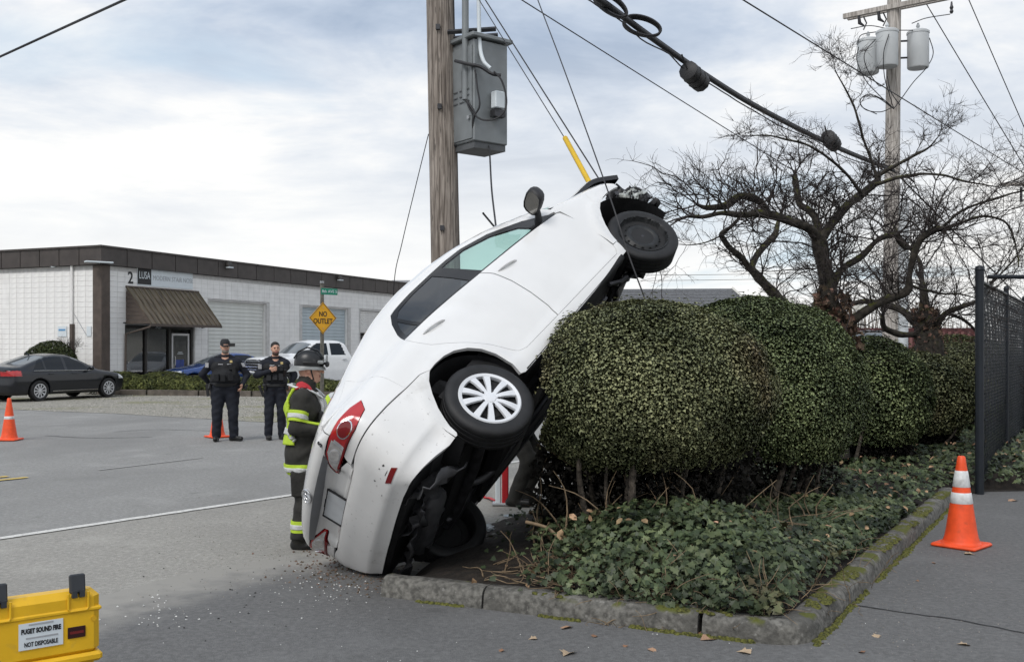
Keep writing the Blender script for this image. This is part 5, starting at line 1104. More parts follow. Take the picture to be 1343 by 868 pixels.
for (u, v, d, l) in ((911, 97, 16.9, .50), (1090, 185, 21.9, .45)):
    c = at(u, v, d)-bpath[0]; tdir = np.array([.55, .80, -.18]); tdir /= np.linalg.norm(tdir)
    if u < 1000: c = c+np.array([0, 0, -.05])
    sp = MB(); sp.tube([c-tdir*l*.62, c-tdir*l*.55, c+tdir*l*.55, c+tdir*l*.62], [.08, .165, .165, .08], 10); sp.tube([c-tdir*l*.2, c-tdir*l*.16], .175, 10); sp.tube([c+tdir*l*.2, c+tdir*l*.24], .175, 10); sp.build('splice_case', MT['blackplastic'], bun, 50)
    sm = MB(); [sm.tube(sag(c+tdir*l*s_, c+tdir*l*s_*1.9+(0, 0, .16), .02, 5), .014, 5) for s_ in (-.55, .55)]; sm.build('splice_tail', MT['wire'], bun)
gw = 'thin overhead wires'
cable('overhead_wire', sag(at(1172, 224, 24.9), at(1345, 398, 34), .0, 12), .020, 'overhead cable sloping down from the transformer pole behind the chain link fence', gw)
cable('overhead_wire', sag(at(600, -53, 12), at(1172, 305, 25), .02), .008, 'thin overhead wire running from the cabinet pole into the bare tree', gw)
cable('overhead_wire', sag(at(900, -46, 15), at(1420, 274, 44), .02), .013, 'overhead wire passing behind the transformer cans', gw)
for u0, u1 in ((1208, 1400), (1268, 1420)): cable('overhead_wire', sag(at(u0, -6, 26), at(u1, (u1-u0)*1.62 if u0 < 1250 else (u1-u0)*2.25, 30), .02), .014, ('power line crossing the open sky right beside the transformer cans' if u0 < 1250 else 'power line crossing the open sky beyond the dangling insulator'), gw)
cable('overhead_wire', sag(at(-200, 166, 16), at(330, -76, 9), .0), .014, 'thick black cable crossing the sky above the white workshop', gw)
for dv in (0, 7): cable('overhead_wire', sag(at(840, 361+dv, 120), at(1110, 356+dv, 120), .1), .03, ('upper' if dv == 0 else 'lower')+' of two faint far power lines over the grey shingle roof', gw)
cable('guy_wire', smooth_path([at(562, 176, 12), at(545, 245, 12.3), at(527, 320, 12.7), at(517, 370, 13), at(514, 470, 13.4)], 6), .006, 'thin guy wire falling from the wooden pole across the workshop roofline', 'guy wires', 'wire')
gy = tag(empty('guy_wire', pole_at(9.)), 'taut guy wire with a yellow guard pinned under the car hood', 'wire', 'guy wires')
ga, gb = at(630, -10, 11.3), at(792, 245, 9.35); g0 = pole_at(9.)
MB().tube(np.array([ga+(ga-gb)*.12, ga, gb])-g0, .007, 6).build('strand', MT['wire'], gy); MB().tube(np.array([at(622, -10, 11.3), at(741, 182, 9.9), at(772, 238, 9.4)])-g0, .005, 6).build('strand', MT['wire'], gy)
MB().tube(np.array([at(741, 181, 9.9), at(773, 240, 9.4)])-g0, .026, 8).build('guard_sleeve', mat('yellow_guard', (.62, .40, .02), .5), gy, 60)
cable('guy_wire', np.vstack([smooth_path([at(690, -45, 11.7), at(706, 2, 11.2), at(740, 92, 10.2), at(797, 250, 8.50), at(823, 330, 8.22), at(848, 398, 8.15), at(862, 440, 8.3)], 5)]), .007, 'guy wire bent over the car fender and ending in the hedge', 'guy wires', 'wire')
# ================= street sign, cones, case, fence =================
m_spost = mat('sign_post_steel', (.16, .15, .13), .6, .5, var=.3, vs=12)
sg_ = tag(empty('street_sign', (-5.08, 26.6, 0), rad(44)), 'yellow NO OUTLET diamond and green street name blade on one post', 'street sign')
MB().box((0, .03, 1.72), (.09, .05, 3.44)).build('post', m_spost, sg_)
zc = 1.68+38/1300*26.6; R45 = rotx(rad(90))@rotz(rad(45))
m_ysign = mat('yellow_sign', (.72, .36, .015), .45, var=.05)
MB().box((0, -.012, zc), (.61, .61, .006), R=rotx(rad(90))@rotz(rad(45)), ch=.0).build('diamond_plate', m_ysign, sg_)
bo_ = MB(); pts_ = [(.405, 0), (0, .405), (-.405, 0), (0, -.405)]; bo_.tube([(a, -.018, zc+b) for a, b in pts_+pts_[:1]], .008, 4); bo_.build('plate_border', m_black, sg_)
for i, (t_, dz) in enumerate((('NO', .10), ('OUTLET', -.09))): text_obj('sign_lettering', t_, .185, m_black, sg_, (0, -.018, zc+dz), RF, (.88, 1.0), bold=.004)
m_gsign = mat('green_sign', (.0, .20, .12), .45, var=.05); zb_ = 1.68+73/1300*26.6
MB().box((.21, -.0, zb_), (.52, .012, .17), ch=.003).build('name_blade', m_gsign, sg_); text_obj('blade_lettering', '8th AVE S', .115, m_signw, sg_, (.21, -.009, zb_), RF)
MB().box((-.02, .0, 3.42), (.10, .05, .06)).build('blade_bracket', MT['steel'], sg_); MB().lathe([(.012, 0), (.012, .012)], 8, M=rotx(rad(90)), o=(0, -.02, zc+.28)).lathe([(.012, 0), (.012, .012)], 8, M=rotx(rad(90)), o=(0, -.02, zc-.28)).build('bolt', MT['steel'], sg_)
def make_cone(h=.72, bands=2):
    r = empty('traffic_cone'); rr = lambda z: np.interp(z, [.03, .10, h], [.150, .128, .030])
    cb2 = MB(); cb2.box((0, 0, .016), (.37, .37, .032), ch=.012); cb2.lathe([(.165, .028), (.150, .036), (.135, .07)], 32, cap=False); cb2.build('base', MT['orange'], r, 40)
    MB().lathe([(rr(z), z) for z in np.linspace(.03, h-.01, 14)]+[(.024, h)], 32).build('cone_body', MT['orange'], r, 50)
    for a, b in ((.66, .84), (.48, .60))[:bands] if bands == 2 else ((.50, .57),):
        MB().lathe([(rr(h*a)+.0005, h*a), (rr(h*a)+.003, h*a+.003), (rr(h*b)+.003, h*b-.003), (rr(h*b)+.0005, h*b)], 32, cap=False).build('reflective_collar', MT['reflwhite'], r, 50)
    return r
cgrp = 'orange traffic cones'
c1 = make_cone(.76); c1.location = (3.79, 8.36, .002); c1.rotation_euler = (0, 0, .75); tag(c1, 'clean orange cone with two white collars on the driveway', 'traffic cone', cgrp)
c2_ = make_cone(.76, 1); c2_.location = (-9.08, 17.9, 0); tag(c2_, 'scuffed orange cone with one thin white collar on the road', 'traffic cone', cgrp)
c3 = copy_tree(c1); c3.location = (-5.50, 18.5, 0); tag(c3, 'orange cone hidden behind the legs of the capped officer', 'traffic cone', cgrp)
c4 = copy_tree(c1); c4.location = ((432.5-CX)/FPX*18.0, 18.0, 0); tag(c4, 'orange cone whose tip shows beside the helmeted firefighter', 'traffic cone', cgrp)
for c_ in c2_.children: pass
# yellow equipment case
m_case = layer(mat('yellow_case', (.72, .42, .012), .42, var=.08, vs=5, bump=.08, bs=120), (.30, .20, .06), 12, .62, .76, 9, amt=.45); m_latch = mat('latch_black', (.03, .034, .04), .5, var=.1)
ya = math.atan2(.60, .80); yc = tag(empty('equipment_case', (*(gnd(132, 940)[:2]), 0), ya), 'bright yellow hard equipment case with a white fire department label', 'case')
HT = .585
def rbox(mb_, x0, x1, y0, y1, z0, z1, ch): mb_.box(((x0+x1)/2, (y0+y1)/2, (z0+z1)/2), (x1-x0, y1-y0, z1-z0), ch=ch); return mb_
rbox(MB(), -1.0, 0, .0, .12, .29, HT, .03).build('lid', m_case, yc, 30); rbox(MB(), -.985, -.02, .012, .115, 0, .30, .03).build('tub', m_case, yc, 30)
rbox(MB(), -1.01, .008, -.012, .130, .262, .305, .012).build('seam_lip', m_case, yc, 30); rbox(MB(), -1.0, .004, -.006, .126, HT-.095, HT-.075, .006).build('rim_band', m_case, yc, 30)
for i in range(7): rbox(MB(), -.95+i*.14, -.89+i*.14, .0, .02, .02, .25, .008).build('rib', m_case, yc, 30)
for xx in (-.096, -.414, -.78):
    lt = MB(); lt.box((xx, .02, HT+.032), (.066, .028, .085), ch=.006, R=rotx(-.15)); lt.box((xx-.016, .0, HT-.010), (.022, .02, .03)); lt.box((xx+.016, .0, HT-.010), (.022, .02, .03)); lt.build('latch', m_latch, yc)
    mb_ = MB(); mb_.tube([(xx-.042, -.003, HT-.005), (xx-.042, -.004, HT-.075), (xx-.034, -.004, HT-.085), (xx+.034, -.004, HT-.085), (xx+.042, -.004, HT-.075), (xx+.042, -.003, HT-.005)], .006, 6); mb_.build('latch_recess', m_case, yc)
lab = MB().box((-.25, -.003, .42), (.18, .004, .115)).build('label', m_signw, yc)
for t_, dz, sz, b in (('PUGET SOUND FIRE', .022, .023, .0012), ('NOT DISPOSABLE', -.036, .022, .0006)): text_obj('label_lettering', t_, sz, m_black, lab, (-.25, -.0062, .42+dz), RF, (.78, 1.25), bold=b, depth=.0006)
MB().box((-.103, -.003, .405), (.075, .005, .05), ch=.002).build('dark_tag', mat('dark_red_tag', (.03, .006, .006), .35, var=.2), yc); MB().box((-.103, -.0062, .405), (.058, .001, .012)).build('tag_print', mat('tag_red', (.14, .01, .01), .5), yc); [MB().box((-.25+k*.004, -.0060, .42+dz), (w_, .001, .007)).build('label_fine_print', m_grey, lab) for k, (dz, w_) in enumerate(((.050, .10), (-.008, .13)))]
MB().lathe([(.012, 0), (.012, .004)], 16, M=rotx(rad(90)), o=(-.03, .0, .455)).build('pressure_valve', mat('yellow_dark', (.62, .35, .01), .5), yc)
# chain link fence with dark slats
m_fence = mat('black_vinyl_steel', (.014, .018, .024), .45, .2, var=.15); m_slat = mat('dark_privacy_slat', (.012, .016, .022), .5, var=.35, vs=9)
fdir = np.array([.519, .855]); fp0 = np.array([5.34, 11.32]); fn_ = tag(empty('chain_link_fence', (*fp0, 0), math.atan2(fdir[1], fdir[0])), 'tall black chain link fence with dark privacy slats beside the driveway', 'fence')
FHt = 2.50; bays = 5; bw = 3.3
for i in range(bays+1):
    r_ = .048 if i == 0 else .034; MB().tube([(i*bw, 0, -.1), (i*bw, 0, FHt+(.06 if i == 0 else 0))], r_, 12).lathe([(r_, FHt+.05), (r_*1.15, FHt+.06), (r_*.9, FHt+.10), (.002, FHt+.115)], 12, o=(i*bw, 0, 0 if i == 0 else -.06)).build('post', m_fence, fn_, 50)
MB().tube([(0, 0, FHt-.07), (bays*bw, 0, FHt-.07)], .022, 8).build('top_rail', m_fence, fn_, 60); MB().tube([(.05, -.02, .12), (bays*bw, -.02, .12)], .006, 6).build('tension_wire', m_fence, fn_)
ml = MB(); L_ = bays*bw; stp = .085; z0, z1 = .12, FHt-.08
Vm, Fm = [], []
def strip(a, b, w_=.0035):
    a, b = np.array(a), np.array(b); d = b-a; d /= np.linalg.norm(d); p = np.array([-d[2], 0, d[0]])*w_; o = np.array([0, w_, 0]); k = len(Vm)
    Vm.extend([a+p, a+o, a-p, b+p, b+o, b-p]); Fm.extend([(k, k+1, k+4, k+3), (k+1, k+2, k+5, k+4), (k+2, k, k+3, k+5)])
for s_ in np.arange(-z1, L_, stp):
    x0, x1 = max(s_, 0), min(s_+(z1-z0), L_)
    if x1-x0 > .03: strip((x0, -.004, z0+(x0-s_)), (x1, -.004, z0+(x1-s_))); strip((x0, .004, z1-(x0-s_)), (x1, .004, z1-(x1-s_)))
tag(link('chain_link_mesh', np_mesh('chain_link_mesh', Vm, Fm, m_fence), fn_), kind='stuff')
slm = []
for k in range(3):
    m = MB(); V = []; n = 14
    for j in range(n):
        z = z0+(z1-z0)*j/(n-1); o = .010*math.sin(j*2.1+k*2)+.006*random.uniform(-1, 1); V += [(-.024, o, z), (.024, -o*.6+.004*random.uniform(-1, 1), z)]
    m.add(V, [(2*j, 2*j+1, 2*j+3, 2*j+2) for j in range(n-1)]); slm.append(m.mesh('privacy_slat', m_slat))
for i in range(int(L_/.125)): link('privacy_slat', slm[i % 3], fn_, (.08+i*.125, .012, 0))
for i in range(8): MB().tube([(.03, -.06, .25+i*.3), (.06, .0, .25+i*.3), (.03, .06, .25+i*.3)], .012, 5).build('tie_band', m_fence, fn_)
gt = tag(empty('gate_frame', (5.38, 11.3, 0)), 'black pipe gate frame reaching right from the corner fence post', 'gate')
MB().tube([(.05, 0, FHt-.02), (3.2, .25, FHt-.02)], .024, 8).build('top_pipe', m_fence, gt, 60); MB().tube([(3.2, .25, 0), (3.2, .25, FHt-.02)], .03, 8).build('end_post', m_fence, gt, 60); MB().tube([(1.6, .12, 1.2), (3.2, .25, 1.2)], .02, 8).build('middle_pipe', m_fence, gt, 60)
# things behind the car: strut, strap, paper
st = tag(empty('rescue_strut', (*gnd(659, 662)[:2], 0)), 'red and white rescue strut standing on gravel behind the car', 'strut')
m_redp = mat('red_paint', (.42, .015, .02), .45, var=.1); MB().box((.03, 0, .55), (.07, .07, 1.06), ch=.01).build('red_tube', m_redp, st); MB().box((-.045, .0, .53), (.06, .06, 1.02), ch=.01).build('white_tube', m_signw, st); MB().box((0, 0, .015), (.22, .16, .03), ch=.008).build('foot_plate', MT['steel'], st)
tag(MB().tube(smooth_path([gnd(628, 650)+(0, 0, .25), gnd(634, 652)+(0, 0, .02), gnd(642, 655)+(0, 0, .02), gnd(650, 660)+(0, 0, .03)], 6), .022, 6, sq=.5).build('ratchet_strap', m_redp, None, 60), 'red webbing strap lying on gravel beside the rescue strut', 'strap')
for (u, v, s_, r_) in ((632, 697, .20, .3), (640, 706, .13, 1.2), (668, 686, .10, .2)):
    p = gnd(u, v, .05 if v > 690 else .0); crumple('crumpled_paper', (0, 0, .02), s_, s_*.6, rotz(r_), m_signw, .012, int(u), 7, None).location = (p[0], p[1], max(p[2], float(bed_h(p[None, :2])[0]) if inpoly(p[None, :2], BED)[0] else .0)+.012)
for o in list(COL.objects):
    if o.name.startswith('crumpled_paper'): tag(o, 'crumpled white paper on the ground under the tipped car', 'paper', 'papers under the car')
# ================= vegetation =================
def leaf_mesh(P, Nrm, size, shape, fold=.25, seed=1, aspect=.6):
    """many small leaves: P points, Nrm outward normals; shape list of (u,v) outline with first point as fan centre"""
    r = np.random.default_rng(seed); n = len(P); Nn = Nrm/np.linalg.norm(Nrm, axis=1, keepdims=True)
    t = r.normal(size=(n, 3)); t -= (t*Nn).sum(1, keepdims=True)*Nn; t /= np.linalg.norm(t, axis=1, keepdims=True); b = np.cross(Nn, t)
    s = size*r.uniform(.55, 1.45, n); S = np.array(shape, float); k = len(S)
    V = P[:, None]+s[:, None, None]*(S[None, :, 0:1]*t[:, None]+S[None, :, 1:2]*b[:, None]+np.abs(S[None, :, 1:2])*fold*Nn[:, None]+(-.22*(S[None, :, 0:1]**2))*Nn[:, None])
    F = np.array([(0, i, i+1) for i in range(1, k-1)]+[(0, k-1, 1)]); F = (F[None]+(np.arange(n)*k)[:, None, None]).reshape(-1, 3)
    return V.reshape(-1, 3), F
OVAL = [(0, 0), (-.5, 0), (-.15, .27), (.25, .24), (.5, 0), (.25, -.24), (-.15, -.27)]
QUAD = [(-.5, 0), (0, .28), (.5, 0), (0, -.28)]
IVY = [(0, 0), (-.32, .10), (-.30, .42), (.02, .28), (.10, .46), (.26, .18), (.62, 0), (.26, -.18), (.10, -.46), (.02, -.28), (-.30, -.42), (-.32, -.10)]
def incar(P, m=.03):
    q = (P-CT)@CR; box = (q[:, 0] > -1) & (q[:, 0] < 3.7) & (np.abs(q[:, 1]) < 1.05) & (q[:, 2] > -.05) & (q[:, 2] < 1.7); r = np.zeros(len(P), bool)
    if box.any():
        qq = q[box]; f = carF(qq); low = (qq[:, 2] < .35) & (qq[:, 2] > .12) & (np.abs(qq[:, 1]) < .86) & (qq[:, 0] < 3.3)
        wh = np.zeros(len(qq), bool)
        for wx in (0, 2.58): wh |= (np.hypot(qq[:, 0]-wx, qq[:, 2]-.26) < .34) & (np.abs(qq[:, 1]) > .62) & (np.abs(qq[:, 1]) < .92)
        r[box] = (f < m) | low | wh
    return r
m_hleaf = mat('hedge_leaf', (.150, .175, .080), .42, var=.4, vs=1.6, col2=(.215, .225, .115), isl=.24, spec=.35)
layer(m_hleaf, (.22, .145, .090), 1.1, .56, .70, 6, off=(3, 3, 3), amt=.55)
m_hleaf2 = mat('hedge_leaf_dark', (.115, .155, .068), .4, var=.4, vs=1.6, col2=(.165, .20, .09), isl=.24, spec=.35)
m_thick = mat('thicket_shade', (.014, .012, .009), .95, var=.4, vs=20); m_core = mat('hedge_gap_shade', (.060, .064, .032), .95, var=.4, vs=20)  # shade under the shrubs and in their gaps, put into leaf colour
m_bark = mat('dark_bark', (.055, .045, .036), .95, var=.4, vs=18, bump=.8, bs=50, col2=(.09, .075, .06))
def dome_dirs(n, seed):
    r = np.random.default_rng(seed); d = r.normal(size=(n, 3)); return d/np.linalg.norm(d, axis=1, keepdims=True), r
def superell(d, e=2.0): return d/(np.sum(np.abs(d)**e, 1)**(1/e))[:, None]
def hedge(label, c, rad_, n, size, seed, stems=9, m=m_hleaf, core=.80, cat='bush', zlow=-.75, name='clipped_shrub', shape=QUAD, group='clipped shrubs in the planting bed'):
    c = np.array(c, float); rad_ = np.array(rad_, float); base = float(bed_h(c[None, :2])[0]) if inpoly(c[None, :2], BED)[0] else 0.
    root = tag(empty(name, (c[0], c[1], base)), label, cat, group); o = np.array([c[0], c[1], base])
    d, r = dome_dirs(n, seed); d = d[d[:, 2] > zlow]; u = superell(d)
    nz = np.array([mnoise.noise(Vector(q*2.1)+Vector((seed, 0, 0)))*.045+mnoise.noise(Vector(q*5.2)+Vector((seed, 0, 0)))*.03 for q in d])
    sh = 1-np.abs(r.normal(0, .055, len(d)))-r.uniform(0, .10, len(d))**2; P = c+u*rad_*(sh+nz)[:, None]
    # shoots that stick out a little
    st = r.random(len(d)) < .02; P[st] += d[st]*r.uniform(.02, .07, st.sum())[:, None]
    nn = d/rad_; nn /= np.linalg.norm(nn, axis=1, keepdims=True); nn = nn+r.normal(0, .33, nn.shape)+np.array([0, 0, .30]); k = ~incar(P); P, nn = P[k], nn[k]
    V, F = leaf_mesh(P, nn, size, shape, seed=seed); tag(link('foliage', np_mesh('foliage', V-o, F, m), root), kind='stuff')
    # added inner leaf shell blocks light; its darker colour paints the gap shade
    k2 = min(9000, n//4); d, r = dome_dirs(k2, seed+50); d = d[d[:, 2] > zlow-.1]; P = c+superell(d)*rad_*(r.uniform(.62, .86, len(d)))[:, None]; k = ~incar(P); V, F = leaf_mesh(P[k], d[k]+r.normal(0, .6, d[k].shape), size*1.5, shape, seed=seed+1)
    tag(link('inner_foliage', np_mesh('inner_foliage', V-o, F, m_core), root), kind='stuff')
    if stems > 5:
        k3 = 7000; a = r.uniform(0, 6.28, k3); q = np.sqrt(r.uniform(0, 1, k3))*.80; P = np.column_stack([c[0]+rad_[0]*q*np.cos(a), c[1]+.15+rad_[1]*q*np.sin(a), r.uniform(base, c[2]-rad_[2]*.25, k3)]); kk = ~incar(P); V, F = leaf_mesh(P[kk], r.normal(size=(kk.sum(), 3)), size*1.25, shape, seed=seed+2); tag(link('undergrowth', np_mesh('undergrowth', V-o, F, m_thick), root), kind='stuff')  # undergrowth leaves near-black to paint the shade below the shrub
    if stems:
        for i in range(stems):
            a = r.uniform(0, 6.28); q = r.uniform(.15, .68); b = np.array([c[0]+rad_[0]*q*math.cos(a), c[1]+rad_[1]*q*math.sin(a), base-.03]); e = np.array([c[0]+rad_[0]*(q+.25)*math.cos(a+.3), c[1]+rad_[1]*(q+.25)*math.sin(a+.3), c[2]-rad_[2]*.15]); md = (b+e)/2+r.normal(0, .06, 3)
            pth = smooth_path([b, md, e], 5); kk = ~incar(pth)
            if kk.all(): MB().tube(pth-o, np.linspace(.028, .012, len(pth))*r.uniform(.6, 1.3), 6).build('stem', m_bark, root, 60)
    return root
hedge('big rounded clipped shrub the car nose rests over', (1.02, 7.62, 1.36), (1.0, .92, .69), 112000, .036, 1, 18, zlow=-.85)
hedge('rounded clipped shrub between the first shrub and the mossy tree', (2.38, 9.65, 1.27), (1.06, 1.0, .91), 96000, .038, 2, 16, m_hleaf2, zlow=-.72)
hedge('clipped shrub growing under the mossy tree trunk', (4.62, 12.9, 1.03), (.82, .80, .80), 24000, .054, 3, 8, m_hleaf2)
hedge('clipped shrub between the mossy tree and the ivy covered stump', (6.02, 14.7, .92), (.78, .75, .70), 17000, .060, 4, 6)
hedge('clipped shrub half hidden by the tall fence post', (8.15, 18.0, .95), (.95, .90, .82), 20000, .052, 5, 5)
hedge('long low clipped hedge in the distance beyond the stump', (10.9, 24.2, .95), (1.3, 2.2, 1.05), 14000, .075, 6, 0, mat('far_hedge_leaf', (.085, .10, .03), .5, var=.3, vs=2, isl=.35), cat='hedge', name='clipped_hedge')
# ---- ivy ground cover ----
m_ivy = mat('ivy_leaf', (.028, .044, .020), .45, var=.5, vs=3., col2=(.064, .084, .040), isl=.55, spec=.3); layer(m_ivy, (.13, .085, .045), 2.3, .64, .72, 5, amt=.5)
def ivy_top(q):
    e = bed_edge(q); l = segdist(q, K0, K1); fr = np.exp(-(((q[:, 0]-1.15)/1.0)**2+((q[:, 1]-6.75)/.75)**2))
    return bed_h(q)+.03+.34*fr*np.clip((e+.02)/.26, 0, 1)**.7+.07*np.clip((e+.06)/.2, 0, 1)+np.array([.05*mnoise.noise(Vector((a*2.6, b*2.6, 7))) for a, b in q])
def ivy(n, box, size, seed, dens):
    r = np.random.default_rng(seed); q = np.stack([r.uniform(box[0], box[1], n), r.uniform(box[2], box[3], n)], 1); k = inpoly(q, BED) & dens(q, r); q = q[k]
    z = ivy_top(q); s0 = bed_h(q); z = s0+(z-s0)*r.uniform(.0, 1.05, len(q))**.55; P = np.column_stack([q, z])
    g = np.column_stack([ivy_top(q+(.02, 0))-ivy_top(q-(.02, 0)), ivy_top(q+(0, .02))-ivy_top(q-(0, .02))])/.04
    nn = np.column_stack([-g*.8, np.ones(len(q))])+r.normal(0, .42, (len(q), 3))+np.array([.0, -.25, 0]); return P, nn
def d_front(q, r):
    x = q[:, 0]-.10*(q[:, 1]-6.6); return r.random(len(q)) < np.clip((x-.05)/.55, .02, 1)
P, nn = ivy(62000, (-.2, 5.2, 5.3, 9.4), .055, 3, d_front); k = ~incar(P); Pa, na = P[k], nn[k]
Va, Fa = leaf_mesh(Pa, na, .046, IVY, .12, 4)
P, nn = ivy(62000, (1.6, 13.5, 9.0, 20), .07, 5, lambda q, r: r.random(len(q)) < np.clip(1.25-(q[:, 1]-9)*.05, .3, 1)*.75)
Vb, Fb = leaf_mesh(P, nn, .062, IVY, .12, 6)
tag(link('ivy_ground_cover', np_mesh('ivy_ground_cover', np.vstack([Va, Vb]), np.vstack([Fa, Fb+len(Va)]), m_ivy)), 'dark green ivy covering the planting bed behind the kerb', 'ivy', kind='stuff')
# dead leaves lying in the bed, dry twigs on the crushed side
m_dead = mat('dead_leaf', (.20, .115, .055), .8, var=.4, vs=12, col2=(.33, .22, .13), isl=.4)
r = np.random.default_rng(8); q = np.stack([r.uniform(-.8, 9, 5200), r.uniform(5.4, 15, 5200)], 1); q = q[inpoly(q, BED) & (bed_edge(q) > .12)]; keep = (r.random(len(q)) < np.where(q[:, 0]-.1*(q[:, 1]-6.6) < .35, np.where(q[:, 0] < .1, .08, .6), .22)); q = q[keep]
z = np.where(q[:, 0]-.1*(q[:, 1]-6.6) < .30, bed_h(q)+.02, ivy_top(q)+.01); P = np.column_stack([q, z]); k = ~incar(P); V, F = leaf_mesh(P[k], np.tile([0, -.2, 1.], (k.sum(), 1))+r.normal(0, .5, (k.sum(), 3)), .062, OVAL, .3, 9)
tag(link('leaf_litter', np_mesh('leaf_litter', V, F, m_dead)), 'brown dead leaves scattered over the soil and ivy', 'leaves', kind='stuff')
m_twig = mat('dry_twig', (.20, .145, .09), .9, var=.35, vs=20); mbt = MB(); rr = random.Random(5)
def twig_cluster(mb_, c, n, L0, up_=.5, r0=.0045, sp=.3):
    for _ in range(n):
        b = np.array(c)+np.array([rr.uniform(-sp, sp), rr.uniform(-sp, sp)*.7, 0]); b[2] = float(bed_h(b[None, :2])[0]) if inpoly(b[None, :2], BED)[0] else 0.
        d = np.array([rr.uniform(-1, 1), rr.uniform(-1, 1), rr.uniform(.1, up_*2)]); d /= np.linalg.norm(d); L = L0*rr.uniform(.4, 1.2); p = [b]
        for i in range(4): d = d+np.array([rr.uniform(-.5, .5), rr.uniform(-.5, .5), rr.uniform(-.45, .2)]); d /= np.linalg.norm(d); p.append(p[-1]+d*L/4)
        p = np.array(p); p[:, 2] = np.maximum(p[:, 2], b[2]+.005)
        if not incar(p).any(): mb_.tube(smooth_path(p, 2), np.linspace(r0*rr.uniform(.6, 1.5), r0*.4, 9), 4, cap=False)
for cx_, cy_ in ((.55, 6.45), (.75, 6.35), (.35, 6.6), (.55, 6.7), (.9, 6.3), (1.2, 6.2), (.1, 6.75)): twig_cluster(mbt, (cx_, cy_, 0), 34, .34)
for cx_, cy_ in ((.6, 7.2), (.9, 7.3), (1.3, 7.2), (1.8, 7.6), (2.3, 8.2), (.4, 7.5)): twig_cluster(mbt, (cx_, cy_, 0), 14, .7, 1.2, .006)
for cx_, cy_ in ((.7, 6.08), (1.0, 5.98), (1.3, 5.86), (1.6, 5.95), (1.8, 6.2), (2.0, 6.5), (2.3, 6.95), (2.6, 7.5)): twig_cluster(mbt, (cx_, cy_, 0), 22, .30, .8, .0035, .22)
tag(link('dry_twigs', mbt.mesh('dry_twigs', m_twig, 60)), 'tangle of dry brown twigs along the crushed edge of the bed', 'twigs', kind='stuff')
for L_, lb in (([at(705, 583, 7.9), at(730, 596, 7.6), at(752, 610, 7.45), at(784, 614, 7.4)], 'broken grey branch poking out under the big clipped shrub'), ([at(690, 684, 7.0), at(718, 692, 6.9), at(735, 706, 6.85), at(752, 712, 6.8), at(766, 714, 6.8)], 'pale bent root lying across the dark soil')):
    P = smooth_path(L_, 6); b_ = MB().tube(P-P[0], np.linspace(.013, .005, len(P)), 8).build('broken_branch', m_twig, None, 60, P[0]); tag(b_, lb, 'branch')
# dense thicket between the car and the first shrub, shade painted as near-black leaves
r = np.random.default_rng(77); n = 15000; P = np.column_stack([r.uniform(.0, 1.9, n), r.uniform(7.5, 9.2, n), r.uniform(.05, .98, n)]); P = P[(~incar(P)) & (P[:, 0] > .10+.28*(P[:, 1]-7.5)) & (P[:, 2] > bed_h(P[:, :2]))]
V, F = leaf_mesh(P, r.normal(size=P.shape), .055, OVAL, .3, 78); th = tag(empty('bramble_thicket', (.9, 8.3, .15)), 'dense thicket under the big clipped shrub with shade painted into its near-black leaves', 'thicket'); tag(link('foliage', np_mesh('foliage', V-np.array([.9, 8.3, .15]), F, m_thick), th), kind='stuff')
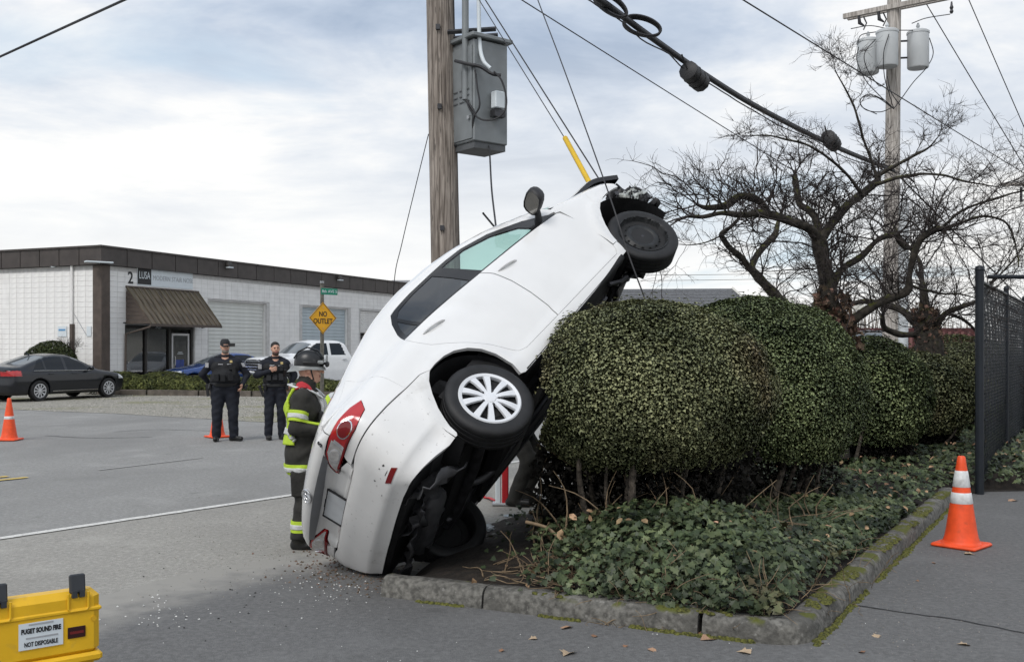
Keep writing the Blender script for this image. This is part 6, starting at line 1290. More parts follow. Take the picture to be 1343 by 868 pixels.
# ---- bare trees ----
m_tree = mat('mossy_bark', (.018, .015, .012), .95, var=.4, vs=14, bump=.9, bs=40, col2=(.036, .031, .025)); layer(m_tree, (.085, .090, .016), 9, .52, .60, 8, nz=(.0, .7), amt=.9)
m_tw = mat('twig_bark', (.036, .029, .027), .9, var=.3, vs=25)
class Tree:
    def __init__(s, name, label, group, d, base):
        s.d = d; s.o = np.array(base, float); s.root = tag(empty(name, s.o), label, 'tree', group); s.big = MB(); s.tw = MB(); s.seeds = []; s.rr = random.Random(int(d*100)); s.nt = 0
    def limb(s, L, r, dz=0., n=6, moss=True):
        k = len(L); dd = np.linspace(0, dz, k); P = smooth_path([at(u, v, s.d+w_) for (u, v), w_ in zip(L, dd)], n); R = np.interp(np.linspace(0, 1, len(P)), np.linspace(0, 1, k), np.array(r, float))/FPX*s.d*(.86 if max(r) > 14.5 else .66)
        R = R*np.array([1+.22*mnoise.noise(Vector(p*6)) for p in P]); P = P+np.array([[.03*mnoise.noise(Vector(p*4+Vector((9, 2, 1)) if False else Vector(p*4)))]*3 for p in P])*.6
        s.big.tube(P-s.o, R, 10); s.seeds.append((P, R)); return s
    def grow(s, p, d, L, r, lev, zmax):
        rr = s.rr; n = (7, 5, 4)[lev]; pts = [p]; dirs = []
        for i in range(n):
            d = d+np.array([rr.gauss(0, .26), rr.gauss(0, .26), rr.gauss(.03, .22)]); d = d/np.linalg.norm(d)
            if pts[-1][2] > zmax+rr.uniform(-.7, .45) and len(pts) > 2: break
            pts.append(pts[-1]+d*L/n); dirs.append(d.copy())
        n = len(pts)-1; s.tw.tube(np.array(pts)-s.o, np.linspace(r, r*.45, n+1), (5, 4, 3)[lev], cap=False); s.nt += 1
        if lev < 2:
            for k in range((7, 5)[lev] if lev == 0 else rr.randint(4, 7)):
                i = rr.randint(1, n); dd = dirs[i-1]+np.array([rr.gauss(0, .75), rr.gauss(0, .75), rr.gauss(.12, .5)]); dd /= np.linalg.norm(dd); s.grow(pts[i], dd, L*rr.uniform(.35, .6), max(r*.5, .0022), lev+1, zmax)
    def twigs(s, per_m, L, zmax, rscale=1., spread=.8, lo=.1):
        for P, R in s.seeds:
            seg = np.linalg.norm(np.diff(P, axis=0), axis=1); tot = seg.sum(); m = max(1, int(tot*per_m))
            for _ in range(m):
                i = s.rr.randint(int(len(P)*lo), len(P)-1); t = P[min(i+1, len(P)-1)]-P[max(i-1, 0)]; t /= np.linalg.norm(t)+1e-9
                d = np.array([s.rr.gauss(0, spread), s.rr.gauss(0, spread), abs(s.rr.gauss(.6, .5))])+t*.5; d /= np.linalg.norm(d); s.grow(P[i], d, L*s.rr.uniform(.5, 1.3), min(R[i]*.40, .011*rscale), 0, zmax)
            for _ in range(4):
                t = P[-1]-P[-3]; t /= np.linalg.norm(t); d = t+np.array([s.rr.gauss(0, .4) for _ in range(3)]); s.grow(P[-1], d/np.linalg.norm(d), L*s.rr.uniform(.8, 1.5), min(R[-1]*.6, .010), 0, zmax)
        return s
    def done(s, ivy_pts=None, ivy_n=0):
        s.big.build('trunk', m_tree, s.root, 60); tag(s.tw.build('crown', m_tw, s.root, 60), kind='stuff')
        if ivy_n:
            r = np.random.default_rng(4); A = [at(u, v, s.d) for u, v in ivy_pts]; P = []
            for _ in range(ivy_n):
                i = r.integers(0, len(A)-1); t = r.random(); c = A[i]+(A[i+1]-A[i])*t; a = r.uniform(0, 6.28); q = r.uniform(.14, .22); P.append(c+np.array([q*math.cos(a), q*math.sin(a), r.normal(0, .05)]))
            V, F = leaf_mesh(np.array(P), r.normal(size=(ivy_n, 3))+np.array([0, -1., 0]), .075, IVY, .35, 3); tag(link('dead_ivy', np_mesh('dead_ivy', V-s.o, F, mat('dead_ivy_leaf', (.085, .050, .032), .8, var=.3, vs=9, col2=(.15, .095, .065), isl=.5)), s.root), kind='stuff')
        return s
tgp = 'bare winter trees along the planting bed'
t1 = Tree('bare_tree', 'gnarled bare tree with thick mossy limbs rising above the clipped shrubs', tgp, 12.2, (*at(1098, 470, 12.2)[:2], .15))
t1.limb([(1100, 600), (1098, 445), (1090, 400), (1081, 350), (1073, 312)], [17, 15, 12.5, 11.5, 11])
t1.limb([(1074, 316), (1060, 299), (1029, 288), (998, 280), (978, 282), (951, 280), (923, 284), (904, 284)], [11, 9, 8, 8, 6, 5, 4, 3], -.9)
t1.limb([(1010, 283), (1005, 274), (990, 260), (970, 258), (951, 270), (929, 272), (915, 268)], [5, 7, 8, 7, 7, 5, 2.5], -.5)
t1.limb([(1072, 316), (1072, 292), (1062, 276), (1049, 268), (1045, 248), (1042, 230)], [9, 8, 7, 7, 6, 6], .4)
t1.limb([(1076, 314), (1092, 292), (1111, 270), (1131, 254), (1150, 238), (1152, 226)], [11, 9, 8.5, 9, 7, 3], .5)
t1.limb([(1131, 256), (1120, 240), (1098, 215), (1070, 196), (1040, 185), (1005, 178), (985, 178)], [4, 3.2, 2.8, 2.4, 2, 1.5, 1], -.8)
t1.limb([(1150, 236), (1135, 190), (1120, 140), (1105, 110), (1095, 92)], [3, 2.4, 2, 1.4, .8], -.3)
t1.limb([(1150, 232), (1180, 214), (1215, 196), (1230, 180)], [4, 3, 2, 1], -.5); t1.limb([(1148, 242), (1185, 232), (1225, 228), (1270, 238), (1310, 245)], [4, 3, 2.4, 1.8, 1], -.6)
t1.limb([(1090, 380), (1099, 360), (1108, 350), (1131, 335), (1151, 315), (1174, 307)], [9, 8, 7, 6.5, 5.5, 6], .7); t1.limb([(1174, 307), (1180, 318), (1188, 326), (1196, 324)], [4, 5, 4, 4], .2)
t1.limb([(1105, 432), (1120, 419), (1151, 398), (1188, 383), (1192, 362), (1199, 335), (1209, 312), (1229, 300), (1240, 302)], [11, 10, 9, 8, 6, 6, 6.5, 7, 5], -.6)
t1.limb([(1232, 300), (1253, 295), (1290, 284), (1320, 292), (1334, 330), (1336, 350)], [4, 3.2, 2.6, 2, 1.5, 1], -.4); t1.limb([(1238, 296), (1262, 276), (1300, 262), (1343, 250), (1370, 246)], [3, 2.6, 2, 1.6, 1], -.5); t1.limb([(1195, 375), (1230, 384), (1258, 386), (1282, 392)], [3, 2.2, 1.6, 1], .3)
t1.twigs(9., .85, 4.05).done([(1090, 385), (1093, 410), (1100, 430), (1108, 455)], 480)
t2 = Tree('bare_tree', 'bare tree on an ivy wrapped stump near the tall fence', tgp, 16.2, (*at(1218, 470, 16.2)[:2], .15))
t2.limb([(1222, 560), (1220, 470), (1215, 430), (1213, 402), (1210, 372)], [22, 22, 18, 8, 6]); t2.limb([(1208, 428), (1190, 412), (1165, 400), (1135, 395), (1108, 402)], [9, 8, 7, 6, 5], .6); t2.limb([(1205, 440), (1180, 438), (1160, 430), (1157, 415)], [6, 6, 6, 4], -.5)
t2.limb([(1226, 428), (1242, 410), (1262, 402), (1282, 394), (1300, 370)], [7, 5.5, 5, 4, 2], -.4); t2.limb([(1240, 410), (1262, 418), (1278, 432), (1284, 440)], [3, 3, 2.5, 2], .3); t2.limb([(1210, 374), (1205, 340), (1180, 310), (1165, 285)], [5, 4, 3, 1.5], .6); t2.limb([(1300, 372), (1330, 340), (1350, 310)], [2, 1.6, 1], 0)
t2.twigs(7., 1.0, 3.9).done([(1212, 405), (1215, 425), (1218, 450), (1222, 480)], 480)
t3 = Tree('bare_tree', 'leaning forked bare tree growing behind the second clipped shrub', tgp, 14.6, (*at(1062, 470, 14.6)[:2], .15))
t3.limb([(1075, 560), (1066, 460), (1042, 413), (1016, 386), (1000, 370), (985, 352)], [13, 12, 10, 10, 9.5, 9]); t3.limb([(986, 354), (968, 335), (951, 318), (946, 308), (958, 298), (968, 288)], [7, 6.5, 6, 6, 3.5, 3], -.5); t3.limb([(985, 353), (992, 336), (1005, 320), (1016, 308), (1021, 290), (1026, 275)], [7, 6.5, 6.5, 6, 4, 3], .5)
t3.limb([(946, 309), (925, 318), (900, 322)], [2, 1.4, .8], 0); t3.limb([(1054, 436), (1064, 410), (1072, 388), (1080, 366)], [5, 5, 4.5, 4], .8); t3.twigs(3.5, .8, 4.2, lo=.45).done()
# ---- junipers, round shrub near the workshop ----
m_jun = mat('juniper_green', (.10, .125, .035), .7, var=.4, vs=2.2, col2=(.16, .18, .055), isl=.4)
NEED = [(-.5, 0), (0, .07), (.6, 0), (0, -.07)]
jl = ['low spreading juniper next to the charcoal sedan nose', 'low spreading juniper in front of the glazed shop door', 'low spreading juniper in front of the blue sedan', 'low spreading juniper behind the capped officer', 'low spreading juniper in front of the white pickup grille', 'low spreading juniper behind the helmeted firefighter', 'low spreading juniper at the foot of the street sign']
for i, (x_, y_) in enumerate([np.array([-14.2, 35.7])+(np.array([-3.2, 33.3])-np.array([-14.2, 35.7]))*k/6 for k in range(7)]):
    hedge(jl[i], (x_, y_, .25), (1.2, .8, .56+.06*(i % 2)-.05*i), 5200, .17, 60+i, 0, m_jun, cat='juniper', name='juniper_shrub', zlow=-.3, shape=NEED, group='low junipers edging the car park')
m_kerb2 = mat('timber_edging', (.11, .095, .08), .9, var=.3, vs=4); tk = empty('timber_edging', (-14.6, 34.95, 0)); tag(tk, 'weathered timber edging along the juniper bed', 'edging')
for k in range(6):
    a = np.array([0, 0.]) + np.array([11.6, -2.45])*k/6; b = np.array([11.6, -2.45])*(k+.97)/6; c = (a+b)/2; MB().box((c[0], c[1], .09), (np.linalg.norm(b-a), .16, .20), R=rotz(math.atan2(b[1]-a[1], b[0]-a[0])), ch=.01).build('timber', m_kerb2, tk)
hedge('round clipped evergreen shrub against the white block wall', (-16.95, 36.4, 1.0), (.98, .85, .92), 9000, .085, 71, 3, mat('round_shrub_leaf', (.060, .080, .022), .5, var=.4, vs=2, isl=.4), name='round_shrub', group='shrubs near the workshop')
tw_ = Tree('dry_shrub', 'thin bare grey shrub beside the brown downpipe guard', 'shrubs near the workshop', 36.6, (*at(91, 480, 36.6)[:2], 0)); tw_.limb([(91, 505), (91, 470), (90, 455)], [2, 1.4, .8]); tw_.limb([(90, 480), (84, 465), (80, 455)], [1.4, 1, .6]); tw_.limb([(91, 482), (96, 466), (99, 456)], [1.4, 1, .6]); tw_.twigs(8, .45, 2.0).done()
# ================= far background =================
m_shg = mat('grey_shingle', (.115, .118, .125), .95, var=.25, vs=14, bump=.5, bs=40); m_wall = mat('pale_siding', (.55, .54, .50), .8, var=.06)
gb_ = tag(empty('shingle_roof_house', (5.5, 46., 0)), 'low building with a grey shingle roof behind the clipped shrubs', 'building')
MB().box((0, 2.2, 1.6), (12.6, 4, 3.2)).build('wall', m_wall, gb_)
rf_ = MB(); xr0, xr1 = -7.0, 6.1; rf_.add([(xr0, -.4, 3.05), (xr1, -.4, 3.05), (xr1-.9, 2.2, 4.52), (xr0+.5, 2.2, 4.46), (xr1, 4.8, 3.05), (xr0, 4.8, 3.05), (xr0, -.4, 2.95), (xr1, -.4, 2.95), (xr1, 4.8, 2.95), (xr0, 4.8, 2.95)], [(0, 1, 2, 3), (3, 2, 4, 5), (1, 4, 2), (0, 3, 5), (0, 6, 7, 1), (1, 7, 8, 4), (4, 8, 9, 5), (5, 9, 6, 0), (6, 9, 8, 7)]); ro = rf_.build('roof', m_shg, gb_)
for k in range(9):
    t = k/9; MB().box(((xr0+xr1)/2+.0, -.4+2.6*t, 3.065+1.44*t), (xr1-xr0-.6*t-.2, .04, .03)).build('shingle_course', m_shg, ro)
MB().tube([(xr1+.02, -.42, 3.05), (xr1-.88, 2.2, 4.55)], .07, 4).build('barge_board', m_wall, ro)
ct_ = tag(empty('shipping_container', (22.6, 58, 0)), 'dark red ribbed shipping container seen between the tree trunks', 'container'); m_cont = mat('container_red', (.075, .022, .022), .7, var=.2, vs=2)
MB().box((0, 0, 1.42), (9.0, 2.4, 2.7)).build('shell', m_cont, ct_); rbm = MB().box((0, 0, 0), (.16, .06, 2.1)).mesh('rib', mat('container_rib', (.17, .075, .07), .7))
for k in range(24): link('rib', rbm, ct_, (-4.2+k*.37, -1.22, 1.5))
vehicle('pickup_truck', 'black truck parked far off beside the ivy covered stump', 'parked vehicles', (17.3, 47.), rad(-118), m_sblack, pk_t, pkr, dict(lo=(-1.25, -1.05, .2), hi=(4.6, 1.05, 2.05), track=.86, mid=1.6, len=5.2, mirror=(2.62, 1.12, 1.42), extra=pk_extra), ((0, .40), (3.70, .40)), m_rims, .06).scale = (1.25,)*3
bb_ = tag(empty('roadside_board', ((1118-CX)/FPX*75, 75, 0)), 'pale blank roadside board on two posts far behind the trees', 'sign'); zb2 = 1.68+54/1300*75; MB().box((0, 0, zb2), (1.7, .1, .6)).build('board', m_wall, bb_); [MB().tube([(s_*.5, .1, 0), (s_*.5, .1, zb2)], .05, 6).build('post', m_spost, bb_) for s_ in (-1, 1)]
# far treeline: one mass, distance haze put into its pale colour
m_fw = mat('hazed_far_wood', (.26, .235, .21), .95, var=.25, vs=.2); fw = MB(); rr2 = random.Random(3)
for k in range(1500):
    x_ = rr2.uniform(5, 130); y_ = 170+rr2.uniform(-8, 8); h_ = rr2.uniform(5, 8.5)*(1+.3*math.sin(x_*.13)); p = [(x_, y_, 0)]
    for j in range(3): p.append((p[-1][0]+rr2.uniform(-.5, .5), y_, p[-1][2]+h_/3))
    fw.tube(p, [.16, .11, .07, .03], 3, cap=False)
tag(fw.build('distant_wood', m_fw), 'distant line of bare trees in painted pale haze on the horizon', 'wood', kind='stuff')
wb = tag(empty('white_shed', ((1272-CX)/FPX*120, 120, 0)), 'small white shed far off in front of the distant wood', 'shed'); MB().box((0, 0, 1.6), (3.4, 4, 3.2)).build('wall', m_block, wb); MB().prism([(-1.9, 3.2), (1.9, 3.2), (0, 4.0)], -2.1, 2.1, R=rotx(rad(90))).build('roof', m_shg, wb)
# ================= litter on the pavement =================
lf_me = [np_mesh('fallen_leaf', *leaf_mesh(np.array([[0, 0, .008]]), np.array([[.1, .1, 1.]]), 1., IVY if k else OVAL, .35, 20+k), mat('fallen_leaf', c_, .8, var=.3, vs=30)) for k, c_ in enumerate(((.36, .22, .14), (.24, .13, .075), (.40, .30, .20)))]
lr = random.Random(4)
LV = [(742, 824, .075, 0), (658, 854, .055, 1), (745, 857, .075, 2), (780, 835, .06, 1), (930, 838, .10, 0), (915, 832, .07, 1), (1130, 856, .06, 1), (1075, 844, .05, 0), (978, 856, .06, 2), (1225, 739, .05, 1), (1270, 727, .06, 2), (1328, 657, .10, 0), (1265, 846, .05, 2), (1203, 762, .04, 1), (1150, 835, .04, 2), (820, 848, .045, 1), (700, 838, .04, 2), (855, 853, .05, 0)]
for i, (u, v, s_, k) in enumerate(LV):
    p = gnd(u, v); o = link('fallen_leaf', lf_me[k], None, (p[0], p[1], .004), lr.uniform(0, 6.28)); o.scale = (s_*1.3,)*3; o.rotation_euler[0] = lr.uniform(-.15, .15); tag(o, 'dry fallen leaf lying on the dark driveway asphalt', 'leaf', 'fallen leaves on the driveway')
m_grit = mat('grit', (.22, .20, .17), .9, var=.4, vs=60, isl=.6); m_chip = mat('pale_chip', (.62, .62, .60), .6, var=.2, vs=30); m_bit = mat('dark_debris', (.03, .03, .03), .7)
def grit(name, n, cu, cv, su, sv, s0, m, label, seed, lim=None):
    r = np.random.default_rng(seed); U_ = np.column_stack([r.normal(cu, su, n), r.normal(cv, sv, n)]); U_ = U_[(U_[:, 1] > 560) & (U_[:, 1] < 900)]; P = np.array([gnd(a, b) for a, b in U_]); k = ~inpoly(P[:, :2], [K0, K1, K2, KR2, BL(30)]); P = P[k]; V = []; F = []
    T = np.array([(1, 0, -.3), (-.5, .87, -.3), (-.5, -.87, -.3), (0, 0, .7)])
    for i, p in enumerate(P):
        s_ = s0*r.uniform(.4, 1.6); A = rotz(r.uniform(0, 6.28))@rotx(r.uniform(-.6, .6)); V.extend(p+(0, 0, s_*.35)+(T*s_*np.array([1, r.uniform(.5, 1), .7]))@A.T); b = i*4; F += [(b, b+1, b+3), (b+1, b+2, b+3), (b+2, b, b+3), (b, b+2, b+1)]
    return tag(link(name, np_mesh(name, V, F, m)), label, 'debris', kind='stuff')
grit('bark_debris', 650, 470, 745, 45, 16, .011, mat('bark_bits', (.12, .085, .06), .9, var=.4, vs=40, isl=.5), 'brown bark and grit spilled behind the rear bumper', 1)
grit('grit', 700, 330, 720, 90, 40, .005, m_grit, 'loose grit on the road shoulder', 2); grit('pale_chips', 45, 215, 805, 30, 10, .008, m_chip, 'small pale chips scattered on the shoulder', 3); grit('pale_chips', 70, 600, 800, 260, 40, .005, m_chip, 'small pale chips scattered on the driveway', 4); grit('dark_bits', 50, 330, 790, 110, 35, .009, m_bit, 'small dark plastic bits on the asphalt', 5); grit('glass_crumbs', 130, 430, 768, 40, 14, .007, m_chip, 'crumbled glass on the road by the bumper', 6)
grit('grit', 900, 1180, 770, 90, 60, .005, m_grit, 'loose grit along the driveway kerb', 7)
r = np.random.default_rng(31); n = 9000; q = np.stack([r.uniform(-14, -3, n), r.uniform(21, 35.5, n)], 1); k = inpoly(q, [(-5.68, 22.29), (-10.19, 25.2), (-13.76, 26.8), (-16, 34), (-14.7, 36), (-4, 33.5), (-2.9, 23.2), (-4.2, 22.0)]); q = q[k]
T = np.array([(1, 0, -.3), (-.5, .87, -.3), (-.5, -.87, -.3), (0, 0, .7)]); sz = r.uniform(.012, .03, len(q)); an = r.uniform(0, 6.28, len(q)); C_, S_ = np.cos(an), np.sin(an)
V = np.stack([q[:, None, 0]+sz[:, None]*(T[None, :, 0]*C_[:, None]-T[None, :, 1]*S_[:, None]), q[:, None, 1]+sz[:, None]*(T[None, :, 0]*S_[:, None]+T[None, :, 1]*C_[:, None]), sz[:, None]*(T[None, :, 2]*.7+.2)], -1).reshape(-1, 3); F = (np.array([(0, 1, 3), (1, 2, 3), (2, 0, 3)])[None]+(np.arange(len(q))*4)[:, None, None]).reshape(-1, 3)
tag(link('verge_stones', np_mesh('verge_stones', V, F, mat('verge_stone', (.26, .25, .22), .9, var=.3, vs=10, isl=.5))), 'loose stones on the gravel verge', 'gravel', kind='stuff')
# ================= people =================
def sd_cone(P, a, b, ra, rb):
    a, b = np.asarray(a, float), np.asarray(b, float); d = b-a; L = d@d+1e-12; t = np.clip((P-a)@d/L, 0, 1); return np.linalg.norm(P-(a+t[:, None]*d), axis=1)-(ra+(rb-ra)*t)
def sd_ell(P, c, r, R=None):
    q = P-np.asarray(c, float); q = q@np.asarray(R) if R is not None else q; r = np.asarray(r, float); k0 = np.linalg.norm(q/r, axis=1); k1 = np.linalg.norm(q/(r*r), axis=1)+1e-9; return k0*(k0-1)/k1
class Person:
    def __init__(s): s.pr = []; s.wz = 1.40; s.wa = .0055
    def c(s, g, a, b, ra, rb=None, k=.03): s.pr.append((g, k, lambda P, a=a, b=b, ra=ra, rb=ra if rb is None else rb: sd_cone(P, a, b, ra, rb), np.array([np.minimum(a, b)-max(ra, rb or ra), np.maximum(a, b)+max(ra, rb or ra)]))); return s
    def e(s, g, c, r, R=None, k=.02): m = max(r); s.pr.append((g, k, lambda P, c=c, r=r, R=R: sd_ell(P, c, r, R), np.array([np.array(c)-m, np.array(c)+m]))); return s
    def f(s, P):
        v = np.full(len(P), 9.)
        for g, k, fn, bb in s.pr:
            m = ((P > bb[0]-.12) & (P < bb[1]+.12)).all(1)
            if not m.any(): continue
            d = fn(P[m]); w_ = v[m]; h = np.maximum(k-np.abs(d-w_), 0)/k; v[m] = np.minimum(d, w_)-h*h*k*.25
        m = P[:, 2] < s.wz; q = P[m]; v[m] += s.wa*(np.sin(31*q[:, 2]+13*q[:, 0]+3*np.sin(17*q[:, 1]+9*q[:, 2]))*.6+np.sin(53*q[:, 2]-29*q[:, 0]+21*q[:, 1])*.4)
        return v
    def lab(s, P):
        best = np.full(len(P), 9.); g_ = np.zeros(len(P), int); names = []
        for i, (g, k, fn, bb) in enumerate(s.pr):
            d = fn(P); m = d < best; best[m] = d[m]; g_[m] = i
        return np.array([p[0] for p in s.pr], object)[g_]
    def mesh(s, h):
        lo = np.min([p[3][0] for p in s.pr], 0)-.02; hi = np.max([p[3][1] for p in s.pr], 0)+.02; lo[2] = max(lo[2], -.02)
        V, F = snets(s.f, lo, hi, h); V = project(s.f, V, 1); s.V, s.F = V, F; s.G = s.lab(V[F].mean(1)); return s
def hand(p, side, wr, d, palm_n, g='skin', sc=1., curl=.6):
    """palm plus five separate bent fingers; d: pointing direction, palm_n: palm normal"""
    d = np.array(d, float); d /= np.linalg.norm(d); n = np.array(palm_n, float); n -= (n@d)*d; n /= np.linalg.norm(n); sdv = np.cross(d, n)*side; wr = np.array(wr, float)
    c = wr+d*.045*sc; R = np.stack([sdv, d, n], 1); p.e(g, c, (.040*sc, .052*sc, .018*sc), R, .012)
    for i, (o, l) in enumerate(((-.030, .062), (-.010, .074), (.010, .070), (.029, .055))):
        b = wr+d*.085*sc+sdv*o*sc; m = b+(d*math.cos(curl*.6)+n*math.sin(curl*.6))*l*.5*sc; t = m+(d*math.cos(curl*1.7)+n*math.sin(curl*1.7))*l*.5*sc; p.c(g, b, m, .0105*sc, .0095*sc, .006); p.c(g, m, t, .0095*sc, .008*sc, .006)
    b = wr+d*.025*sc-sdv*.032*sc; m = b+(-sdv*.6+d*.7+n*.3)*.038*sc; t = m+(d*.85-sdv*.2+n*.5)*.030*sc; p.c(g, b, m, .0125*sc, .0105*sc, .006); p.c(g, m, t, .0105*sc, .0085*sc, .006)
def build_head(p, c, fwd, tilt=0., hair='short', beard=False, s=1.):
    """c: head centre; fwd: horizontal facing direction"""
    f = np.array([fwd[0], fwd[1], 0.]); f /= np.linalg.norm(f); u = np.array([0, 0, 1.]); u = u*math.cos(tilt)+f*math.sin(tilt); f = f*math.cos(tilt)-np.array([0, 0, 1.])*math.sin(tilt); r = np.cross(f, u); R = np.stack([r, f, u], 1); c = np.array(c, float); o = lambda x, y, z: c+(R@np.array([x, y, z]))*s
    p.e('skin', o(0, -.005, .015), (.074*s, .094*s, .100*s), R, .02); p.e('skin', o(0, .030, -.055), (.056*s, .058*s, .058*s), R, .03); p.e('skin', o(0, .070, -.088), (.024*s, .020*s, .018*s), R, .02)
    p.c('skin', o(0, .086, .028), o(0, .108, -.012), .009*s, .014*s, .012); p.e('skin', o(0, .080, .040), (.050*s, .014*s, .012*s), R, .015)
    for sd in (-1, 1):
        p.e('skin', o(sd*.074, -.005, -.002), (.010*s, .020*s, .032*s), R, .008); p.e('skin', o(sd*.040, .062, -.025), (.022*s, .018*s, .020*s), R, .02)
        p.e('eye', o(sd*.031, .082, .014), (.013*s, .009*s, .007*s), R, .003); p.c('hair', o(sd*.018, .093, .034), o(sd*.046, .084, .036), .0055*s, .004*s, .004)
    p.c('lip', o(-.020, .088, -.050), o(.020, .088, -.050), .0065*s, .0065*s, .006)
    if hair == 'short': p.e('hair', o(0, -.022, .050), (.080*s, .095*s, .082*s), R, .006)
    if beard: p.e('beard', o(0, .040, -.075), (.058*s, .056*s, .044*s), R, .01)
    return o, R
def standing(p, H, girth=1., pants=1., arms=None, stance=.13, turn=0., coat=False, toe=(0, 0)):
    k = H/1.78; z = lambda v: v*k; T = 1.06 if coat else 1.; S = {}
    for sd, nm in ((-1, 'r'), (1, 'l')):
        an = np.array([sd*stance, .02, z(.09)]); kn = np.array([sd*(stance*.85+.01), -.015, z(.50)]); hp = np.array([sd*.090*girth, 0, z(.92)])
        p.c('leg_'+nm, hp, kn, .098*girth*pants, .070*pants, .04); p.c('leg_'+nm, kn, an+(0, 0, .02), .072*pants, .064*pants, .03); p.c('leg_'+nm, kn+(0, -.02, 0), kn+(0, -.015, -.10), .060*pants, .058*pants, .03)
        ta = toe[0] if sd < 0 else toe[1]; dv = np.array([math.sin(ta), -math.cos(ta), 0]); p.c('boot', an+(0, .0, -.045)-dv*.05, an+(0, 0, -.050)+dv*.15, .046, .042, .02); p.c('boot', an+(0, 0, -.03), an+(0, 0, .06), .050, .055, .02)
        S['knee_'+nm] = kn
    p.c('hips', (-.075*girth, 0, z(.96)), (.075*girth, 0, z(.96)), .128*girth*(T*.95), k=.05)
    p.c('torso', (-.070*girth, -.005, z(1.08)), (.070*girth, -.005, z(1.08)), .128*girth*T, k=.06)
    if girth > 1.1: p.e('torso', (0, -.055, z(1.12)), (.165*girth, .15*girth, .16), None, .06)
    p.c('torso', (-.095, 0, z(1.30)), (.095, 0, z(1.30)), .128*T*(girth*.5+.5), k=.06); p.c('torso', (-.145, .005, z(1.395)), (.145, .005, z(1.395)), .068*T, k=.05)
    for sd in (-1, 1): p.c('torso', (sd*.03, .02, z(1.50)), (sd*.14, .008, z(1.425)), .048*T, .052*T, k=.04)
    p.c('neck', (0, .005, z(1.44)), (0, -.005, z(1.56)), .062, .055, .03)
    for sd, nm in ((-1, 'r'), (1, 'l')):
        sh = np.array([sd*.190*(girth*.4+.6), .005, z(1.392)]); el, wr = [np.array(q, float)*np.array([1, 1, k]) for q in arms[nm]]
        p.c('arm_'+nm, sh, el, .072*T*(girth*.4+.6), .056*T, .04); p.c('arm_'+nm, el, wr, .056*T, .042*T, .03)
    return k
def person_obj(name, label, group, p, h, mats, pos, rz, cat='person', extra=None):
    p.mesh(h); root = tag(empty(name, pos, rz), label, cat, group); keys = list(mats); sl_ = {}; mm = []
    for g in sorted(set(p.G)):
        m = mats.get(g, mats.get('torso'))
        if m not in mm: mm.append(m)
        sl_[g] = mm.index(m)
    link('body', np_mesh('body', p.V, p.F, mm, [sl_[g] for g in p.G], smooth=179), root); return root
def garment(p, name, groups, planes, off, m, parent, zr=None, test=None):
    """a piece of clothing cut cleanly out of the body surface and set a little proud of it"""
    sel = np.isin(p.G, groups)
    if test is not None: sel &= test(p.V[p.F].mean(1))
    if not sel.any(): return None
    V, F = submesh(p.V, p.F, sel); bm = bmesh.new(); vs = [bm.verts.new(q) for q in V]; bm.verts.ensure_lookup_table()
    for f in F:
        try: bm.faces.new([vs[i] for i in f])
        except ValueError: pass
    for co, no in planes: bmesh.ops.bisect_plane(bm, geom=bm.verts[:]+bm.edges[:]+bm.faces[:], plane_co=co, plane_no=no, clear_outer=True)
    me = bpy.data.meshes.new(name); bm.to_mesh(me); bm.free()
    if not len(me.vertices): return None
    W = np.array([v.co[:] for v in me.vertices]); e = 2e-3; g = np.stack([p.f(W+np.eye(3)[i]*e)-p.f(W-np.eye(3)[i]*e) for i in range(3)], 1); g /= np.linalg.norm(g, axis=1, keepdims=True)+1e-9
    me.vertices.foreach_set('co', (W+g*off).astype(np.float32).ravel()); me.update(); me.materials.append(m); me.polygons.foreach_set('use_smooth', np.ones(len(me.polygons), bool)); o = link(name, me, parent); q = o.modifiers.new('thick', 'SOLIDIFY'); q.thickness = off*.9; q.offset = -1; return o
def on_body(p, O, D):
    O, D = np.array(O, float), np.array(D, float); s_ = np.linspace(0, .6, 400); v = p.f(O+s_[:, None]*D); i = np.argmax(v < 0); P = O+s_[i]*D; e = 2e-3; g = np.array([float(p.f((P+np.eye(3)[j]*e)[None])[0]-p.f((P-np.eye(3)[j]*e)[None])[0]) for j in range(3)]); g /= np.linalg.norm(g); return P, g
def stick(p, name, O, D, size, m, parent, off=.0, ch=.004, up=(0, 0, 1)):
    P, n_ = on_body(p, O, D); a = np.cross(up, n_); a /= np.linalg.norm(a); b = np.cross(n_, a); return MB().box(P+n_*(size[2]/2+off), size, R=np.stack([a, b, n_], 1), ch=ch).build(name, m, parent)
zp = lambda z, s: ((0, 0, z), (0, 0, s))
m_navy = mat('navy_uniform', (.0085, .0105, .018), .85, var=.25, vs=9, bump=.5, bs=30); m_vest = mat('black_carrier', (.0085, .009, .011), .8, var=.2, vs=20, bump=.4, bs=60); m_boot = mat('black_boot', (.012, .012, .012), .45, var=.2)
m_hair = mat('dark_hair', (.014, .010, .008), .7, var=.2); m_beardg = mat('grey_beard', (.20, .165, .14), .8, var=.2, vs=60); m_beardd = mat('dark_beard', (.075, .045, .035), .8, var=.2, vs=60); m_eye = mat('eye', (.03, .022, .02), .3); m_lip = mat('lip', (.30, .12, .10), .5); m_cap = mat('black_cap', (.018, .018, .021), .8, var=.15)
m_patch = mat('grey_patch', (.32, .32, .33), .7, var=.3, vs=60); m_badge = mat('gold_badge', (.55, .42, .18), .35, .7); m_gear = mat('black_gear', (.012, .012, .013), .5, var=.1)
UM = dict(torso=m_navy, hips=m_navy, leg_r=m_navy, leg_l=m_navy, arm_r=m_navy, arm_l=m_navy, boot=m_boot, skin=MT['skin'], neck=MT['skin'], hair=m_hair, eye=m_eye, lip=m_lip, beard=m_beardg)
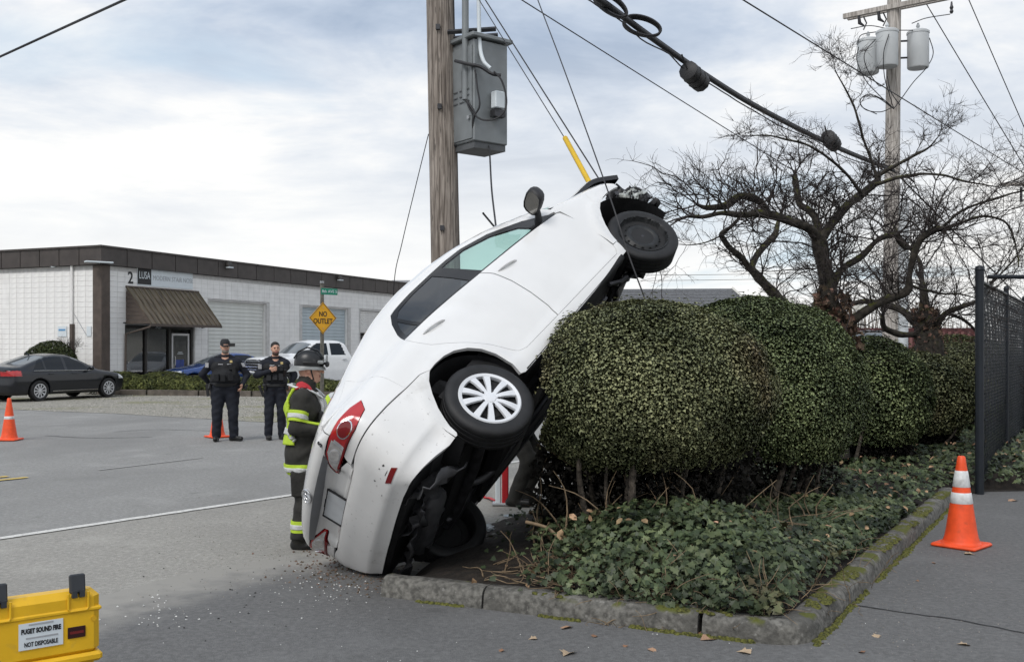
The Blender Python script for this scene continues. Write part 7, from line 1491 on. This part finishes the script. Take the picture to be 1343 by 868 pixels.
def officer(label, H, girth, arms, hands, pos, rz, cap, beard, fwd, toe, stance, h=.0135):
    p = Person(); k = standing(p, H-(.02 if cap else 0), girth, 1.26 if cap else 1.14, arms, stance, toe=toe); o, R = build_head(p, (0, -.012, 1.655*k), fwd, .04, 'short', True)
    for sd, nm, d, n_ in hands: hand(p, sd, np.array(arms[nm][1])*np.array([1, 1, k]), d, n_)
    mt = dict(UM); mt['beard'] = beard; root = person_obj('police_officer', label, 'police officers on the road', p, h, mt, pos, rz)
    z = lambda v: v*k
    v_ = garment(p, 'vest_carrier', ['torso'], [zp(z(1.045), -1), zp(z(1.385), 1)], .014, m_vest, root)
    garment(p, 'duty_belt', ['hips', 'torso'], [zp(z(.965), -1), zp(z(1.025), 1)], .016, m_gear, root); garment(p, 'collar', ['neck', 'torso'], [zp(z(1.475), -1), zp(z(1.515), 1)], .010, m_navy, root)
    for nm in ('r', 'l'): garment(p, 'boot_sole', ['boot'], [zp(.022, 1)], .006, m_gear, root) if nm == 'r' else None
    for x_, zz, sz in ((-.115, 1.13, (.085, .13, .045)), (-.02, 1.12, (.085, .12, .04)), (.08, 1.13, (.085, .14, .045)), (.10, 1.30, (.06, .10, .035))): stick(p, 'pouch', (x_, -.6, z(zz)), (0, 1, 0), sz, m_vest, root, .014)
    stick(p, 'radio', (.135, -.6, z(1.24)), (0, 1, 0), (.055, .15, .035), m_gear, root, .014); stick(p, 'name_strip', (-.075, -.6, z(1.345)), (0, 1, 0), (.085, .018, .006), m_patch, root, .018); stick(p, 'name_strip', (.075, -.6, z(1.345)), (0, 1, 0), (.075, .016, .006), m_patch, root, .018); stick(p, 'badge', (.105, -.6, z(1.385)), (0, 1, 0), (.045, .055, .008), m_badge, root, .018)
    for sd in (-1, 1): stick(p, 'shoulder_patch', (sd*.6, -.03, z(1.335)), (-sd, 0, 0), (.075, .085, .004), m_patch, root, .002)
    for sd, sz, yy in ((-1, (.07, .22, .05), .0), (1, (.06, .14, .05), .02), (1, (.05, .10, .04), -.09), (-1, (.05, .09, .04), -.10)): stick(p, 'holster' if sz[1] > .2 else 'belt_pouch', (sd*.6, yy, z(.965 if sz[1] < .2 else .90)), (-sd, 0, 0), sz, m_gear, root, .012)
    if cap:
        c = MB(); V = []; n = 20
        for (rr_, zz) in ((1.03, .028), (1.06, .06), (1.0, .10), (.75, .132), (.35, .145)):
            for i in range(n): t = 2*math.pi*i/n; V.append(o(.080*rr_*math.cos(t), -.012+.100*rr_*math.sin(t), zz))
        c.add(V, [(i*n+j, i*n+(j+1) % n, (i+1)*n+(j+1) % n, (i+1)*n+j) for i in range(4) for j in range(n)]+[tuple(range(4*n, 5*n))]); cp = c.build('cap', m_cap, root, 50)
        b = MB(); V = []; n = 12
        for j, (e, zz) in enumerate(((1., .040), (1.75, .028), (1.72, .020))):
            for i in range(n+1): t = math.pi*(.12+.76*i/n); V.append(o(.082*math.cos(t)*(1 if j == 0 else 1.0), -.012+.100*math.sin(t)*e, zz-.012*abs(math.cos(t))))
        b.add(V, [(j*(n+1)+i, j*(n+1)+i+1, (j+1)*(n+1)+i+1, (j+1)*(n+1)+i) for j in range(2) for i in range(n)]); b.build('cap_bill', m_cap, cp, 60)
    return root
officer('heavy set officer in a navy uniform and dark cap standing on the road', 1.83, 1.24, dict(r=((-.40, .10, 1.17), (-.27, .20, .985)), l=((.38, .05, 1.16), (.30, -.10, .985))), ((-1, 'r', (.5, .2, -.6), (1, 0, 0)), (1, 'l', (-.25, -.5, -.7), (-1, 0, 0))), (-5.14, 17.76, 0), rad(14), True, m_beardg, (.22, -.97), (-.10, .95), .15)
officer('bareheaded bearded officer with one hand raised to his vest', 1.77, 1.02, dict(r=((-.33, .06, 1.17), (-.12, -.19, 1.25)), l=((.35, .08, 1.17), (.27, .02, .985))), ((-1, 'r', (.7, -.2, .3), (0, 1, .2)), (1, 'l', (-.3, -.3, -.8), (-1, 0, 0))), (-4.31, 18.05, 0), rad(18), False, m_beardd, (.12, -.99), (.05, .25), .12)
# ---- firefighters ----
m_turn = mat('dark_turnout_cloth', (.028, .027, .024), .9, var=.25, vs=10, bump=.7, bs=24); m_helm = mat('black_helmet', (.016, .017, .019), .35, var=.15, vs=8); m_brim = mat('grey_helmet_brim', (.22, .23, .23), .4, var=.25, vs=9); m_redv = mat('red_vest_panel', (.45, .03, .04), .7); m_glove = mat('work_glove', (.06, .05, .04), .85)
FM = dict(torso=m_turn, hips=m_turn, leg_r=m_turn, leg_l=m_turn, arm_r=m_turn, arm_l=m_turn, boot=m_boot, skin=MT['skin'], neck=m_turn, hair=m_hair, eye=m_eye, lip=m_lip, glove=m_glove, coat=m_turn, beard=m_beardd)
def tri_stripe(p, groups, a, ax, root, w_=.085, off=.012, test=None):
    ax = np.array(ax, float); ax /= np.linalg.norm(ax); a = np.array(a, float); s_ = garment(p, 'reflective_stripe', groups, [(a-ax*w_/2, -ax), (a+ax*w_/2, ax)], off, MT['hivis'], root, test=test)
    if s_: garment(p, 'silver_band', groups, [(a-ax*w_*.20, -ax), (a+ax*w_*.20, ax)], off+.003, MT['silver'], s_, test=test)
def helmet(o, root, s=1.):
    c = MB(); n = 28; V = []; rows = ((1.08, .024), (1.10, .045), (1.08, .080), (.98, .115), (.75, .145), (.42, .163), (.1, .168))
    for rr_, zz in rows:
        for i in range(n): t = 2*math.pi*i/n; V.append(o(.088*rr_*math.cos(t), -.012+.112*rr_*math.sin(t), zz))
    c.add(V, [(i*n+j, i*n+(j+1) % n, (i+1)*n+(j+1) % n, (i+1)*n+j) for i in range(len(rows)-1) for j in range(n)]+[tuple(range((len(rows)-1)*n, len(rows)*n))]); h_ = c.build('helmet', m_helm, root, 50)
    b = MB(); V = []
    for e, zz in ((1.10, .030), (1.20, .030), (1.30, .012), (1.31, .004), (1.16, .018)):
        for i in range(n): t = 2*math.pi*i/n; ex = 1+.22*max(0, -math.sin(t)) if e > 1.3 else 1; V.append(o(.088*e*math.cos(t), -.012+.112*e*ex*math.sin(t), zz-(.030*max(0, -math.sin(t)) if e > 1.3 else 0)))
    b.add(V, [(i*n+j, i*n+(j+1) % n, (i+1)*n+(j+1) % n, (i+1)*n+j) for i in range(4) for j in range(n)]); b.build('helmet_brim', m_brim, h_, 50)
    for a_ in (-.035, 0, .035): MB().tube([o(a_*1.0, .11, .10), o(a_*1.2, .06, .166), o(a_*1.1, -.03, .188), o(a_, -.10, .150), o(a_, -.135, .09)], .007, 6).build('helmet_ridge', m_helm, h_, 60)
    MB().box(o(0, .135, .085), (.075, .016, .10), ch=.01, R=o_R(o)).build('front_shield', m_brim, h_); MB().tube([o(.108*math.cos(t), -.012+.140*math.sin(t), .060) for t in np.linspace(-.3, math.pi+.3, 20)], .012, 6).build('goggle_strap', m_gear, h_, 60)
    MB().box(o(0, .142, .055), (.15, .03, .05), ch=.012, R=o_R(o)).build('goggles', m_helm, h_); MB().box(o(.09, .09, .07), (.03, .05, .03), ch=.008, R=o_R(o)).build('helmet_light', m_brim, h_)
    for sd in (-1, 1): MB().tube([o(sd*.084, .01, .02), o(sd*.074, .03, -.05), o(sd*.03, .05, -.112), o(0, .055, -.118)], .006, 5).build('chin_strap', m_gear, h_)
def o_R(o): c = o(0, 0, 0); return np.stack([(o(*np.eye(3)[i])-c)/np.linalg.norm(o(*np.eye(3)[i])-c) for i in range(3)], 1)
def firefighter(label, H, pos, rz, vest=True, bent=False, h=.0115, fwd=(.1, -1)):
    p = Person(); k = H/1.78; z = lambda v: v*k
    if not bent:
        arms = dict(r=((-.255, .035, 1.13), (-.17, -.26, 1.10)), l=((.255, .03, 1.13), (.15, -.27, 1.12))); standing(p, H, 1.0, 1.2, arms, .11, coat=True, toe=(-.1, .2)); o, R = build_head(p, (0, -.035, 1.655*k), fwd, .05, 'short', False)
        p.c('coat', (-.075, .01, z(.88)), (.075, .01, z(.88)), .142, k=.06); p.c('coat', (-.080, .01, z(.78)), (.080, .01, z(.78)), .135, k=.06); p.c('neck', (0, -.0, z(1.46)), (0, -.01, z(1.53)), .085, .078, .03)
        for sd, nm in ((-1, 'r'), (1, 'l')): hand(p, sd, np.array(arms[nm][1])*np.array([1, 1, k]), (0.1*sd, -1, -.1), (0, 0, -1), 'glove', 1.1)
    else:
        for sd, nm in ((-1, 'r'), (1, 'l')):
            an = np.array([sd*.17, .05, .09]); kn = np.array([sd*.17, -.12, .49]); hp = np.array([sd*.10, .14, .86]); p.c('leg_'+nm, hp, kn, .12, .085, .04); p.c('leg_'+nm, kn, an, .085, .075, .03); p.c('boot', an+(0, .05, -.045), an+(0, -.16, -.05), .048, .044, .02)
            sh = np.array([sd*.19, -.30, 1.22]); el = np.array([sd*.26, -.42, .96]); wr = np.array([sd*.16, -.55, .74]); p.c('arm_'+nm, sh, el, .085, .068, .04); p.c('arm_'+nm, el, wr, .066, .052, .03); hand(p, sd, wr, (0, -.5, -.8), (0, .6, -.4), 'glove', 1.1)
        p.c('hips', (-.08, .13, .90), (.08, .13, .90), .14, k=.05); p.c('torso', (-.08, .02, 1.02), (.08, .02, 1.02), .15, k=.06); p.c('torso', (-.10, -.18, 1.17), (.10, -.18, 1.17), .15, k=.06); p.c('torso', (-.15, -.30, 1.24), (.15, -.30, 1.24), .088, k=.05); p.c('neck', (0, -.33, 1.27), (0, -.44, 1.34), .075, .065, .03); o, R = build_head(p, (0, -.52, 1.40), fwd, .55, 'short', False)
    root = person_obj('firefighter', label, 'firefighters round the crashed car', p, h, FM, pos, rz); helmet(o, root)
    if not bent:
        arm_ax = np.array([-.07, .03, -.29]); sh = np.array([-.19, 0, z(1.392)]); el = np.array([-.255, .035, z(1.13)])
        for sd, nm in ((-1, 'r'), (1, 'l')):
            s1 = sh*np.array([-sd, 1, 1]); e1 = el*np.array([-sd, 1, 1]); tri_stripe(p, ['arm_'+nm], s1+(e1-s1)*.62, e1-s1, root, .09); w1 = np.array([sd*-.17*-1 if False else sd*.165, -.26, z(1.10)]); tri_stripe(p, ['arm_'+nm], e1+(w1-e1)*.80, w1-e1, root, .075)
            tri_stripe(p, ['leg_'+nm], (0, 0, z(.215)), (0, 0, 1), root, .095)
            garment(p, 'trouser_cuff', ['leg_'+nm], [zp(z(.10), -1), zp(z(.165), 1)], .010, m_boot, root); stick(p, 'thigh_pocket', (sd*.6, 0, z(.62)), (-sd, 0, 0), (.17, .22, .03), m_turn, root, .0, .012)
        tri_stripe(p, ['coat', 'hips'], (0, 0, z(.745)), (0, 0, 1), root, .085, .012)
        MB().box((-.215, .02, z(1.335)), (.012, .075, .05), ch=.003, R=rotz(.1)).build('shoulder_flag', mat('muted_flag', (.28, .12, .10), .8, var=.4, vs=40), root)
        if vest:
            va = garment(p, 'hi_vis_vest', ['torso', 'hips', 'coat'], [zp(z(.97), -1), zp(z(1.475), 1)], .026, MT['hivis'], root, test=lambda c: (c[:, 1] > .055))
            garment(p, 'vest_band', ['torso'], [zp(z(1.06), -1), zp(z(1.115), 1)], .036, MT['silver'], root)
            for sd in (-1, 1): garment(p, 'vest_strap', ['torso'], [((sd*.075, 0, 0), (-1, 0, 0)), ((sd*.075+.055, 0, 0), (1, 0, 0)), ((0, -.03, 0), (0, 1, 0)), zp(z(1.12), -1), zp(z(1.43), 1)], .030, MT['silver'], root)
            garment(p, 'vest_shoulder_panel', ['torso'], [zp(z(1.45), -1), ((0, .05, 0), (0, 1, 0)), ((0, -.06, 0), (0, -1, 0)), ((-.085, 0, 0), (1, 0, 0))], .016, m_redv, root)
            MB().tube(smooth_path([(-.06, .13, z(1.52)), (-.15, .06, z(1.50)), (-.15, -.06, z(1.47)), (-.07, -.15, z(1.40))], 5), .016, 8, sq=.6).tube(smooth_path([(.06, .13, z(1.52)), (.15, .06, z(1.50)), (.15, -.06, z(1.47)), (.07, -.15, z(1.40))], 5), .016, 8, sq=.6).build('vest_collar', MT['silver'], root, 60)
            MB().box((-.14, -.15, z(1.20)), (.07, .04, .14), ch=.01, R=rotz(.3)).build('chest_radio', m_gear, root)
    else:
        for sd, nm in ((-1, 'r'), (1, 'l')):
            el = np.array([sd*.26, -.42, .96]); wr = np.array([sd*.16, -.55, .74]); tri_stripe(p, ['arm_'+nm], el+(wr-el)*.82, wr-el, root, .085)
        if vest:
            ax = np.array([0, -.42, .34]); ax /= np.linalg.norm(ax); garment(p, 'hi_vis_vest', ['torso', 'hips'], [((0, .08, .95), -ax), ((0, -.34, 1.27), ax)], .022, MT['hivis'], root); garment(p, 'vest_band', ['torso', 'hips'], [((0, -.02, 1.03), -ax), ((0, -.06, 1.065), ax)], .027, MT['silver'], root)
    return root
ff = firefighter('helmeted firefighter in lime vest standing in profile behind the tipped car', 1.60, (-1.74, 8.36, 0), rad(92))
firefighter('firefighter bending down whose dark legs show through the gap under the car', 1.78, (.13, 10.6, 0), rad(70), vest=False, bent=True, h=.02)
firefighter('crouching firefighter in lime vest almost hidden by the tipped car', 1.78, (-1.86, 10.6, 0), rad(95), vest=True, bent=True, h=.018)
